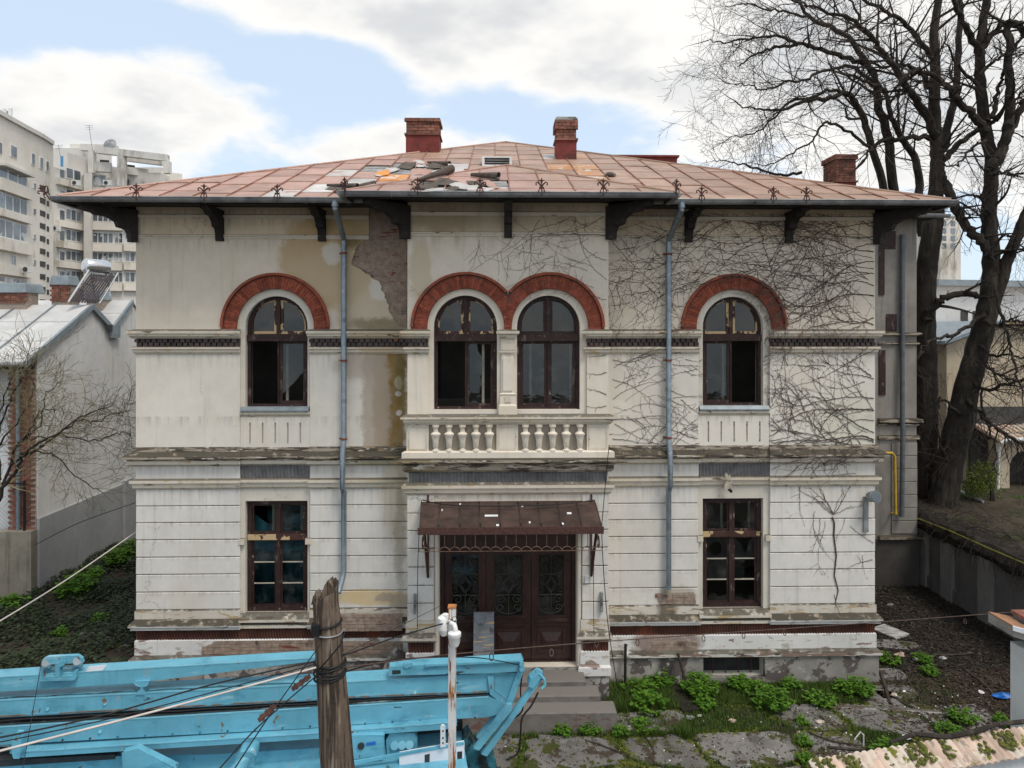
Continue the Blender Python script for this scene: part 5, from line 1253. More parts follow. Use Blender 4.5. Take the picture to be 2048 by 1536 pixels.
seedrun(60, 1224, 1420, 430, 655, 150, 260, .5, 1.3, .0042); seedrun(60, 1400, 1748, 425, 560, 150, 215, .7, 1.8, .0048); seedrun(34, 1560, 1748, 540, 655, 150, 210, .6, 1.5, .0050)
seedrun(44, 1224, 1400, 690, 900, -30, 60, .5, 1.1, .0042); seedrun(40, 1545, 1748, 690, 900, 110, 215, .6, 1.5, .0050); seedrun(12, 1400, 1540, 845, 925, 140, 230, .4, 1.0, .0045); seedrun(14, 1540, 1748, 905, 955, 160, 200, .5, 1.2, .005)
for i in range(26): vgrow(wx(rv.uniform(1080, 1214), BY), zb(rv.uniform(425, 600)), R(rv.uniform(150, 240)), .0036, rv.uniform(.4, 1.2), 2, 0, LIMB)
vine = thing('climbing_vine', (wx(1669), -.02, z0(1225)), 'leafless climbing vine spread across the right half of the house front', 'vine')
stems.build('stem', M['vine'], vine); tag(twigs.build('twig', M['vine'], vine), kind='stuff')
print('vine segments', SEGN[0])

# ================================================================== bare trees
rt = random.Random(21)
def bend(pts, n=4, jit=.0):
    """Catmull-Rom through (Vector, radius)"""
    out = []; m = len(pts)
    for i in range(m - 1):
        p0, p1, p2, p3 = pts[max(i-1, 0)], pts[i], pts[i+1], pts[min(i+2, m-1)]
        for k in range(n):
            t = k / n; a = p1[0]; 
            v = .5 * ((2*p1[0]) + (p2[0]-p0[0])*t + (2*p0[0]-5*p1[0]+4*p2[0]-p3[0])*t*t + (3*p1[0]-p0[0]-3*p2[0]+p3[0])*t**3)
            out.append((v + Vector((rt.uniform(-jit, jit), rt.uniform(-jit, jit), rt.uniform(-jit, jit))), p1[1] + (p2[1]-p1[1])*t))
    out.append(pts[-1]); return out
class Tree:
    def __init__(s, k=.55): s.k = k; s.limb = MB(); s.twig = MB(); s.nt = 0
    def branch(s, p, d, L, r, lvl, grav=0.0, maxl=4):
        step = max(.12, L / 9); n = max(2, int(L / step)); pts = [p]; rads = [r]; d = d.normalized()
        for i in range(n):
            d = (d + Vector((rt.uniform(-.17, .17), rt.uniform(-.17, .17), rt.uniform(-.14, .14) + grav)) ).normalized()
            p = p + d * step; pts.append(p); rads.append(max(.0045, r * (1 - .8 * (i+1) / n)))
            if lvl < maxl and i >= 1:
                k = {1: .62, 2: .60, 3: .52}.get(lvl, .4)
                if rt.random() < k:
                    ax = d.orthogonal().normalized(); ax.rotate(Matrix.Rotation(rt.uniform(0, 6.28), 3, d))
                    nd = (d * rt.uniform(.6, .95) + ax * rt.uniform(.45, .9)).normalized()
                    s.branch(p, nd, L * rt.uniform(.38, .66) * (1 - .35 * i / n), rads[-1] * rt.uniform(.5, .72), lvl + 1, grav * .5 + .01, maxl)
        (s.limb if r > .035 else s.twig).tube(pts, rads, 7 if r > .08 else (5 if r > .035 else 3), False); s.nt += 1
    def limb_px(s, pts, depth, r0, r1, dens=1.0, sub=1.6, grav=.0, dd=0.0, start=.25, maxl=4):
        """a limb drawn through picture points at a given distance (changing by dd along it)"""
        m = len(pts); q = []
        for i, (x, y) in enumerate(pts): q.append((D(x, y, depth + dd * i / (m - 1)), (r0 + (r1 - r0) * i / (m - 1)) * (s.k if r0 > .3 else (.64 if r0 > .06 else 1))))
        q = bend(q, 5, .02 if r0 > .3 else .045)
        s.limb.tube([a for a, b in q], [b for a, b in q], 12 if r0 > .3 else 8, True)
        n = len(q)
        for i in range(int(n * start), n):
            for _ in range(2 if dens > 1 else 1):
                if rt.random() < min(.95, dens * .56):
                    t = (q[min(i+1, n-1)][0] - q[max(i-1, 0)][0]).normalized()
                    ax = t.orthogonal().normalized(); ax.rotate(Matrix.Rotation(rt.uniform(0, 6.28), 3, t))
                    nd = (t * rt.uniform(.25, .8) + ax * rt.uniform(.6, 1)).normalized()
                    s.branch(q[i][0], nd, sub * rt.uniform(.5, 1.25), min(q[i][1] * .6, .06) * rt.uniform(.4, 1), 2, grav, maxl)
        t = (q[-1][0] - q[-2][0]).normalized()
        if r1 < .12: s.branch(q[-1][0], t, sub * .45, r1, 3, grav, maxl)
    def done(s, name, base, label):
        o = thing(name, base, label, 'tree')
        s.limb.build('trunk', M['bark'], o, True); tag(s.twig.build('crown', M['twig'], o), kind='stuff'); print(name, s.nt, len(s.twig.f)); return o
# lime with the straight trunk
A = Tree(); dA = 21.0
A.limb_px([(1848, 1000), (1851, 900), (1853, 800), (1852, 700), (1850, 620), (1853, 540), (1862, 470), (1868, 420)], dA, .58, .50, 0, 1)
A.limb_px([(1866, 425), (1872, 380), (1874, 325), (1872, 277), (1869, 211), (1870, 130), (1868, 65), (1876, 0), (1880, -60)], dA, .42, .16, .7, 2.2, .01, 0, .2)
A.limb_px([(1876, 310), (1888, 285), (1908, 208), (1913, 130), (1921, 0), (1925, -60)], dA, .22, .10, .9, 1.8, .01, 1.0)
A.limb_px([(1872, 270), (1850, 225), (1820, 185), (1800, 150), (1770, 110), (1740, 70), (1700, 40), (1650, 20), (1600, 5)], dA - .5, .20, .04, 1.2, 1.9, .0, -2.5)
A.limb_px([(1868, 120), (1840, 80), (1812, 50), (1775, 25), (1735, 5), (1700, -20)], dA, .14, .05, 1.2, 1.8, .0, -1.5)
A.limb_px([(1874, 330), (1888, 319), (1920, 285), (1960, 257), (1990, 240)], dA, .17, .10, .5, 1.4, .01, -.6)
A.limb_px([(1852, 640), (1868, 610), (1890, 595), (1930, 588), (1958, 592)], dA - .3, .20, .13, .4, 1.3, .01, -.6)
A.limb_px([(1850, 700), (1830, 720), (1812, 712), (1795, 720)], dA - .5, .07, .03, 1.0, 1.2, -.02, -.5)
A.limb_px([(1872, 275), (1830, 275), (1797, 278), (1765, 282), (1742, 300), (1728, 320)], dA - .4, .13, .05, .9, 1.4, .0, -1.0)
A.limb_px([(1869, 215), (1855, 170), (1835, 140), (1800, 130), (1760, 135)], dA, .15, .05, 1.1, 1.6, .0, -1.2)
A.limb_px([(1880, 345), (1890, 368), (1900, 390), (1914, 423), (1935, 455), (1960, 482), (1984, 512)], dA, .22, .20, .5, 1.2, .0, -.9)
A.done('lime_tree', tuple(G(1848, 1003, 1.9)), 'bare lime tree with the straight dark trunk close to the house wing')
# lime with the leaning trunk
B = Tree(); dB = 20.2
B.limb_px([(1885, 1015), (1895, 950), (1912, 870), (1930, 790), (1950, 715), (1968, 650), (1978, 600)], dB, .72, .50, .15, 1.3, 0, 0, .4)
B.limb_px([(1975, 615), (1982, 540), (1979, 460), (1979, 400), (1983, 325), (1970, 260), (1960, 163), (1960, 98), (1973, 0), (1978, -60)], dB, .46, .17, .7, 2.0, .01, .6, .2)
B.limb_px([(1982, 620), (2000, 570), (2015, 520), (2035, 470), (2055, 420), (2080, 360)], dB, .34, .22, .5, 1.6, .01, -.4)
B.limb_px([(1983, 330), (1992, 322), (2012, 280), (2018, 240), (2020, 180), (2017, 130), (2015, 52), (2020, 45), (2045, 50)], dB, .27, .12, .7, 1.5, .0, -.4)
B.limb_px([(2012, 280), (2030, 240), (2050, 200)], dB, .20, .13, .6, 1.5)
B.limb_px([(1970, 260), (1945, 230), (1920, 205), (1900, 180), (1880, 160), (1840, 140), (1815, 150)], dB, .19, .07, .8, 1.6, .0, -1.2)
B.limb_px([(1962, 110), (1935, 60), (1915, 20), (1895, -20)], dB, .17, .08, .9, 1.7, .01, -.8)
B.limb_px([(1960, 100), (1985, 70), (2010, 48), (2040, 55)], dB, .14, .09, .8, 1.5)
B.limb_px([(1975, 240), (1990, 215), (1995, 180), (2005, 150)], dB, .12, .06, .8, 1.3)
B.limb_px([(1926, 830), (1903, 812), (1885, 797), (1878, 800), (1874, 830), (1878, 870)], dB - .3, .07, .03, .7, 1.2, -.03)
B.limb_px([(1934, 800), (1950, 815), (1975, 840), (2000, 862), (2030, 880), (2060, 890)], dB - .3, .10, .06, 1.1, 1.3, -.02, -1.2)
B.limb_px([(1975, 620), (1940, 650), (1910, 668), (1880, 675), (1850, 690), (1840, 705)], dB - .3, .10, .04, .8, 1.2, -.02, -.5)
B.limb_px([(1960, 690), (1985, 712), (2010, 708), (2048, 715)], dB - .3, .07, .04, 1.0, 1.3, -.01, -.8)
B.limb_px([(1990, 580), (2005, 640), (2020, 690), (2030, 740), (2045, 790)], dB - .5, .05, .02, 1.1, 1.2, -.04, -1)
B.limb_px([(1960, 760), (1962, 800), (1975, 850), (1990, 900), (1985, 940)], dB - .5, .04, .02, .9, 1.1, -.04, -.6)
for pts, r0, dd in (([(1979, 430), (1960, 400), (1940, 390), (1905, 395), (1890, 410)], .08, -.5), ([(1982, 350), (2005, 345), (2035, 350), (2060, 340)], .09, -.6), ([(1980, 500), (2010, 470), (2030, 480), (2050, 500)], .07, -.8), ([(1972, 280), (1940, 300), (1915, 330), (1890, 330)], .07, -1), ([(1961, 150), (1990, 120), (2020, 105), (2050, 90)], .09, -.5), ([(1962, 180), (1930, 150), (1905, 120), (1890, 80)], .09, -1.0), ([(2016, 120), (2035, 90), (2050, 60)], .08, 0), ([(2018, 220), (2040, 190), (2060, 170)], .09, 0), ([(1968, 640), (1995, 650), (2020, 640), (2050, 650)], .06, -1), ([(1940, 760), (1970, 780), (2010, 770), (2045, 760)], .06, -1.2), ([(1900, 930), (1885, 900), (1880, 880)], .03, -.3), ([(1955, 720), (1990, 745), (2030, 760)], .05, -1.4)):
    B.limb_px(pts, dB - .2, r0, .025, 1.2, 1.3, -.005, dd, .15)
B.done('lime_tree', tuple(G(1885, 1018, 1.9)), 'bare lime tree with the thick trunk leaning right on the retaining wall')
# several slim stems rising behind the roof
C = Tree(.75); dC = 25.0
C.limb_px([(1772, 470), (1768, 381), (1742, 293), (1725, 234), (1705, 198), (1690, 188), (1650, 198), (1608, 202), (1559, 221), (1520, 218), (1481, 212)], dC, .24, .03, .9, 2.2, .0, -3.0, .2)
C.limb_px([(1790, 470), (1787, 387), (1774, 277), (1758, 211), (1751, 163), (1725, 114), (1686, 65), (1628, 39), (1592, 0)], dC, .30, .07, .8, 2.2, .01, -2.0, .15)
C.limb_px([(1842, 470), (1839, 387), (1826, 309), (1800, 270), (1783, 235), (1768, 182), (1735, 165), (1700, 150)], dC, .25, .06, .8, 2.0, .01, -1.5, .15)
C.limb_px([(1725, 127), (1677, 111), (1630, 97), (1595, 88), (1553, 72), (1498, 78), (1450, 85), (1416, 81)], dC - 1, .14, .02, 1.3, 1.9, .0, -2.5)
C.limb_px([(1686, 65), (1720, 40), (1700, 0)], dC - 1.5, .08, .05, 1, 1.8)
C.limb_px([(1690, 188), (1660, 180), (1620, 195), (1580, 205), (1540, 245), (1500, 270), (1460, 275)], dC - 1.5, .10, .02, 1.3, 1.9, -.01, -1.5)
C.limb_px([(1745, 300), (1700, 265), (1655, 245), (1640, 260), (1620, 285), (1585, 305), (1550, 325), (1520, 330)], dC - 1, .09, .02, 1.2, 1.8, -.01, -2)
C.limb_px([(1738, 280), (1720, 240), (1695, 235), (1690, 210)], dC - 1, .06, .03, 1.0, 1.6)
C.limb_px([(1750, 165), (1700, 135), (1650, 142), (1610, 160), (1570, 165), (1530, 180), (1490, 170), (1450, 165)], dC - 1, .10, .02, 1.3, 1.8, .0, -2.5)
C.limb_px([(1595, 88), (1550, 95), (1510, 110), (1480, 130)], dC - 2, .06, .02, 1.4, 1.5, -.01, -1)
C.limb_px([(1628, 39), (1580, 25), (1540, 20), (1500, 8), (1470, 10)], dC - 3, .07, .02, 1.4, 1.6, .0, -1)
C.limb_px([(1600, 345), (1560, 350), (1520, 340), (1490, 330), (1455, 325), (1430, 320)], dC - 3, .05, .012, 1.3, 1.3, .0, -1)
C.done('lime_tree', tuple(D(1800, 985, 25.5)), 'slim bare tree of several stems rising behind the right end of the roof')
# budding shrub by the neighbour's fence on the left
S = Tree(1); dS = 16.0
for pts, r0, dd in (([(-40, 1090), (0, 990), (30, 940), (60, 900), (110, 870), (170, 830), (215, 815)], .08, -.5), ([(-20, 1040), (30, 905), (60, 860), (85, 820), (110, 820)], .06, .3), ([(20, 930), (90, 885), (150, 845), (200, 840), (262, 820)], .05, .4),
                    ([(40, 910), (100, 905), (150, 950), (205, 985)], .035, .3), ([(-10, 880), (20, 800), (50, 750), (75, 710)], .04, 0), ([(0, 960), (-5, 860), (10, 780), (30, 740)], .04, -.4), ([(60, 880), (120, 870), (190, 880), (240, 865), (262, 870)], .03, .2), ([(30, 900), (80, 850), (90, 790), (120, 765)], .03, .3), ([(-30, 930), (20, 860), (60, 800), (70, 760)], .04, -.2)):
    S.limb_px(pts, dS, r0 * .62, .008, 1.7, .95, .02, dd, .2, 4)
o = thing('shrub', tuple(G(-40, 1290)), 'leafless budding shrub spreading in front of the grey gable wall', 'shrub')
S.limb.tube([tuple(G(-40, 1290)), D(-38, 1190, dS), D(-40, 1090, dS)], [.12, .10, .08], 8)
S.limb.build('trunk', M['bark'], o, True); tag(S.twig.build('crown', M['twig_bud'], o), kind='stuff')
# ================================================================== neighbour's house on the left
NX = -12.4
def gp(px, py): return PX(px, py, NX)
FY = gp(75, 1196).y                         # front plane of the neighbour
rid = gp(181, 612); val = gp(222, 657); ev = gp(75, 703)
nb = thing('neighbour_house', (NX - 4, FY + 4, 0), 'grey rendered neighbour house with pale zinc roof and blank gable wall', 'house')
zband = gp(75, 1037).z
YB2 = FY + 14
r2 = gp(262, 603); v2y = r2.y + (r2.y - val.y)
prof = [(FY, zband), (YB2, zband), (YB2, val.z), (v2y, val.z), (r2.y, r2.z), (val.y, val.z), (rid.y, rid.z), (FY, ev.z)]
MB().prism([(NX, y, zz) for y, zz in prof], (-.35, 0, 0)).build('gable_wall', M['gable'], nb)
MB().box(NX - .35, NX + .06, FY - .0, YB2, -.2, zband - .002).build('lower_wall', M['gable_low'], nb)
MB().box(NX - .30, NX + .13, gp(243, 1100).y, gp(243, 1100).y + .5, -.2, zband + .1).build('buttress', M['gable_low'], nb)
# roofs, sheet by sheet
def slope(y0, za, y1, zb2, x0, x1, nrow, ncol):
    for c in range(ncol):
        for r in range(nrow):
            a0, a1 = x0 + (x1-x0)*c/ncol + .008, x0 + (x1-x0)*(c+1)/ncol - .008
            f0, f1 = r/nrow, (r+1)/nrow - .004; off = .35 * (c % 2) / nrow if 0 < r else 0
            p = lambda f: (y0 + (y1-y0)*f, za + (zb2-za)*f + .04)
            (ya, zq), (yb_, zw_) = p(f0), p(f1)
            MB().hexa([(a0, ya, zq + .012), (a1, ya, zq + .012), (a1, yb_, zw_), (a0, yb_, zw_)], [(a0, ya, zq - .03), (a1, ya, zq - .03), (a1, yb_, zw_ - .03), (a0, yb_, zw_ - .03)]).build('roof_sheet', M['zincroof'], nb)
        if c: 
            xx = x0 + (x1-x0)*c/ncol; MB().hexa([(xx-.012, y0, za+.10), (xx+.012, y0, za+.10), (xx+.012, y1, zb2+.10), (xx-.012, y1, zb2+.10)], [(xx-.012, y0, za+.03), (xx+.012, y0, za+.03), (xx+.012, y1, zb2+.03), (xx-.012, y1, zb2+.03)]).build('roof_seam', M['zincedge'], nb)
slp = (rid.z - ev.z) / (rid.y - FY)
fe = FY - .55
slope(fe, ev.z - .55 * slp, rid.y, rid.z, NX - 8.6, NX + .06, 3, 8)
slope(val.y, val.z, rid.y, rid.z, NX - 8.6, NX + .06, 2, 8)
slope(val.y + .05, val.z, r2.y, r2.z, NX - 8.6, NX + .06, 2, 8)
slope(v2y, val.z, r2.y, r2.z, NX - 8.6, NX + .06, 2, 8)
for (ya, za, yb_, zb2) in ((fe, ev.z - .55*slp, rid.y, rid.z), (rid.y, rid.z, val.y, val.z), (val.y, val.z, r2.y, r2.z)):
    MB().hexa([(NX + .02, ya, za + .07), (NX + .1, ya, za + .07), (NX + .1, yb_, zb2 + .07), (NX + .02, yb_, zb2 + .07)], [(NX + .02, ya, za - .10), (NX + .1, ya, za - .10), (NX + .1, yb_, zb2 - .10), (NX + .02, yb_, zb2 - .10)]).build('verge_flashing', M['zincedge'], nb)
box('rain_hopper', M['zincedge'], nb, NX + .0, NX + .14, val.y - .15, val.y + .3, val.z - .3, val.z + .1)
box('hopper_opening', M['far_dark'], nb, NX + .101, NX + .145, val.y - .45, val.y - .16, val.z - .05, val.z + .12)
# front of the neighbour: brick corner, white wall, downpipe, eaves
box('front_wall', M['whitewall'], nb, NX - 8.6, NX - .75, FY + .25, FY + .5, -.2, ev.z - .1)
pier = box('brick_pier', M['mortar'], nb, NX - .72, NX - .02, FY - .02, FY + .3, zband - .3, ev.z - .05)
pb = MB().box(-.115, .115, -.02, .06, 0, .062).mesh('brick', M['brick_chim'])
zz = zband - .28; r = 0
while zz < ev.z - .12:
    for k in range(3):
        x = NX - .62 + .24 * k + (.12 if r % 2 else 0) - .02
        if x < NX - .12: link('brick', pb, pier, Matrix.Translation((x, FY - .02 + rt.uniform(-.006, .006), zz)))
    zz += .072; r += 1
MB().tube([(NX - .45, FY - .09, ev.z - .3), (NX - .45, FY - .09, .8)], .055, 10).build('downpipe', M['pipe'], nb, True)
box('eave_board', M['soffit'], nb, NX - 8.6, NX - .05, fe + .05, FY + .2, ev.z - .62 * slp - .12, ev.z - .55 * slp - .06)
MB().tube([(NX - 8.6, fe - .05, ev.z - .55*slp - .02), (NX + .05, fe - .05, ev.z - .55*slp - .02)], .06, 8).build('gutter', M['zinc'], nb, True)
box('window', M['far_dark'], nb, NX - 2.2, NX - 1.3, FY + .22, FY + .249, 4.0, 5.4)
# chimneys with bent tin caps
def small_chimney(x0, y0p, x1, y1p, depth_y, hcap):
    a, b = P(x0, y1p, depth_y), P(x1, y0p, depth_y)
    c = box('chimney', M['mortar'], nb, a.x + .012, b.x - .012, depth_y + .012, depth_y + .55, a.z - .5, b.z - .2)
    zz, r = a.z, 0; w_ = b.x - a.x; n = max(2, round(w_ / .23)); me = MB().box(-w_/n/2 + .007, w_/n/2 - .007, -.02, .06, 0, .062).mesh('brick', M['brick_chim'])
    while zz < b.z - .27:
        for k in range(n): link('brick', me, c, Matrix.Translation((a.x + w_*(k + .5)/n + (.03 if r % 2 else -.03), depth_y + rt.uniform(-.004, .004), zz)))
        zz += .072; r += 1
    MB().lathe([(w_*.74, 0), (w_*.76, .02), (w_*.66, .26), (w_*.62, .30)], 4, ((a.x+b.x)/2, depth_y + w_*.45, b.z - .28), math.pi/4).build('chimney_cap', M['zincedge'], c)
small_chimney(-4, 567, 53, 606, rid.y - .3, .3); small_chimney(102, 552, 138, 602, rid.y + .2, .3); small_chimney(172, 583, 205, 602, r2.y - .5, .2)
# fence wall with chain-link on top
fw = thing('fence_wall', (NX - 4, FY - .1, 0), 'low mouldy concrete wall with chain link fence by the neighbour house', 'fence')
zf = PX(75, 1058, NX).z
MB().box(NX - 9, NX - .0, FY - .25, FY - .03, -.2, zf).build('wall', M['fencewall'], fw)
xs = [NX - .25 - 1.6 * k for k in range(5)]
for x in xs: MB().tube([(x, FY - .14, zf - .01), (x, FY - .14, zf + 1.35)], .03, 6).build('post', M['black'], fw)
net = MB(); x = NX - .3; s_ = .11
n_ = int(7 / s_)
for k in range(-12, n_):
    for sg_ in (1, -1):
        a = Vector((NX - .3 - s_ * k, FY - .14, zf + .05)); b = a + Vector((-sg_ * 1.2, 0, 1.2)) if sg_ == 1 else a + Vector((1.2, 0, 1.2))
        if max(a.x, b.x) < NX - .2: net.tube([a, b], .004, 3, False)
tag(net.build('chain_link', M['zinc'], fw), kind='stuff')
MB().tube([(NX - 7, FY - .14, zf + 1.27), (NX - .25, FY - .14, zf + 1.27)], .02, 6).build('rail', M['black'], fw)
# ------------------------------------------------------------------ solar water heater on that roof
ys = rid.y + .35; q = lambda px, py, y=ys: P(px, py, y)
sh = thing('solar_water_heater', tuple(q(185, 610)), 'shiny solar water heater tank with tube panel on the neighbour roof', 'water heater')
a, b = q(172, 532), q(213, 536, ys + .5)
rr_ = .24; ax = (b - a).normalized()
MB().tube([a - ax * .07, a - ax * .05, a, b, b + ax * .05, b + ax * .07], [.1, .20, rr_, rr_, .20, .1], 20).build('tank', M['chrome'], sh, True)
MB().tube([a - ax * .075, a - ax * .06], [.12, .12], 16).build('tank_badge', M['white_paint'], sh)
c0, c1 = q(186, 548, ys - .05), q(146, 604, ys - .75)
for k in range(10):
    o_ = ax * (.075 * k - .05); MB().tube([c0 + o_, c1 + o_], .026, 6).build('solar_tube', M['tubes'], sh, True)
for o_ in (-.12, .75): MB().tube([c0 + ax * o_ + Vector((0, 0, .1)), c1 + ax * o_], .03, 6).build('frame_rail', M['chrome'], sh)
for p0, p1 in ((q(180, 540), q(192, 600)), (q(214, 545, ys + .5), q(220, 592, ys + .5)), (q(192, 600), q(219, 566, ys + .5)), (q(160, 565, ys - .3), q(190, 572)), (q(186, 556), q(217, 560, ys + .5))): MB().tube([p0, p1], .028, 6).build('frame_strut', M['chrome'], sh)

# ================================================================== apartment blocks far left
def plan(px, depth): p = D(px, 660, depth); return (p.x, p.y)
def facade_window(par, A, B, x0, x1, y0, y1, n=2, frame='far_frame', name='window'):
    nrm = Vector((-(B[1]-A[1]), B[0]-A[0], 0)).normalized()
    if nrm.dot(CAM - Vector((A[0], A[1], CZ))) < 0: nrm = -nrm
    c = [onplane(x0, y1, A, B), onplane(x1, y1, A, B), onplane(x1, y0, A, B), onplane(x0, y0, A, B)]
    zt = max(c[2].z, c[3].z); zl = min(c[0].z, c[1].z); zt = (c[2].z + c[3].z)/2; zl = (c[0].z + c[1].z)/2
    L, Rr = Vector((c[0].x, c[0].y, 0)), Vector((c[1].x, c[1].y, 0))
    if n == 0:
        f = MB().hexa([L + nrm*.03 + Vector((0,0,zl)), Rr + nrm*.03 + Vector((0,0,zl)), Rr + nrm*.03 + Vector((0,0,zt)), L + nrm*.03 + Vector((0,0,zt))], [L - nrm*.1 + Vector((0,0,zl)), Rr - nrm*.1 + Vector((0,0,zl)), Rr - nrm*.1 + Vector((0,0,zt)), L - nrm*.1 + Vector((0,0,zt))]).build(name, M['far_dark'], par); return f
    f = MB().hexa([L + nrm*.08 + Vector((0,0,zl)), Rr + nrm*.08 + Vector((0,0,zl)), Rr + nrm*.08 + Vector((0,0,zt)), L + nrm*.08 + Vector((0,0,zt))], [L - nrm*.1 + Vector((0,0,zl)), Rr - nrm*.1 + Vector((0,0,zl)), Rr - nrm*.1 + Vector((0,0,zt)), L - nrm*.1 + Vector((0,0,zt))]).build(name, M[frame], par)
    h = zt - zl
    for k in range(n):
        u0, u1 = (k + .10)/n, (k + .90)/n
        a, b = L + (Rr-L)*u0, L + (Rr-L)*u1; v0, v1 = zl + h*.08, zl + h*.92
        MB().hexa([a + nrm*.11 + Vector((0,0,v0)), b + nrm*.11 + Vector((0,0,v0)), b + nrm*.11 + Vector((0,0,v1)), a + nrm*.11 + Vector((0,0,v1))], [a + Vector((0,0,v0)), b + Vector((0,0,v0)), b + Vector((0,0,v1)), a + Vector((0,0,v1))]).build('pane', M['far_glass'], f)
    return f
def slab(par, A, B, x0, x1, y0, y1, out, mat='panel_c', name='balcony_parapet'):
    nrm = Vector((-(B[1]-A[1]), B[0]-A[0], 0)).normalized()
    if nrm.dot(CAM - Vector((A[0], A[1], CZ))) < 0: nrm = -nrm
    c0, c1 = onplane(x0, y1, A, B), onplane(x1, y1, A, B); zl = (c0.z + c1.z)/2; zt = (onplane(x0, y0, A, B).z + onplane(x1, y0, A, B).z)/2
    L, Rr = Vector((c0.x, c0.y, 0)), Vector((c1.x, c1.y, 0))
    return MB().hexa([L + nrm*out + Vector((0,0,zl)), Rr + nrm*out + Vector((0,0,zl)), Rr + nrm*out + Vector((0,0,zt)), L + nrm*out + Vector((0,0,zt))], [L - nrm*.1 + Vector((0,0,zl)), Rr - nrm*.1 + Vector((0,0,zl)), Rr - nrm*.1 + Vector((0,0,zt)), L - nrm*.1 + Vector((0,0,zt))]).build(name, M[mat], par)
# nearer block with the curved front
pts1 = [plan(-90, 62), plan(-30, 67), plan(20, 71.5), plan(56, 75), plan(85, 78), plan(107, 81)]
ztop1 = D(56, 262, 75).z
b1 = thing('apartment_block', (pts1[2][0] - 6, pts1[2][1] + 6, 0), 'beige curved apartment block at the far left edge', 'building')
back = [(pts1[-1][0] - 16, pts1[-1][1] + 6), (pts1[0][0] - 14, pts1[0][1] + 6)]
MB().prism([(x, y, 0) for x, y in pts1 + back], (0, 0, ztop1)).build('wall', M['panel_c'], b1)
outl = []
for i, (x, y) in enumerate(pts1): outl.append((x + .35, y - .35))
MB().prism([(x, y, ztop1) for x, y in outl + back], (0, 0, .45)).build('roof_edge', M['panel_c2'], b1)
S1 = list(zip(pts1, pts1[1:]))
def seg1(px): return S1[2] if px < 57 else (S1[3] if px < 86 else S1[4])
for y in (391, 447, 555 - 52 - 52 - 52): pass
for y0, y1, n in ((391, 425, 4), (443, 480, 4), (556, 566, 4), (344, 372, 3)): facade_window(b1, *S1[2], -6, 53, y0, y1, n)
facade_window(b1, *S1[2], 20, 33, 291, 315, 1); facade_window(b1, *S1[2], -6, 3, 283, 308, 1)
for y0, y1 in ((366, 390), (425, 440), (482, 505), (532, 552), (568, 580)): slab(b1, *S1[2], -8, 55, y0, y1, .55)
slab(b1, *S1[2], -8, 53, 338, 343, .9, 'panel_c2', 'balcony_roof')
facade_window(b1, *S1[2], 21, 31, 510, 532, 1); facade_window(b1, *S1[3], 62, 69, 306, 330, 1); facade_window(b1, *S1[3], 79, 85, 314, 338, 1); facade_window(b1, *S1[4], 91, 96, 321, 344, 1)
for k in range(5): facade_window(b1, *S1[3], 66, 71, 366 + 51*k, 377 + 51*k, 1)
for k in range(10): facade_window(b1, *S1[3], 80, 91 if k else 90, 371 + 25.3*k, 382 + 25.3*k, 0, name='stair_opening')
for k in range(9): facade_window(b1, *S1[4], 93.5, 98, 377 + 25.3*k + (0 if k % 2 else 0), 387 + 25.3*k, 0, name='stair_opening')
# farther block
b2p = [plan(107, 88), plan(166, 93), plan(168, 91.5), plan(184, 91.5), plan(186, 94), plan(247, 95), plan(330, 98), plan(366, 104)]
b2 = thing('apartment_block', (b2p[4][0], b2p[4][1] + 8, 0), 'grey beige apartment block with rooftop pergola behind the curved one', 'building')
zt2 = D(150, 318, 92).z
MB().prism([(x, y, 0) for x, y in b2p + [(b2p[-1][0] + 4, b2p[-1][1] + 14), (b2p[0][0], b2p[0][1] + 20)]], (0, 0, zt2 - 5)).build('wall', M['panel_c2'], b2)
MB().prism([(x, y + .0, zt2 - 5) for x, y in b2p[:6] + [(b2p[5][0], b2p[5][1] + 14), (b2p[0][0], b2p[0][1] + 18)]], (0, 0, 3.0)).build('upper_wall', M['panel_c2'], b2)
MB().prism([(b2p[0][0], b2p[0][1] + 3, zt2 - 2), (b2p[1][0] + 1, b2p[1][1] + 3, zt2 - 2), (b2p[1][0] + 1, b2p[1][1] + 14, zt2 - 2), (b2p[0][0], b2p[0][1] + 14, zt2 - 2)], (0, 0, 2.6)).build('penthouse', M['panel_c2'], b2)
sA, sB, sC, sD = (b2p[0], b2p[1]), (b2p[2], b2p[3]), (b2p[4], b2p[5]), (b2p[5], b2p[6])
for px0, px1, py, dp, nm in ((186, 322, 334, 98, 'set_back_wall'), (107, 186, 296, 99, 'stair_head'), (140, 200, 288, 101, 'lift_house'), (240, 322, 345, 95.5, 'roof_parapet')):
    a, b = D(px0, 400, dp), D(px1, py, dp); MB().box(a.x, b.x, a.y, a.y + 3, zt2 - 6, b.z).build(nm, M['panel_c2'], b2)
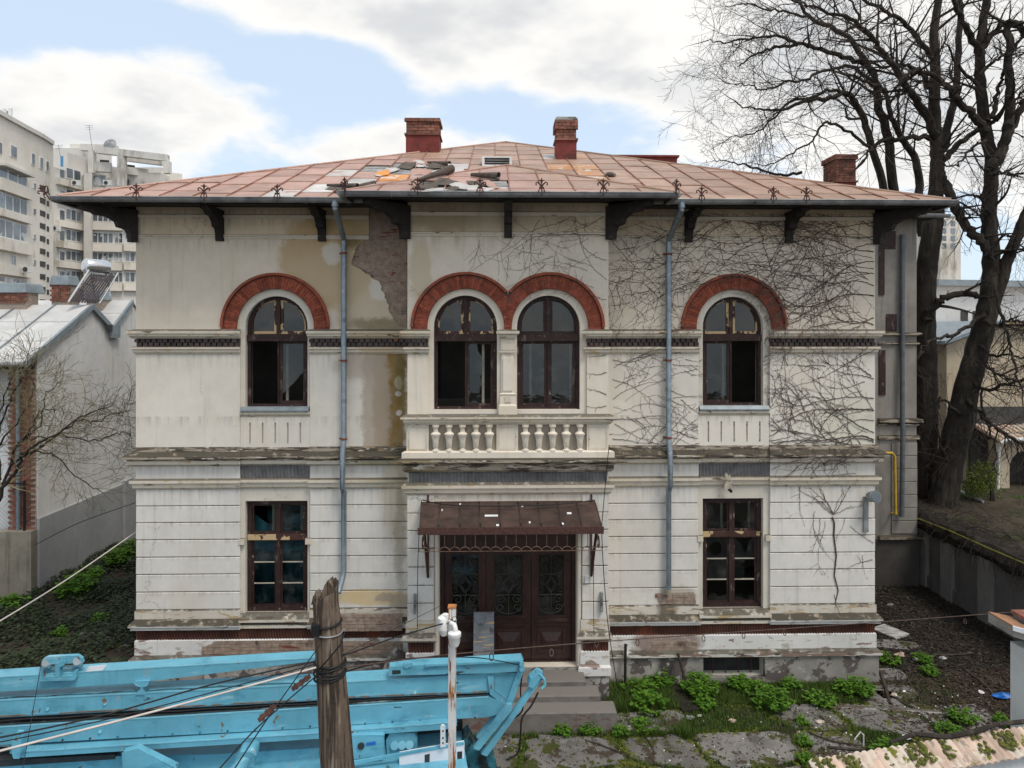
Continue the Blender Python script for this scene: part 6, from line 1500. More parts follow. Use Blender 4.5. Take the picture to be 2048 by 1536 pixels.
# rooftop pergola: posts and beams
def beam(px0, py0, px1, py1, y0d, t, name='pergola_beam'):
    a, b = D(px0, py0, y0d), D(px1, py1, y0d); tv = Vector((0, 0, t))
    MB().hexa([a, b, b + tv, a + tv], [a + Vector((0, .8, 0)), b + Vector((0, .8, 0)), b + Vector((0, .8, 0)) + tv, a + Vector((0, .8, 0)) + tv]).build(name, M['panel_c2'], b2)
beam(190, 305, 334, 322, 93, .9); beam(242, 320, 322, 330, 95, .5); beam(160, 300, 232, 303, 96, .9)
for px, ya, yb_, wd in ((234, 300, 372, 14), (326, 322, 346, 12), (176, 300, 345, 10)):
    a = D(px, yb_, 93); b = D(px + wd, ya, 93); MB().box(a.x, b.x, a.y, a.y + .8, a.z, b.z).build('pergola_post', M['panel_c2'], b2)
slab(b2, *sC, 183, 224, 326, 345, .6, 'panel_c2'); slab(b2, *sD, 247, 296, 337, 352, .6, 'panel_c2'); slab(b2, *sD, 285, 322, 352, 372, .5, 'corr_grey'); slab(b2, *sD, 322, 364, 346, 378, .3, 'panel_c')
rowsA = [(338, 360, 2), (381, 392, 2), (419, 442, 3), (460, 483, 3), (502, 522, 3), (541, 562, 3)]
for y0, y1, n in rowsA:
    facade_window(b2, *sA, 118, 129, y0, y1, 1); facade_window(b2, *sA, 131, 161, y0, y1, n)
    slab(b2, *sA, 112, 163, y1 + 2, y1 + 15, .5)
facade_window(b2, *sC, 187, 212, 350, 372, 2, 'panel_c2'); facade_window(b2, *sC, 200, 218, 320, 328, 0); facade_window(b2, *sD, 254, 270, 330, 337, 0); facade_window(b2, *sD, 247, 258, 358, 370, 0)
for y0, y1 in ((425, 444), (465, 487), (505, 524), (544, 565)):
    facade_window(b2, *sC, 186, 227, y0, y1, 4); facade_window(b2, *sC, 230, 246, y0, y1, 2); facade_window(b2, *sD, 250, 290, y0, y1, 4)
    slab(b2, *sC, 184, 246, y1 + 2, y1 + 17, .5); slab(b2, *sD, 247, 300, y1 + 2, y1 + 17, .5)
# rooftop equipment
for (px, py, dp) in ((152, 366, 89.5), (55, 539, 73), (112, 457, 87), (215, 366, 92)):
    c = D(px, py, dp); o = MB().box(c.x - .5, c.x + .5, c.y - .2, c.y + .25, c.z - .35, c.z + .35).build('air_conditioner', M['far_frame'])
    MB().lathe([(.26, 0), (.26, .03)], 12).build('fan_grille', M['far_dark'], o).matrix_basis = Matrix.Translation((c.x - .1, c.y - .21, c.z)) @ Matrix.Rotation(R(90), 4, 'X')
    tag(o, {152: 'white air conditioner on the back apartment block beneath the blue pipe', 55: 'white air conditioner on the curved apartment block by a balcony', 112: 'white air conditioner in the gap between the two apartment blocks', 215: 'white air conditioner beside the dark window below the rooftop pergola'}[px], 'air conditioner')
c = D(220, 289, 94)
ds = thing('satellite_dish', (c.x, c.y, c.z - 1), 'round grey satellite dish on top of the far apartment block', 'satellite dish')
MB().lathe([(.05, .26), (.45, .19), (.72, .07), (.88, 0), (.86, -.02)], 18).build('dish', M['zinc'], ds, True).matrix_basis = Matrix.Translation((c.x, c.y, c.z)) @ Matrix.Rotation(R(70), 4, 'X')
MB().tube([(c.x, c.y + .1, c.z), (c.x, c.y + .2, c.z - 1)], .06, 6).build('mast', M['zinc'], ds)
for (px, py0, py1, dp, lab) in ((181, 250, 300, 93, 'thin television aerial leaning on the far apartment roof'), (120, 290, 330, 88, 'short aerial frame at the left end of the far apartment roof')):
    a, b = D(px + 4, py1, dp), D(px - 3, py0, dp); t = MB().tube([a, b], .035, 5)
    for k in (.02, .1, .18): m_p = b + (a - b) * k; t.tube([m_p + Vector((-.6 + k, 0, -.05)), m_p + Vector((.6 - k, 0, .05))], .02, 4)
    tag(t.build('aerial', M['zinc']), lab, 'aerial')
cm = thing('mobile_mast', tuple(D(12, 250, 72)), 'white mobile phone antennas on the curved apartment roof', 'antenna')
for px, y0, y1 in ((9, 218, 250), (21, 217, 252)): a, b = D(px, y1, 72), D(px, y0, 72); MB().box(a.x - .16, a.x + .16, a.y - .1, a.y + .1, a.z, b.z).build('antenna_panel', M['far_frame'], cm)
a = D(3, 236, 72); MB().box(a.x - .2, a.x + .2, a.y, a.y + .2, a.z - .25, a.z + .25).build('radio_unit', M['zinc'], cm); a, b = D(15, 255, 72), D(15, 222, 72); MB().tube([a, b], .06, 6).build('mast', M['zinc'], cm)
bp_ = D(124, 322, 87.4); tag(MB().tube([bp_ + Vector((0, 0, -.7)), bp_ + Vector((0, 0, .6))], .16, 8).build('blue_pipe', simple('light_blue_pipe', (.08, .28, .5), .5, .1, 2, 0)), 'bright blue vertical pipe on the far apartment block', 'pipe')
# ================================================================== right: terrace, retaining wall, houses
RX = 11.9
ZT = 1.95
rw = thing('retaining_wall', (RX, 4, 0), 'dark retaining wall with piers and earth on top along the right yard', 'wall')
Y0, Y1 = -6.0, 9.0
MB().box(RX, RX + .35, Y0, Y1, -.2, ZT - .35).build('wall', M['retain'], rw)
for y in (PX(1848, 1050, RX).y, PX(1898, 1090, RX).y, PX(1975, 1130, RX).y, PX(2100, 1200, RX).y, PX(1822, 1040, RX).y):
    MB().box(RX - .10, RX + .01, y - .22, y + .22, -.2, ZT - .38).build('pier', M['pier_grey'], rw)
MB().box(RX - .06, RX + .35, Y0, Y1, -.2, .35).build('wall_footing', M['retain'], rw)
# overhanging cap of earth and roots
cp = MB(); n = 70; rows = []
for i in range(n + 1):
    y = Y0 + (Y1 - Y0) * i / n; k = rt.uniform(-.05, .05)
    rows.append([(RX + .36, y, ZT - .4), (RX - .12 + k, y, ZT - .40 + rt.uniform(-.06, .03)), (RX - .22 + rt.uniform(-.07, .06), y, ZT - .2 + rt.uniform(-.05, .05)), (RX - .08 + k, y, ZT + rt.uniform(-.03, .05)), (RX + .5, y, ZT + .02 + rt.uniform(-.03, .03))])
cp.add([p for r in rows for p in r], [(i*5+k, (i+1)*5+k, (i+1)*5+k+1, i*5+k+1) for i in range(n) for k in range(4)])
cp.build('earth_cap', M['soil_and_shade'], rw)
MB().tube([tuple(PX(1822, 1032, RX - .2)), tuple(PX(1900, 1062, RX - .2)), tuple(PX(1980, 1098, RX - .2)), tuple(PX(2060, 1132, RX - .2))], .022, 8).build('pipe', simple('mossy_yellow_pipe', (.17, .16, .03), .7, .3, 6, .1, 40), rw, True)
rb = MB()
for i in range(260):
    y = rt.uniform(Y0, Y1); p = Vector((RX - .15, y, ZT - rt.uniform(0, .15))); d = Vector((-.3, rt.uniform(-.6, .6), rt.uniform(-.9, .1))); q = [p]
    for k in range(5): d += Vector((rt.uniform(-.2, .3), rt.uniform(-.5, .5), rt.uniform(-.4, .2))); q.append(q[-1] + d.normalized() * .13)
    rb.tube(q, [.009, .008, .007, .006, .005, .004], 3, False)
tag(rb.build('hanging_root', M['twig'], rw), kind='stuff')
tg = MB().add([(RX + .3, Y0, ZT), (60, Y0, ZT), (60, 60, ZT), (RX + .3, 60, ZT)], [(0, 1, 2, 3)]); tag(tg.build('terrace', M['terrace']), kind='structure')
# beige house on the terrace
HB = 9.3; ph = lambda px, py, y=HB: P(px, py, y)
bh_ = thing('beige_house', tuple(ph(1960, 985)), 'beige rendered house behind the lime trunks at the right edge', 'house')
x0, x1 = ph(1893, 800).x, 32.0
zr0 = ph(1893, 690).z
MB().prism([(x0, HB, 1.8), (x1, HB, 1.8), (x1, HB, zr0 + .3), (ph(1990, 660).x, HB, ph(1990, 652).z), (x0, HB, zr0)], (0, 7, 0)).build('wall', M['beige'], bh_)
MB().hexa([(x0 - .25, HB - .3, zr0 + .02), (ph(1990, 660).x, HB - .3, ph(1990, 648).z), (ph(1990, 660).x, HB - .3, ph(1990, 648).z + .12), (x0 - .25, HB - .3, zr0 + .14)], [(x0 - .25, HB + 7, zr0 + .02), (ph(1990, 660).x, HB + 7, ph(1990, 648).z), (ph(1990, 660).x, HB + 7, ph(1990, 648).z + .12), (x0 - .25, HB + 7, zr0 + .14)]).build('roof', M['zincedge'], bh_)
MB().hexa([(ph(1990, 660).x + .002, HB - .3, ph(1990, 648).z), (x1, HB - .3, zr0 + .5), (x1, HB - .3, zr0 + .62), (ph(1990, 660).x + .002, HB - .3, ph(1990, 648).z + .12)], [(ph(1990, 660).x + .002, HB + 7, ph(1990, 648).z), (x1, HB + 7, zr0 + .5), (x1, HB + 7, zr0 + .62), (ph(1990, 660).x + .002, HB + 7, ph(1990, 648).z + .12)]).build('roof', M['tile'], bh_)
# porch with arched opening and a tiled little roof
PYY = 8.2; pq = lambda px, py: P(px, py, PYY)
cxp, czp = pq(2052, 940).x, pq(2052, 935).z
MB().plate(rect(pq(1990, 990).x, 20, 1.8, pq(1990, 882).z), [archloop(cxp, czp, .55, 1.85)], PYY, PYY + .3).build('porch_wall', M['beige'], bh_)
box('porch_dark', M['far_dark'], bh_, cxp - 1.2, cxp + 1.4, PYY + .9, PYY + .95, 1.8, 4.5)
for k in range(12):
    xx = pq(1992, 880).x + k * .2
    MB().tube([(xx, PYY - .25, pq(1992, 880).z), (xx, PYY + 1.0, pq(1992, 880).z + .35)], .09, 8).build('roof_tile', M['tile'], bh_, True)
a = pq(1990, 876); MB().tube([(a.x + 2.2, PYY - .32, a.z + .02), (a.x + .15, PYY - .32, a.z), (a.x, PYY - .3, a.z - .1), (a.x, PYY - .15, a.z - .25), (a.x, PYY - .1, 1.95)], .06, 8).build('downpipe', M['white_plastic'], bh_, True)
# white house farther back
WB = 17.0; pwh = lambda px, py: P(px, py, WB)
wh = thing('white_house', tuple(pwh(1990, 800)), 'white house with flat metal eaves seen between the lime trunks', 'house')
MB().box(pwh(1868, 700).x, 45, WB, WB + 8, 0, pwh(1868, 570).z).build('wall', M['whitewall'], wh)
MB().hexa([(pwh(1866, 560).x, WB - .4, pwh(1866, 572).z), (45, WB - .4, pwh(2048, 590).z), (45, WB - .4, pwh(2048, 575).z), (pwh(1866, 560).x, WB - .4, pwh(1866, 560).z)], [(pwh(1866, 560).x, WB + 8, pwh(1866, 572).z), (45, WB + 8, pwh(2048, 590).z), (45, WB + 8, pwh(2048, 575).z), (pwh(1866, 560).x, WB + 8, pwh(1866, 560).z + .6)]).build('roof', M['zincedge'], wh)
MB().box(pwh(1860, 700).x - 1.5, pwh(1884, 700).x, WB - 3, WB - .02, 0, pwh(1860, 676).z).build('annex', M['whitewall'], wh)
for px, y0, y1 in ((1921, 622, 648), (1945, 622, 640)): box('window', M['far_dark'], wh, pwh(px, y0).x, pwh(px + 14, y0).x, WB - .03, WB - .002, pwh(px, y1).z, pwh(px, y0).z)
# pale tower block in the haze
tb = thing('tower_block', tuple(D(1900, 660, 120)), 'pale distant tower block seen just right of the eaves', 'building')
a, b = D(1880, 500, 120), D(1922, 432, 120); MB().box(a.x, b.x, a.y, a.y + 10, 0, b.z).build('wall', M['panel_c'], tb)
for r in range(4):
    for c in range(2): q_ = D(1888 + 18 * c, 446 + 15 * r, 120); box('window', M['far_glass'], tb, q_.x - .4, q_.x + .4, a.y - .05, a.y - .005, q_.z - .5, q_.z + .4)
# juniper by the porch
def leafcloud(mb, c, rx, ry, rz_, n, size, rnd, up=.0, shape=1.0):
    for i in range(n):
        while True:
            u = Vector((rnd.uniform(-1, 1), rnd.uniform(-1, 1), rnd.uniform(-1, 1)))
            if .35 < u.length < 1: break
        wob = 1 + .25 * math.sin(u.x * 7 + u.z * 5) * math.cos(u.y * 6)
        p = Vector(c) + Vector((u.x * rx, u.y * ry, u.z * rz_)) * wob
        d = Vector((rnd.uniform(-1, 1), rnd.uniform(-1, 1), rnd.uniform(-1, 1) + up)).normalized(); e = d.orthogonal().normalized(); e.rotate(Matrix.Rotation(rnd.uniform(0, 6.3), 3, d))
        s = size * rnd.uniform(.6, 1.3); f = d.cross(e) * .25
        mb.add([p - e * s * .5 * shape, p + d * s * .4 + f * s, p + e * s * .5 * shape, p - d * s * .6], [(0, 1, 2, 3)])
jr = random.Random(4)
ju = thing('juniper_bush', tuple(P(1990, 1000, 6.6)), 'yellow green juniper bush in front of the beige house', 'bush')
jm = MB()
for i in range(16):
    cpt_ = P(1960 + jr.uniform(-22, 45), 985 - jr.uniform(0, 45), 6.6 + jr.uniform(-.4, .5)); leafcloud(jm, cpt_, .28, .3, .32, 150, .07, jr, .8, .5)
leafcloud(jm, P(1978, 945, 6.6), .25, .25, .3, 200, .07, jr, .8, .5); tag(jm.build('foliage', M['juniper'], ju), kind='stuff')
MB().tube([tuple(P(1985, 1002, 6.6)), tuple(P(1983, 960, 6.6))], [.08, .04], 6).build('stem', M['bark'], ju)
for k, (px, py, s) in enumerate(((1915, 985, .5), (2035, 1000, .4))):
    gm_ = MB(); leafcloud(gm_, P(px, py, 7.0), s, s * .6, .15, 160, .09, jr, 1, .5); tag(gm_.build('weed_patch', M['weed']), ('green weeds at the foot of the leaning lime trunk', 'pale green weeds on the terrace at the right edge')[k], 'weeds')
tl = thing('plank_pile', tuple(G(1935, 990, ZT)), 'grey planks piled on the terrace beside the leaning lime', 'planks')
for k in range(5):
    a, b = G(1905 + 3 * k, 975 + 3*k, ZT + .05), G(1950 + 4*k, 995 + 2*k, ZT + .05); MB().tube([a, b], .05, 5).build('plank', M['board'], tl)
# conifer seedling in the dark corner
cs = thing('dark_conifer', tuple(G(1895, 1190)), 'small dark conifer shrub against the retaining wall', 'shrub')
cm_ = MB(); b0 = G(1897, 1190)
for i in range(9): leafcloud(cm_, b0 + Vector((jr.uniform(-.1, .1), jr.uniform(-.1, .1), .15 + .16 * i)), .32 * (1 - i / 11), .3 * (1 - i / 11), .16, 70, .07, jr, .6, .4)
tag(cm_.build('foliage', M['ivy'], cs), kind='stuff'); MB().tube([b0, b0 + Vector((0, 0, 1.5))], [.03, .01], 5).build('stem', M['bark'], cs)

# ================================================================== foreground garden wall with tile coping, lower right
q0, q1 = G(1640, 1556, 1.7), G(2120, 1478, 1.7)
dv = (q1 - q0); dv.z = 0; Lw = dv.length; dv.normalize(); nv = Vector((-dv.y, dv.x, 0))     # nv points away from the camera
gw_ = thing('garden_wall', (q0.x, q0.y, 0), 'white garden wall with faded clay tile coping in the lower right corner', 'wall')
def wp(s, t, zz): v = q0 + dv * s + nv * t; return Vector((v.x, v.y, zz))
MB().hexa([wp(0, 0, -.1), wp(Lw, 0, -.1), wp(Lw, 0, 1.55), wp(0, 0, 1.55)], [wp(0, .2, -.1), wp(Lw, .2, -.1), wp(Lw, .2, 1.68), wp(0, .2, 1.68)]).build('wall', M['whitewall'], gw_)
s = 0.0; tw = .105
tile_me = None
while s < Lw:
    mb = MB(); vs_ = []; nn = 6; z_off = rt.uniform(-.008, .008)
    for j, t in enumerate((-.09, .06, .22)):
        for i in range(nn + 1):
            u = i / nn; vs_.append(wp(s + tw * 1.08 * u, t + rt.uniform(-.004, .004), 1.60 + (t + .09) * .55 + .028 * math.sin(math.pi * u) + z_off))
    lo = [v - Vector((0, 0, .015)) for v in vs_]; k = nn + 1
    fs = [(j*k+i, j*k+i+1, (j+1)*k+i+1, (j+1)*k+i) for j in range(2) for i in range(nn)]
    N = len(vs_); mb.add(vs_ + lo, fs + [tuple(a + N for a in reversed(f)) for f in fs] + [(i, i + N, i + 1 + N, i + 1) for i in range(nn)] + [(2*k+i, 2*k+i+1, 2*k+i+1+N, 2*k+i+N) for i in range(nn)])
    mb.build('coping_tile', M['tile'], gw_, True); s += tw
ms_ = MB()
for i in range(900):
    s = rt.uniform(0, Lw); c_ = math.sin(s * 5.1) + math.sin(s * 13.7) + rt.uniform(-.5, .5)
    if c_ < .55: continue
    t = rt.uniform(-.02, .2); p = wp(s, t, 1.615 + (t + .09) * .55 + .02); r_ = rt.uniform(.012, .035); ms_.lathe([(r_, 0), (r_ * .8, r_ * .5), (r_ * .2, r_ * .7)], 6, tuple(p))
tag(ms_.build('moss', M['moss'], gw_), kind='stuff')
br_ = MB(); q = [wp(1.2 + .42 * i, .24 + .06 * math.sin(i * 1.7), 1.83 + .03 * math.sin(i * 2.3)) for i in range(7)]
tag(br_.tube(q, [.02, .03, .035, .035, .03, .03, .02], 7).build('fallen_branch', M['bark']), 'dead branch lying along the top of the tile coping', 'branch')
# gate pillar with brick cap
pc0 = D(2050, 1400, 9.4)
gp_ = thing('gate_pillar', (pc0.x, pc0.y, 0), 'white gate pillar with capped top at the right edge', 'pillar')
px0 = D(2021, 1400, 10.0).x; zt = D(2030, 1322, 9.4).z
MB().box(px0, px0 + .7, pc0.y, pc0.y + .6, -.1, zt).build('shaft', M['whitewall'], gp_)
zc_ = zt - .02
def capq(e, za, zb2, grow=0.0): return [(px0 - .22 - grow, pc0.y + .25 - grow, zc_ + za + .24), (px0 + .9, pc0.y - .15 - grow, zc_ + za), (px0 + .9, pc0.y + .75, zc_ + za), (px0 - .22 - grow, pc0.y + .75, zc_ + za + .24)]
MB().hexa(capq(0, 0, 0), capq(0, .13, 0)).build('cap', M['concrete'], gp_)
MB().hexa(capq(0, .131, 0), capq(0, .155, 0)).build('cap_tile', simple('brown_cap_tile', (.30, .16, .09), .8, .25, 4, .3, 40, layers=[((.10, .08, .06), 5, .58, .66)]), gp_)
a0, a1 = capq(0, .10, 0, .03), capq(0, .165, 0, .03)
MB().hexa([a0[0], a0[1], (a0[1][0], a0[1][1] + .025, a0[1][2]), (a0[0][0] + .01, a0[0][1] + .025, a0[0][2])], [a1[0], a1[1], (a1[1][0], a1[1][1] + .025, a1[1][2]), (a1[0][0] + .01, a1[0][1] + .025, a1[0][2])]).build('cap_edge', M['white_paint'], gp_)
MB().box(px0 + .12, px0 + .8, pc0.y + .25, pc0.y + .7, zt + .05, zt + .36).build('chimney_block', M['zincedge'], gp_)
MB().box(px0 + .10, px0 + .82, pc0.y + .23, pc0.y + .72, zt + .361, zt + .41).build('top_brick', M['brick_chim'], gp_)
# ================================================================== truck crane
M['rust_lip'] = simple('rusty_weld_lip', (.16, .11, .08), .8, .4, 6, .3, 40, layers=[((.10, .27, .36), (5, 5, 5), .52, .58)])
M['blue_highlight'] = simple('highlight_blue', (.20, .47, .58), .4, .15, 4, 0)  # lighter blue for highlights painted along the boom edges
M['grime_top'] = simple('greasy_boom_top', (.035, .045, .05), .6, .3, 3, .2, 30, layers=[((.25, .33, .36), (1.2, 1.2, 3), .52, .64)])
CA, CB = D(0, 1415, 8.5), D(1040, 1330, 9.6)
A2, B2 = (CA.x, CA.y), (CB.x, CB.y)
cu = Vector((B2[0] - A2[0], B2[1] - A2[1], 0)).normalized(); cn = Vector((-cu.y, cu.x, 0))      # cn: away from the camera
def cp2(px, py, off=0.0):
    A_ = (A2[0] + cn.x * off, A2[1] + cn.y * off); B_ = (B2[0] + cn.x * off, B2[1] + cn.y * off)
    return onplane(px, py, A_, B_)
crane = thing('truck_crane', (cp2(300, 1500).x, cp2(300, 1500).y + .6, 0), 'sky blue truck crane with folded telescopic boom parked before the house', 'crane')
def cpart(name, pts, off, th, mat='blue', bev=0):
    o = MB().prism([cp2(x, y, off) for x, y in pts], cn * th).build(name, M[mat], crane)
    md = o.modifiers.new('edge', 'BEVEL'); md.width = .008; md.segments = 2; md.limit_method = 'ANGLE'; return o
cpart('jib', [(-120, 1361), (0, 1353), (620, 1315), (632, 1316), (632, 1321), (620, 1323), (272, 1366), (0, 1383), (-120, 1391)], .02, .20)
cpart('boom_section', [(-120, 1406), (0, 1400), (620, 1368), (829, 1355), (985, 1345), (1043, 1345), (1016, 1405), (982, 1384), (684, 1396), (620, 1401), (0, 1434), (-120, 1440)], .0, .26)
cpart('boom_section', [(-120, 1460), (0, 1453), (620, 1415), (684, 1412), (976, 1393), (1019, 1410), (1013, 1424), (976, 1434), (687, 1450), (620, 1456), (0, 1489), (-120, 1495)], -.04, .46)
cpart('boom_groove', [(-120, 1437), (0, 1431), (620, 1398), (985, 1383), (985, 1396), (620, 1420), (0, 1458), (-120, 1464)], .10, .3, 'grime')
for ea, eb in (((-120, 1460), (0, 1453)), ((0, 1453), (620, 1415)), ((620, 1415), (976, 1393))):     # grease-blackened top plate
    a0, b0 = cp2(*ea, -.04), cp2(*eb, -.04); u_ = Vector((0, 0, .004)); f0, f1 = cn * .015, cn * .45
    MB().hexa([a0 + f0 + u_, b0 + f0 + u_, b0 + f1 + u_, a0 + f1 + u_], [a0 + f0 + u_ * 2.5, b0 + f0 + u_ * 2.5, b0 + f1 + u_ * 2.5, a0 + f1 + u_ * 2.5]).build('grease_plate', M['grime_top'], crane)
cpart('boom_rail', [(39, 1503), (620, 1466), (914, 1443), (914, 1451), (894, 1458), (689, 1473), (620, 1478), (39, 1515)], -.14, .16)
cpart('rail_shadow_web', [(20, 1492), (620, 1455), (900, 1434), (900, 1448), (620, 1470), (20, 1507)], .02, .2)
for ea, eb in (((-120, 1440), (0, 1434)), ((0, 1434), (620, 1401)), ((620, 1401), (684, 1396)), ((684, 1396), (975, 1384.5))):
    cpart('rust_lip', [(ea[0], ea[1] - 2.2), (eb[0], eb[1] - 2.2), eb, ea], -.012, .012, 'rust_lip')
for ea, eb in (((0, 1353), (620, 1315)), ((0, 1400), (620, 1368)), ((620, 1368), (829, 1355)), ((0, 1453), (620, 1415)), ((684, 1412), (976, 1393)), ((39, 1503), (620, 1466)), ((620, 1466), (914, 1443))):
    o_ = -.045 if ea[1] in (1453, 1412) else (-.146 if ea[1] in (1503, 1466) else (.015 if ea[1] == 1353 else -.006))
    cpart('edge_highlight', [ea, eb, (eb[0], eb[1] + 2.2), (ea[0], ea[1] + 2.2)], o_, .006, 'blue_highlight')  # thin pale strip painted as the highlight of a top edge
cpart('head_plate', [(976, 1352), (986, 1352), (990, 1380), (1018, 1402), (1012, 1412), (980, 1388)], -.03, .05)
cpart('head_strut', [(1036, 1344), (1046, 1344), (1022, 1414), (1010, 1414)], -.05, .10)
cpart('fly_jib', [(779, 1335), (1046, 1319), (1049, 1341), (985, 1345), (779, 1350)], -.06, .18)
cpart('fly_jib_slot', [(785, 1341), (801, 1340), (801, 1347), (785, 1348)], -.064, .01, 'grime')
cpart('fly_jib_rail', [(850, 1329), (1040, 1321), (1040, 1324), (850, 1333)], -.10, .05)
cpart('roller_bracket', [(808, 1331), (822, 1327), (824, 1331), (811, 1336)], -.08, .08)
for x, y in ((1043, 1327), (1043, 1337), (1014, 1415)):
    c = cp2(x, y, -.10); MB().tube([c - cn * .03, c + cn * .1], .035, 12).build('pin', M['blue'], crane, True)
# pulley housing on the jib
cpart('pulley_cheek', [(82, 1326), (86, 1318), (95, 1314), (155, 1311), (164, 1317), (166, 1326), (160, 1333), (150, 1333), (146, 1326), (103, 1328), (98, 1336), (90, 1336)], -.02, .05)
cpart('pulley_cheek', [(82, 1326), (86, 1318), (95, 1314), (155, 1311), (164, 1317), (166, 1326), (160, 1333), (150, 1333), (146, 1326), (103, 1328), (98, 1336), (90, 1336)], .14, .05)
for x, y in ((92, 1325), (155, 1322)): MB().tube([cp2(x, y, -.03), cp2(x, y, .2)], .05, 14).build('pulley', M['zincedge'], crane, True)
cpart('cradle_arm', [(111, 1329), (128, 1323), (130, 1328), (120, 1334), (121, 1352), (112, 1354)], -.05, .06)
cpart('cradle', [(80, 1350), (84, 1346), (86, 1355), (146, 1352), (148, 1342), (153, 1342), (152, 1357), (146, 1360), (84, 1362), (80, 1360)], -.05, .07)
for pts in ([(268, 1364), (300, 1362), (296, 1370), (284, 1374), (272, 1370)], [(272, 1388), (284, 1376), (290, 1388)]): cpart('boom_support', pts, -.02, .12)
for x, y in ((95, 1418), (210, 1407), (830, 1385), (200, 1463), (660, 1440)): MB().tube([cp2(x, y, -.055 if y > 1436 else -.012), cp2(x, y, .05)], .022, 8).build('bolt', M['blue'], crane)
for x in (60, 330, 470, 560, 740, 905): cpart('weld_plate', [(x, 1403 - .0516 * x + 1), (x + 5, 1403 - .0516 * x + 1), (x + 5, 1430 - .0532 * x), (x, 1430 - .0532 * x)], -.004, .008)
for x in range(70, 960, 55): 
    c = cp2(x, 1487 - .0545 * x, -.05); MB().tube([c, c + cn * .03], .012, 6).build('bolt', M['teal_dark'], crane)
MB().tube([cp2(x, 1440 - .056 * x + (2 if k % 2 else 0), -.0) for k, x in enumerate(range(-60, 960, 60))], .012, 6).build('hydraulic_hose', M['black'], crane)
MB().tube([cp2(x, 1396 - .053 * x + (1.5 if k % 2 else -1), .03) for k, x in enumerate(range(-60, 640, 50))], .008, 5).build('hydraulic_hose', M['teal_dark'], crane)
cpart('data_label', [(178, 1333), (213, 1330), (206, 1340), (172, 1343)], .014, .006, 'white_paint')
cpart('latch', [(24, 1475), (30, 1468), (40, 1468), (44, 1475), (44, 1505), (38, 1516), (28, 1516), (24, 1505)], -.24, .08)
# outrigger arms with ram and hook
cpart('outrigger_arm', [(1073, 1345), (1078, 1340), (1086, 1345), (1086, 1357), (974, 1512), (963, 1508), (1064, 1372)], -.12, .06)
cpart('outrigger_arm', [(1015, 1410), (1024, 1410), (1024, 1419), (958, 1500), (948, 1497)], -.18, .06)
cpart('outrigger_arm', [(986, 1434), (993, 1432), (962, 1478), (953, 1475)], .05, .06)
cpart('ram', [(1062, 1360), (1078, 1347), (1084, 1352), (1066, 1376), (1058, 1372)], -.16, .16)
MB().tube([cp2(1078, 1347, -.15), cp2(1088, 1358, -.15), cp2(1090, 1370, -.15), cp2(1084, 1377, -.15)], .022, 6).build('hook_link', M['blue'], crane)
cpart('outrigger_foot', [(928, 1480), (938, 1470), (950, 1492), (968, 1508), (990, 1518), (994, 1534), (990, 1560), (930, 1560)], .0, .25, 'teal_dark')
MB().tube([a for a, b in bend([(cp2(x, y, -.12), 0) for x, y in ((1076, 1385), (1062, 1412), (1044, 1436), (1041, 1470), (1036, 1505), (1012, 1520))], 6)], .013, 6).build('hydraulic_hose', M['black'], crane)
MB().tube([a for a, b in bend([(cp2(x, y, .0), 0) for x, y in ((1044, 1350), (1041, 1385), (1045, 1420), (1022, 1440))], 6)], .011, 6).build('hydraulic_hose', M['black'], crane)
# superstructure and deck
zd = cp2(500, 1520).z
cpart('mounting_plate', [(245, 1506), (275, 1498), (352, 1536), (340, 1580), (250, 1580)], -.34, .10)
cpart('tool_box', [(686, 1486), (705, 1472), (768, 1470), (770, 1508), (692, 1520)], -.22, .45)
c = cp2(722, 1493, -.24); MB().tube([c, c + cn * .1], .045, 12).build('exhaust_pipe', M['grime'], crane)
cpart('warning_label', [(733, 1486), (751, 1483), (751, 1489), (733, 1491)], -.224, .01, 'bluebag')
tank = cpart('hydraulic_tank', [(772, 1480), (780, 1468), (828, 1465), (835, 1475), (835, 1496), (828, 1504), (775, 1508)], -.1, .4)
for x in (789, 804, 819): MB().tube([cp2(x, 1491 - (x - 789) * .05, -.13), cp2(x, 1491, -.08)], .055, 14).build('tank_cap', M['blue'], tank, True)
cpart('engine_bay', [(690, 1462), (925, 1445), (925, 1520), (690, 1530)], .34, .1, 'grime')
cpart('side_panel', [(800, 1508), (928, 1486), (928, 1530), (930, 1600), (800, 1600)], -.30, .05, 'white_paint')
cpart('panel_slot', [(850, 1510), (859, 1508), (859, 1530), (850, 1532)], -.304, .01, 'grime'); cpart('panel_slot', [(915, 1504), (924, 1503), (924, 1526), (915, 1528)], -.304, .01, 'grime')
cpart('panel_trim', [(690, 1526), (800, 1507), (928, 1485), (928, 1489), (800, 1512), (690, 1533)], -.31, .03)
cpart('slotted_bar', [(881, 1456), (884, 1452), (888, 1452), (890, 1456), (891, 1492), (882, 1494)], -.36, .03, 'white_paint')
for y in (1462, 1476, 1486): 
    c = cp2(886, y, -.365); MB().tube([c, c + cn * .01], .012, 8).build('bar_hole', M['grime'], crane)
deck_l = [(-120, 1536), (0, 1528), (690, 1498), (690, 1600), (-120, 1600)]
d0, d1 = cp2(-150, 1530, -.5), cp2(935, 1530, -.5)
zd = 1.35
def dpt(s_, t, zz): v = d0 + (d1 - d0) * s_ + cn * t; return Vector((v.x, v.y, zz))
MB().hexa([dpt(0, -.3, zd - .25), dpt(1, -.3, zd - .25), dpt(1, 1.6, zd - .25), dpt(0, 1.6, zd - .25)], [dpt(0, -.3, zd), dpt(1, -.3, zd), dpt(1, 1.6, zd), dpt(0, 1.6, zd)]).build('deck', M['blue'], crane)
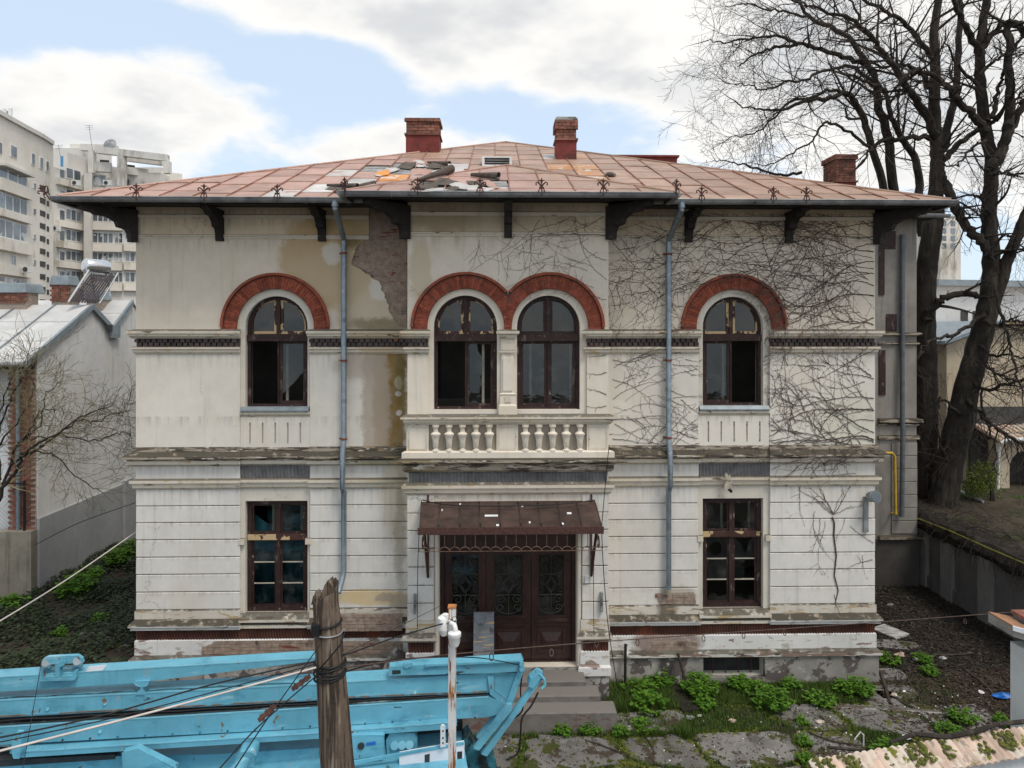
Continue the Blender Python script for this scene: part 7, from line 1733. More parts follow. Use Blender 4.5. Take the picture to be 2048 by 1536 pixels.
cpart('slew_beam', [(-120, 1522), (0, 1524), (140, 1513), (420, 1508), (690, 1492), (690, 1530), (-120, 1560)], .05, .5)
cpart('cable_guard', [(-120, 1514), (0, 1520), (230, 1508), (230, 1517), (0, 1532), (-120, 1530)], -.05, .25, 'grime')
MB().tube([cp2(470, 1545, -.45), cp2(505, 1500, -.30), cp2(512, 1486, -.2)], [.09, .085, .05], 12).build('hydraulic_ram', M['blue'], crane, True)
cpart('ram_clamp', [(468, 1524), (480, 1505), (500, 1505), (512, 1512), (508, 1530), (475, 1540)], -.42, .2)
for s_ in (.12, .28, .72, .88):
    for t in (-.1, 1.3):
        c = dpt(s_, t, .52); wl_ = MB(); wl_.tube([c - cn * .14, c - cn * .12, c + cn * .12, c + cn * .14], [.44, .52, .52, .44], 24); o = wl_.build('wheel', M['black'], crane, True)
        MB().tube([c - cn * .15, c - cn * .141], [.2, .22], 16).build('rim', M['blue'], crane, True)
MB().hexa([dpt(.05, .2, .55), dpt(.95, .2, .55), dpt(.95, .9, .55), dpt(.05, .9, .55)], [dpt(.05, .2, zd - .26), dpt(.95, .2, zd - .26), dpt(.95, .9, zd - .26), dpt(.05, .9, zd - .26)]).build('chassis', M['grime'], crane)

# ================================================================== wooden utility pole
pd_ = 5.7
up_ = thing('utility_pole', (D(668, 1530, pd_).x, D(668, 1530, pd_).y, 0), 'weathered broken wooden utility pole wrapped in black cables in the foreground', 'utility pole')
ctr = [(650, 1200, 27), (655, 1260, 29), (660, 1340, 31), (666, 1420, 33), (671, 1500, 35), (676, 1560, 36), (700, 2000, 40)]
mb = MB(); n = 28; vs_ = []; rp = random.Random(8)
prof_ = [rp.uniform(.93, 1.06) for _ in range(n)]
rows = []
ztop_ = {k: 0 for k in range(n)}
lv = []
last = D(690, 660, pd_); 
for i, (x, y, r) in enumerate(ctr):
    c = D(x, y, pd_); rr = r * .92 * pd_ / FPX
    if i == len(ctr) - 1: c.z = -.1
    lv.append((c, rr))
lv = [lv[0]] + lv
for i, (c, rr) in enumerate(lv):
    for k in range(n):
        an = 2 * math.pi * k / n; x = c.x + rr * prof_[k] * math.cos(an); y = c.y + rr * prof_[k] * math.sin(an); zz = c.z
        if i == 0:   # splintered broken top, highest on the right of the picture
            zz = D(650, 1200, pd_).z + .05 + .10 * max(0, math.cos(an - .5)) ** 1.5 + rp.uniform(-.02, .03)
            x = c.x + rr * prof_[k] * .92 * math.cos(an) + .01; y = c.y + rr * .9 * math.sin(an)
        vs_.append((x, y, zz))
m = len(lv)
fs = [(i*n+k, (i+1)*n+k, (i+1)*n+(k+1) % n, i*n+(k+1) % n) for i in range(m-1) for k in range(n)]
vs_.append((lv[0][0].x, lv[0][0].y, D(650, 1200, pd_).z - .02)); fs += [(k, (k+1) % n, len(vs_) - 1) for k in range(n)]
mb.add(vs_, fs).build('shaft', M['pole'], up_)
for pts, dz in (([(640, 1205), (648, 1172), (656, 1160), (662, 1175), (664, 1200)], 0), ([(622, 1210), (626, 1192), (632, 1188), (634, 1206)], .02)):
    MB().prism([D(x, y, pd_ - .02 + dz) for x, y in pts], (.02, .09, 0)).build('splinter', M['pole'], up_)
def ringband(py, x, r, h, mat, tilt=0.0, name='band'):
    c = D(x, py, pd_); rr = r * .93 * pd_ / FPX + .006
    MB().tube([(c.x + rr * math.cos(t), c.y + rr * math.sin(t), c.z + tilt * math.cos(t)) for t in [2*math.pi*i/24 for i in range(25)]], h, 5, False).build(name, M[mat], up_)
ringband(1245, 654, 29, .010, 'black', .012); ringband(1262, 655, 29, .008, 'zinc', -.01)
for k in range(5): ringband(1322 + 7 * k, 660, 31 + (k % 2), .009, 'black', .02 * math.sin(k * 2.1))
MB().prism([D(x, y, pd_ - .14) for x, y in ((622, 1252), (638, 1252), (638, 1274), (622, 1272))], (0, .05, 0)).build('cable_clip', M['black'], up_)
c_ = [D(690, 1265, pd_ - .1), D(680, 1290, pd_ - .15), D(655, 1320, pd_ - .16), D(632, 1345, pd_ - .14)]
MB().tube(c_, .007, 5).build('cable_wrap', M['black'], up_)
# metal post with a white plastic lamp and housing
pm = 6.4
post = thing('metal_post', (D(905, 1530, pm).x, D(905, 1530, pm).y, 0), 'rust streaked white square metal post in front of the entrance', 'post')
a, b = D(897, 1214, pm), D(912, 1214, pm)
MB().box(a.x, b.x, a.y - .035, a.y + .035, 0, a.z).build('shaft', M['rusty_white'], post)
MB().box(a.x - .004, b.x + .004, a.y - .04, a.y + .04, a.z + .0005, a.z + .012).build('top_plate', M['rust'], post)
lm = thing('outdoor_lamp', tuple(D(905, 1290, pm - .1)), 'white plastic outdoor camera housing and lamp fixed on the rusty post', 'lamp')
yl = a.y - .05
q = lambda px, py, y=yl: P(px, py, y)
MB().tube([q(886, 1258), q(886, 1236), q(890, 1232)], [.045, .05, .03], 12).tube([q(887, 1258), q(888, 1270)], [.045, .03], 12).build('housing', M['white_plastic'], lm, True)
MB().tube([q(891, 1236), q(891, 1228)], .03, 10).build('knob', M['white_plastic'], lm, True)
x0, x1 = q(897, 1240).x, q(913, 1240).x
MB().box(x0, x1, yl - .02, yl + .015, q(900, 1275).z, q(900, 1240).z).build('bracket_plate', M['white_plastic'], lm)
MB().tube([q(902, 1246, yl - .03), q(909, 1250, yl - .07), q(911, 1258, yl - .09), q(911, 1266, yl - .09)], .022, 10).build('arm', M['white_plastic'], lm, True)
c = q(909, 1264, yl - .09); MB().lathe([(.02, .01), (.06, -.005), (.062, -.035), (.055, -.045), (.048, -.10), (.038, -.125), (.012, -.135)], 18, tuple(c)).build('dome', M['white_plastic'], lm, True)
wv = MB()
for k in range(5):
    pts = [q(893 + 4*k, 1246, yl)]; d = 0
    for j in range(8): d += rp.uniform(-6, 8); pts.append(q(893 + 3 * k + j * rp.uniform(1, 5), 1246 - j * rp.uniform(-1, 3) + d * .2, yl - rp.uniform(0, .05)))
    wv.tube(pts, .0025, 4, False)
wv.build('loose_wire', M['black'], lm)

# ================================================================== wires
def wire(name, label, pts, r, mat, sag=0.0):
    """pts: (px, py, distance); a slack wire through them"""
    P3 = [(D(x, y, d), 0) for x, y, d in pts]; q = [a for a, b in bend(P3, 14)] if len(pts) > 2 else [P3[0][0] + (P3[1][0] - P3[0][0]) * (i / 24) - Vector((0, 0, sag * 4 * (i/24) * (1 - i/24))) for i in range(25)]
    return tag(MB().tube(q, r, 6).build(name, M[mat]), label, 'cable')
wire('cable', 'white cable rising from the lower left corner to the wooden pole', [(-60, 1517, 4.4), (300, 1425, 5.0), (632, 1335, 5.55)], .008, 'cable_white')
wire('cable', 'black cable just above the white cable, running to the wooden pole', [(-60, 1487, 4.5), (200, 1432, 4.9), (420, 1370, 5.2), (632, 1322, 5.55)], .006, 'black')
wire('cable', 'thin black cable between the white and the upper black cable', [(-60, 1496, 4.6), (250, 1430, 4.95), (632, 1328, 5.6)], .004, 'black')
wire('cable', 'pale cable slanting up across the ivy at the left edge', [(-60, 1272, 9), (0, 1242, 9.6), (140, 1155, 12), (272, 1064, 14.0)], .011, 'cable_white')
wire('cable', 'thin dark cable on the grey lower gable wall', [(70, 1090, 15), (160, 1045, 16), (272, 1005, 17.5)], .008, 'black')
wire('cable', 'black and white cable from the wooden pole to the metal post', [(684, 1312, 5.6), (790, 1275, 5.95), (897, 1244, 6.35)], .006, 'black')
wire('cable', 'thin black cable from the wooden pole passing behind the post to the pilaster', [(684, 1310, 5.6), (780, 1262, 7), (880, 1212, 9.5)], .003, 'black')
wire('cable', 'taut dark stay wire from the pole clamp down to the lower left', [(632, 1352, 5.5), (520, 1450, 4.7), (440, 1536, 4.3), (400, 1580, 4.1)], .005, 'black')
wire('cable', 'second stay wire ending in two brown insulators on the crane side', [(640, 1290, 5.55), (540, 1430, 4.9), (470, 1536, 4.4), (440, 1580, 4.2)], .005, 'black')
wire('cable', 'short black cable hanging from the left canopy hook', [(843, 1000, 12.9), (837, 1090, 12.6), (835, 1180, 12.6), (835, 1258, 12.6)], .007, 'black')
wire('cable', 'black cable draped along the top of the door canopy', [(845, 1000, 12.85), (900, 1010, 12.7), (1010, 1012, 12.6), (1120, 1008, 12.7), (1190, 1000, 12.85)], .010, 'black')
wire('cable', 'long black cable hanging down the right pilaster to the weeds', [(1218, 890, 12.8), (1207, 1010, 12.7), (1204, 1080, 12.4), (1215, 1240, 12.4), (1235, 1375, 12.9)], .008, 'black')
wire('cable', 'thin dark cable on the right pilaster beside the doorbell', [(1190, 1070, 12.5), (1187, 1160, 12.6), (1188, 1275, 12.8)], .006, 'black')
wire('cable', 'thin dark wire hanging from the crane jib at the left', [(84, 1318, 8.3), (70, 1400, 7.6), (45, 1540, 6.5)], .004, 'black')
for k, (x0, y0, x1, y1, d, lab) in enumerate(((585, 1378, 620, 1352, 5.25, 'upper'), (518, 1440, 550, 1412, 4.85, 'lower'))):
    a, b = D(x0, y0, d), D(x1, y1, d + .1); t = (b - a).normalized(); mb = MB()
    m_ = (a + b) / 2; o1 = t.cross(Vector((0, 1, 0))).normalized()
    mb.hexa([a + o1*.016 - Vector((0,.012,0)), b + o1*.016 - Vector((0,.012,0)), b - o1*.016 - Vector((0,.012,0)), a - o1*.016 - Vector((0,.012,0))], [a + o1*.016 + Vector((0,.012,0)), b + o1*.016 + Vector((0,.012,0)), b - o1*.016 + Vector((0,.012,0)), a - o1*.016 + Vector((0,.012,0))])
    for q_ in (.2, .5, .8): c = a + (b - a) * q_; mb.tube([c - o1 * .022, c + o1 * .022], .01, 6)
    tag(mb.build('insulator', M['iron']), lab + ' brown insulator on the stay wires of the wooden pole', 'insulator')
cpts = [(690, 1335, 5.7), (900, 1309, 6.6), (1180, 1285, 7.7), (1500, 1262, 9.0), (1800, 1241, 10.2), (2100, 1218, 11.4)]
wire('clothes_line', 'rusty wire with metal rings strung from the wooden pole across the yard', cpts, .006, 'wire_brown')
wire('cable', 'black cable from the wooden pole drooping over the crane boom end', [(684, 1345, 5.7), (800, 1318, 7.0), (950, 1315, 8.6), (1040, 1330, 9.5)], .007, 'black')
RL = []
for px, py, d in ((1193, 1284, 7.75), (1275, 1282, 8.1), (1407, 1274, 8.65), (1487, 1268, 8.95), (1569, 1262, 9.3), (983, 1310, 6.9), (1103, 1302, 7.4), (1825, 1247, 10.3), (1930, 1240, 10.75)):
    c = D(px, py + 1, d); r_ = .035
    mb = MB().tube([(c.x + r_ * .55 * math.cos(t), c.y + .01 * math.sin(t), c.z - .012 + r_ * math.sin(t)) for t in [2*math.pi*i/14 for i in range(15)]], .006, 5, False)
    RL.append(mb.build('ring', M['wire_brown']))
for o, l in zip(RL, ('ring nearest the door, against the right pilaster plinth', 'ring against the white plinth just right of the pilaster', 'ring over the brick patch left of the basement window', 'ring above the left end of the basement window', 'ring above the basement window centre', 'ring in front of the leaning board', 'clip in front of the right door leaf', 'clip over the dark yard past the house corner', 'ring on the wire nearest the gate pillar')): tag(o, 'small rusty ' + l, 'ring')
# ================================================================== yard
ry = random.Random(31)
M['litter_shade'] = leafmat('shade_dark_leaves', (.010, .008, .006), (.045, .032, .022), 0)  # leaf colours darkened to carry the shade of the passage
# irregular concrete slabs, each its own piece of the yard
yard = tag(MB().add([(-8, -9, .004), (9.5, -9, .004), (9.5, 2.0, .004), (-8, 2.0, .004)], [(0, 1, 2, 3)]).build('yard', M['soil']), kind='structure')
SLABS = []
def slab_poly(pts, h):
    SLABS.append((min(p[0] for p in pts), max(p[0] for p in pts), min(p[1] for p in pts), max(p[1] for p in pts), pts))
    MB().prism([(x, y, -.05) for x, y in pts], (0, 0, .05 + h)).build('paving_slab', M['slab'], yard)
def slab_piece(cx, cy, w_, d_, rot, h):
    n = 11; pts = []
    for k in range(n):
        a = 2 * math.pi * k / n + ry.uniform(-.18, .18); c, s = math.cos(a), math.sin(a)
        q = (abs(c) ** 5 + abs(s) ** 5) ** -.2 * ry.uniform(.8, 1.03)
        x, y = q * c * w_ / 2, q * s * d_ / 2; pts.append((cx + x * math.cos(rot) - y * math.sin(rot), cy + x * math.sin(rot) + y * math.cos(rot)))
    slab_poly(pts, h)
JOINTS = []
gxs = [(-.9 + 1.45 * c) for c in range(8)]; gys = [-1.0 - .85 * r for r in range(6)]
gv = {(c, r): (gxs[c] + ry.uniform(-.28, .28), gys[r] + ry.uniform(-.2, .2)) for c in range(8) for r in range(6)}
for r in range(5):
    for c in range(7):
        q = [gv[c, r], gv[c + 1, r], gv[c + 1, r + 1], gv[c, r + 1]]
        JOINTS += [(q[0], q[1]), (q[1], q[2])]
        cx = sum(p[0] for p in q) / 4; cy = sum(p[1] for p in q) / 4
        if cx < 2.2 and cy > -1.9: continue
        if r == 0 and ry.random() < .2: continue
        if cx > 4.4 and ry.random() < .30: continue
        pts = []
        for k in range(4):
            a, b = q[k], q[(k + 1) % 4]
            for m_ in range(8):
                u = (m_ + ry.uniform(-.3, .3) * (m_ > 0)) / 8; x = a[0] + (b[0] - a[0]) * u; y = a[1] + (b[1] - a[1]) * u
                f = 1 - ry.uniform(.02, .17) - (.14 if m_ == 0 else 0); pts.append((cx + (x - cx) * f, cy + (y - cy) * f))
        slab_poly(pts, ry.uniform(.014, .032))
for px, py, w_, d_ in ((1790, 1385, 1.0, .5), (1770, 1350, .8, .5), (1810, 1425, 1.1, .4), (1300, 1262, .9, .5), (1785, 1290, 1.2, .5), (1760, 1400, .9, .6), (205, 1265, 1.0, .5), (230, 1288, .9, .5)):
    p = G(px, py); slab_piece(p.x, p.y, w_, d_, ry.uniform(-.3, .3), .03)
# pale kerb line in front of the steps
for k, (xa, xb_) in enumerate(((985, 1090), (1095, 1180), (1185, 1285))):
    a, b = G(xa, 1455 + .004 * xa), G(xb_, 1455 + .004 * xb_); MB().hexa([(a.x, a.y - .05, -.02), (b.x, b.y - .05, -.02), (b.x, b.y + .05, -.02), (a.x, a.y + .05, -.02)], [(a.x, a.y - .045, .06), (b.x, b.y - .045, .06), (b.x, b.y + .045, .06), (a.x, a.y + .045, .06)]).build('kerb_stone', M['base_ledge'], yard)
for k, (x0, y0, x1, y1) in enumerate(((1660, 1416, 1750, 1420), (1765, 1420, 1880, 1428))):
    a, b = G(x0, y0), G(x1, y1); MB().hexa([(a.x, a.y - .04, -.02), (b.x, b.y - .04, -.02), (b.x, b.y + .04, -.02), (a.x, a.y + .04, -.02)], [(a.x, a.y - .035, .05), (b.x, b.y - .035, .05), (b.x, b.y + .035, .05), (a.x, a.y + .035, .05)]).build('kerb_stone', M['base_ledge'], yard)
# grass in the joints and along the wall
def on_slab(x, y):
    for x0, x1, y0, y1, poly in SLABS:
        if x0 < x < x1 and y0 < y < y1:
            c = False; n = len(poly)
            for i in range(n):
                (xa, ya), (xb_, yb_) = poly[i], poly[(i + 1) % n]
                if (ya > y) != (yb_ > y) and x < (xb_ - xa) * (y - ya) / (yb_ - ya) + xa: c = not c
            if c: return True
    return False
def fbm(x, y): return (math.sin(x * 2.1 + 1.3 * math.sin(y * 1.7)) + math.sin(y * 2.9 + 1.1 * math.sin(x * 3.1)) + .6 * math.sin(x * 6.3 + y * 5.1)) / 2.6
gr = MB(); ng = 0
while ng < 62000:
    x, y = ry.uniform(-2, 9), ry.uniform(-5.2, -.1)
    dens = .25 + .5 * max(0, fbm(x, y)) + (.8 if y > -.9 and x > 2.2 and x < 7.0 else 0) + (2.5 if 2.1 < x < 3.5 and y > -1.9 else 0)
    if x > 7.0: dens *= .25
    if 1.9 > x > -2 and y > -1.7: continue
    if ry.random() > dens or (on_slab(x, y) and ry.random() < .96): continue
    ng += 1; h = ry.uniform(.035, .095) * (1.9 if 2.1 < x < 3.4 and y > -1.9 else 1); a = ry.uniform(0, 6.28); l = ry.uniform(.3, .9) * h; wd = ry.uniform(.005, .010)
    gr.add([(x - wd * math.sin(a), y + wd * math.cos(a), .0), (x + wd * math.sin(a), y - wd * math.cos(a), .0), (x + l * math.cos(a), y + l * math.sin(a), h + .01)], [(0, 1, 2)])
tag(gr.build('grass', M['grass']), 'short sparse grass growing between the slabs and along the wall', 'grass', kind='stuff')
mo = MB()
for i in range(9000):
    if i % 3:
        (ax_, ay_), (bx2, by2) = ry.choice(JOINTS); u = ry.random(); x = ax_ + (bx2 - ax_) * u + ry.gauss(0, .07); y = ay_ + (by2 - ay_) * u + ry.gauss(0, .06)
        ok = math.sin(x * 3.3 + 2 * math.sin(y * 2.1)) > -.35
    else:
        x, y = ry.uniform(-.5, 8), ry.uniform(-5.2, -1.0); ok = math.sin(x * 4.3 + 2 * math.sin(y * 3.1)) + math.sin(y * 6.1 + 1.6 * math.sin(x * 2.3)) > 1.0
    if not ok or (2.0 > x and y > -1.75) or x > 7.5: continue
    r_ = ry.uniform(.012, .05); mo.lathe([(r_, 0), (r_ * .85, r_ * .25), (r_ * .35, r_ * .4)], 6, (x, y, .018))
tag(mo.build('moss', M['moss']), 'yellow green moss cushions on the yard slabs', 'moss', kind='stuff')
# dead leaves and twigs to the right of the house
tag(MB().add([(XR + .02, .3, .006), (RX, .6, .006), (RX, 9, .006), (XR + .02, 9, .006)], [(0, 1, 2, 3)]).build('shade_ground', M['soil_and_shade']), kind='structure')  # dark sheet: shade of the passage put into the ground colour
lt = MB(); ltd = MB(); n = 0
for i in range(3800):          # leaves and crumbs blown over the slabs and the terrace
    if i % 2: x, y, zb_ = ry.uniform(-1, 7), ry.uniform(-4.5, -.3), .035
    else: x, y, zb_ = ry.uniform(12.0, 20), ry.uniform(-4, 8), ZT + .02
    if x < 1.95 and y > -1.75: continue
    s = ry.uniform(.012, .035) * (1 if i % 2 else 1.6); a = ry.uniform(0, 6.28); ca, sa = math.cos(a), math.sin(a); t = ry.uniform(-.4, .4)
    lt.add([(x + s*ca, y + s*sa, zb_ + s*t), (x - s*.5*sa, y + s*.5*ca, zb_), (x - s*ca, y - s*sa, zb_ - s*t*.4), (x + s*.5*sa, y - s*.5*ca, zb_)], [(0, 1, 2, 3)])
while n < 26000:
    x, y = ry.uniform(5.0, 11.9), ry.uniform(-4.5, 9)
    if x < XR + .1 and y > -.1: continue
    if x < 7.2 and ry.random() > .25: continue
    n += 1; s = ry.uniform(.015, .045); a = ry.uniform(0, 6.28); zz = .012 + ry.uniform(0, .03); t = ry.uniform(-.6, .6); u = ry.uniform(-.6, .6)
    ca, sa = math.cos(a), math.sin(a)
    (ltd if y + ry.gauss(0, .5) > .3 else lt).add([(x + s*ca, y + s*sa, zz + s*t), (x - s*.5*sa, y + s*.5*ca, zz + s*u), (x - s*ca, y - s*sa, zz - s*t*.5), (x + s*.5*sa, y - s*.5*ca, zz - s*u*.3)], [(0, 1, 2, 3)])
tag(ltd.build('leaf_litter', M['litter_shade']), 'dead leaves coloured dark for the shade in the passage right of the house', 'leaves', kind='stuff')
tag(lt.build('leaf_litter', M['litter']), 'brown dead leaves covering the ground right of the house', 'leaves', kind='stuff')
tw = MB()
for i in range(1100):
    x, y = ry.uniform(6.2, 11.8), ry.uniform(-4, 7)
    if x < XR + .1 and y > -.1: continue
    a = ry.uniform(0, 6.28); L = ry.uniform(.15, .8); p = Vector((x, y, .02)); q = [p]
    for k in range(4): a += ry.uniform(-.4, .4); q.append(q[-1] + Vector((math.cos(a), math.sin(a), ry.uniform(-.05, .1))) * L / 4)
    tw.tube([Vector((v.x, v.y, max(.012, v.z))) for v in q], [.009, .008, .007, .005, .003], 4, False)
for i in range(900):
    x, y = RX + abs(ry.gauss(.0, .9)), ry.uniform(-4, 8); a = ry.uniform(0, 6.28); L = ry.uniform(.2, .8); q = [Vector((x, y, ZT))]; el = ry.uniform(.0, .9)
    for k in range(4): a += ry.uniform(-.5, .5); q.append(q[-1] + Vector((math.cos(a), math.sin(a), el - .25 * k)) * L / 4)
    tw.tube(q, [.007, .006, .005, .004, .003], 3, False)
tag(tw.build('twig_litter', M['twig']), 'thin dead twigs scattered over the ground right of the house', 'twigs', kind='stuff')
# ivy on the left
iv = MB(); n = 0
while n < 24000:
    x, y = ry.uniform(-12.4, XL - .05), ry.uniform(-3.5, 9)
    if x < -9.5 and y < -3.3: continue
    fv = fbm(x * .9, y * .9)
    if fv < -.45 and ry.random() < .8: continue
    n += 1; hh = .12 + .16 * fv + ry.uniform(-.08, .08); s = ry.uniform(.03, .06); a = ry.uniform(0, 6.28); t = ry.uniform(-.5, .5); ca, sa = math.cos(a), math.sin(a); zz = max(.02, hh)
    lv_ = [(0, 1.0), (.55, .35), (.75, -.35), (0, -.75), (-.75, -.35), (-.55, .35)]
    iv.add([(x + s*(u*ca - v*sa), y + s*(u*sa + v*ca), zz + s * (t * v + .3 * abs(u))) for u, v in lv_], [(0, 1, 2, 3, 4, 5)])
tag(iv.build('ground_ivy', M['ivy']), 'dark green ivy carpeting the strip left of the house', 'ivy', kind='stuff')
# weeds: each clump a plant
def weed_mesh(seed, n, spread, h, leaf):
    r = random.Random(seed); mb = MB()
    for i in range(n):
        a = r.uniform(0, 6.28); d = spread * math.sqrt(r.random()); top = h * (1 - .55 * (d / spread) ** 2) * r.uniform(.75, 1.08)
        bx_, by_ = d * .55 * math.cos(a), d * .55 * math.sin(a); tx, ty = d * math.cos(a), d * math.sin(a)
        mb.tube([(bx_, by_, 0), ((bx_ + tx) / 2, (by_ + ty) / 2, top * .6), (tx, ty, top)], .003, 3, False)
        for k in range(r.randint(5, 8)):
            f = r.uniform(.4, 1.05); px_, py_, pz_ = bx_ + (tx - bx_) * f, by_ + (ty - by_) * f, top * f
            b = r.uniform(0, 6.28); L = leaf * r.uniform(.6, 1.25); el = r.uniform(-.25, .55); c, s = math.cos(b), math.sin(b)
            dx, dy, dz = c * math.cos(el), s * math.cos(el), math.sin(el); wx_, wy_ = -s, c; wl2 = .42
            P0 = Vector((px_, py_, pz_)); Dv = Vector((dx, dy, dz)); Wv = Vector((wx_, wy_, 0))
            mb.add([P0, P0 + Dv*L*.35 + Wv*L*wl2, P0 + Dv*L*.6 + Wv*L*wl2*.55 - Vector((0,0,.06*L)), P0 + Dv*L*.8 + Wv*L*wl2*.6, P0 + Dv*L - Vector((0,0,.15*L)), P0 + Dv*L*.8 - Wv*L*wl2*.6, P0 + Dv*L*.6 - Wv*L*wl2*.55 - Vector((0,0,.06*L)), P0 + Dv*L*.35 - Wv*L*wl2], [(0,1,2,3,4,5,6,7)])
    return mb.mesh('weed_clump', M['weed'])
WMs = [weed_mesh(1, 46, .34, .36, .085), weed_mesh(2, 34, .30, .24, .075), weed_mesh(3, 26, .22, .30, .075), weed_mesh(4, 60, .42, .42, .085)]
weeds = [(1400, 1392, 3, 1.0, 'tall bright green weed clump at the left end of the basement window'), (1480, 1378, 0, .8, 'weed clump below the left half of the basement window'), (1512, 1388, 1, 1.0, 'weed clump below the right half of the basement window'), (1545, 1418, 3, .95, 'largest green weed clump, in front of the basement window'),
         (1580, 1378, 2, .9, 'thin pointed weed clump against the basement wall right of its window'), (1640, 1408, 1, 1.0, 'weed clump between the large clump and the house corner'), (1715, 1392, 3, .85, 'broad weed clump at the right corner of the house'), (1690, 1385, 0, .7, 'weed clump just left of the house corner'),
         (1325, 1372, 0, .85, 'weed clump below the right downpipe'), (1280, 1390, 1, 1.2, 'low weed clump right of the steps by the wall'), (1300, 1420, 1, 1.2, 'low weed clump in the grass right of the steps'), (1410, 1418, 2, .9, 'small weed clump beside the fallen dark plank'),
         (1125, 1470, 2, .75, 'small weed clump at the kerb nearest the crane'), (1178, 1466, 0, .62, 'weed clump at the kerb below the middle of the steps'), (1240, 1472, 2, .7, 'weed clump at the right end of the kerb'), (1288, 1460, 1, .8, 'weed clump past the kerb right of the steps'),
         (1775, 1512, 0, .75, 'weed clump just behind the tile coping'), (1610, 1490, 2, .65, 'small weed clump in the middle of the slabs'), (1605, 1450, 2, .6, 'tiny weed clump above the middle of the slabs'), (1610, 1525, 2, .6, 'small weed clump near the bottom edge by the slabs'),
         (1925, 1445, 0, .75, 'weed clump near the gate pillar on the brown leaves'), (1900, 1470, 1, .8, 'flat weed clump behind the fallen branch on the coping'), (2005, 1450, 2, .7, 'weed clump at the foot of the gate pillar'), (1860, 1350, 2, .8, 'weed clump alone on the dark leaves right of the house'), (1845, 1325, 0, .6, 'weed clump in the dark yard beyond the house corner'), (1775, 1325, 1, .9, 'weed clump on the side of the house past the corner'), (2005, 1235, 1, .6, 'small weed clump under the retaining wall'),
         (150, 1190, 3, 1.3, 'bright green weed clump in the ivy beside the gable wall'), (175, 1165, 0, 1.3, 'green weed clump behind the brightest one by the gable wall'), (235, 1130, 3, 1.2, 'dark green weed clump near the buttress of the gable wall'), (265, 1115, 3, 1.4, 'tall weed clump where the gable wall meets the house'), (200, 1245, 2, .9, 'single small weed in the middle of the ivy'), (120, 1272, 2, .8, 'weed in the ivy left of the pulley'), (25, 1220, 0, 1.2, 'weed clump at the foot of the mouldy fence wall'), (410, 1362, 2, .9, 'weed seen between the crane jib and boom')]
gw2 = MB(); dry = MB()
for px, py, k, s, lab in weeds:
    p = G(px, py)
    for _ in range(190):
        a = ry.uniform(0, 6.28); d = abs(ry.gauss(0, .30)) * s; x, y = p.x + d * math.cos(a), p.y + d * .8 * math.sin(a); h = ry.uniform(.05, .17) * s; b = ry.uniform(0, 6.28); l = h * ry.uniform(.3, 1.0); wd = ry.uniform(.004, .008)
        (gw2 if ry.random() < .82 else dry).add([(x - wd * math.sin(b), y + wd * math.cos(b), .0), (x + wd * math.sin(b), y - wd * math.cos(b), .0), (x + l * math.cos(b), y + l * math.sin(b), h)], [(0, 1, 2)])
    o = link('weed_clump', WMs[k], None, Matrix.Translation((p.x, p.y, .005)) @ Matrix.Rotation(ry.uniform(0, 6.28), 4, 'Z') @ Matrix.Scale(s, 4)); tag(o, lab, 'weed', 'green weeds in the yard')
tag(gw2.build('grass', M['grass']), 'longer grass blades around the weed clumps', 'grass', kind='stuff'); tag(dry.build('dry_grass', M['litter']), 'dry straw blades among the weed clumps', 'grass', kind='stuff')
# fallen planks, branches, litter
def lying(name, x0, y0, x1, y1, wd, th, mat, lab, cat, z_=.02, z1=None):
    a, b = G(x0, y0, z_), G(x1, y1, z_ if z1 is None else z1); t = (b - a).normalized(); s = Vector((-t.y, t.x, 0)).normalized() * wd / 2; u = Vector((0, 0, th))
    return tag(MB().hexa([a - s, b - s, b + s, a + s], [a - s + u, b - s + u, b + s + u, a + s + u]).build(name, M[mat]), lab, cat)
lying('plank', 1328, 1368, 1385, 1425, .36, .05, 'soil_and_shade', 'dark rotten plank lying in the grass below the right downpipe', 'plank')
a = G(1372, 1385, .05); b = P(1356, 1306, -.13); tag(MB().tube([a, (a + b) / 2 + Vector((.02, 0, 0)), b], [.035, .03, .025], 7).build('stick', M['bark']), 'mossy stick leaning against the basement wall', 'stick')
a = G(1250, 1378, .02); b = P(1251, 1288, -.14); tag(MB().tube([a, b], .028, 8).build('pipe', M['black']), 'short black pipe standing against the basement wall beside the door pilaster', 'pipe')
lying('board', 1755, 1255, 1805, 1275, .5, .04, 'board', 'grey board lying on the dark ground beside the house corner', 'board')
for k, (pts, r_, lab) in enumerate((([(1762, 1345), (1770, 1375), (1778, 1400), (1782, 1408)], .04, 'stout grey branch lying near the right house corner'), ([(1790, 1395), (1815, 1410), (1850, 1425)], .02, 'thin branch lying beside the stout one'), ([(1930, 1340), (1965, 1365), (1990, 1392)], .025, 'curved branch on the brown leaves near the blue bag'), ([(1655, 1494), (1700, 1498), (1770, 1506)], .025, 'long branch lying behind the tile coping'), ([(1600, 1455), (1660, 1480), (1720, 1490)], .015, 'thin twig crossing the mossy slabs'), ([(1170, 1480), (1230, 1500), (1280, 1525)], .015, 'thin dead stalk on the slabs in front of the steps'), ([(1850, 1330), (1870, 1310), (1900, 1310), (1945, 1305)], .03, 'dark crooked branch in the shaded yard'), ([(1280, 1462), (1300, 1485), (1310, 1510)], .012, 'dry stalk beside the last kerb weed'))):
    q = [(G(x, y, .03 + .02 * (i % 2)), r_ * (1 - .15 * i)) for i, (x, y) in enumerate(pts)]; q = bend(q, 4, .008)
    tag(MB().tube([a for a, b in q], [b for a, b in q], 6).build('branch', M['limb']), lab, 'branch')
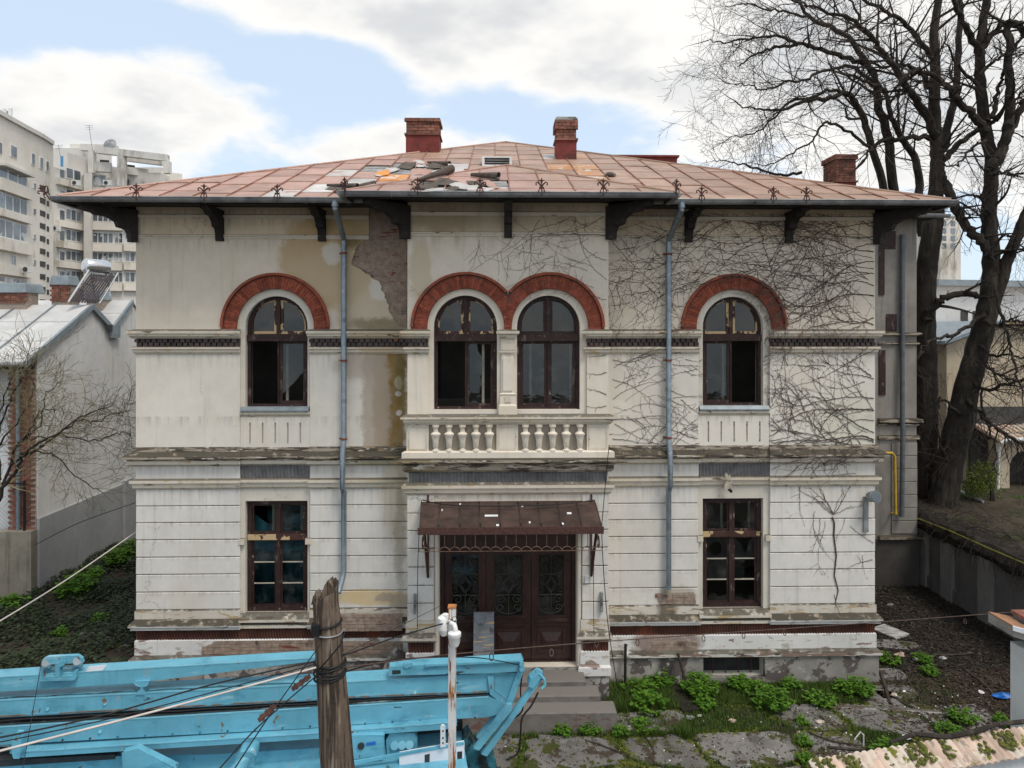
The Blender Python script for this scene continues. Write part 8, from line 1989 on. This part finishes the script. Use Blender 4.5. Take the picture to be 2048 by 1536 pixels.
def crumple(mb, c, rx, ry_, rz_, rnd, n=10):
    vs_ = [];
    for i in range(5):
        ph_ = math.pi * i / 4
        for k in range(n):
            a = 2*math.pi*k/n; j = rnd.uniform(.65, 1.15); vs_.append((c[0] + rx*j*math.sin(ph_)*math.cos(a), c[1] + ry_*j*math.sin(ph_)*math.sin(a), c[2] + rz_*(1 - math.cos(ph_))*.5*j))
    mb.add(vs_, [(i*n+k, i*n+(k+1) % n, (i+1)*n+(k+1) % n, (i+1)*n+k) for i in range(4) for k in range(n)]); return mb
p = G(2004, 1397); tag(crumple(MB(), (p.x, p.y, .01), .20, .12, .10, ry).build('plastic_bag', M['bluebag']), 'crumpled bright blue plastic bag near the gate pillar', 'bag')
for px, py, s, mt, lab in ((1812, 1480, .09, 'white_plastic', 'white crushed cup lying behind the tile coping'), (1962, 1388, .07, 'white_plastic', 'white scrap left of the blue bag'), (1885, 1320, .09, 'zinc', 'crushed grey can in the shaded yard'), (1780, 1213, .09, 'zinc', 'pale bottle in the dark passage beside the house'), (1788, 1394, .08, 'tile', 'yellowish stone by the stout branch'), (1808, 1385, .05, 'white_plastic', 'small white scrap near the thin branch'), (1380, 1440, .09, 'board', 'pale stone on the slabs below the dark plank'), (1398, 1435, .06, 'board', 'small pale stone right of the one below the plank'), (1466, 1446, .08, 'tile', 'reddish stone on the slabs'), (1640, 1448, .09, 'tile', 'buff stone left of the white kerb pieces'), (1830, 1322, .09, 'board', 'pale rubble piece beyond the house corner'), (1800, 1315, .13, 'tile', 'larger buff rubble piece beside the house')):
    p = G(px, py); tag(crumple(MB(), (p.x, p.y, .012), s, s * .7, s * .8, ry, 8).build('stone' if mt in ('tile', 'board') else 'litter', M[mt]), lab, 'stone' if mt in ('tile', 'board') else 'litter')
st_ = MB()
for i in range(500):
    x, y = ry.uniform(-1, 11), ry.uniform(-5, -.2)
    if x < 1.9 and y > -1.7: continue
    r_ = ry.uniform(.006, .02); st_.lathe([(r_, 0), (r_ * .8, r_ * .7), (r_ * .3, r_)], 5, (x, y, .02))
tag(st_.build('gravel', M['plinth_white']), 'small pale pebbles and plaster crumbs on the yard', 'gravel', kind='stuff')
sm = thing('white_stake', tuple(G(1727, 1495)), 'bent white wire stake standing behind the tile coping', 'stake')
b = G(1727, 1495); MB().tube([b, b + Vector((0, 0, .22)), b + Vector((-.04, .02, .26)), b + Vector((-.14, .03, .12))], .012, 6).build('rod', M['white_plastic'], sm)
# ================================================================== repeats of one kind share a group
GR = {'ring': 'rings and clips on the yard wire', 'lime_tree': 'bare lime trees on the right', 'air_conditioner': 'air conditioners on the apartment blocks', 'insulator': 'insulators on the stay wires', 'branch': 'fallen branches in the yard', 'apartment_block': 'apartment blocks at the far left',
      'aerial': 'television aerials on the far roof', 'litter_scrap': 'white scraps on the door canopy', 'cable': 'overhead and hanging cables', 'stone': 'loose stones in the yard', 'litter': 'scraps of litter in the yard', 'weed_patch': 'weed patches on the terrace'}
for o in bpy.data.objects:
    k = o.name.split('.')[0]
    if o.parent is None and k in GR and 'label' in o.keys() and 'group' not in o.keys(): o['group'] = GR[k]
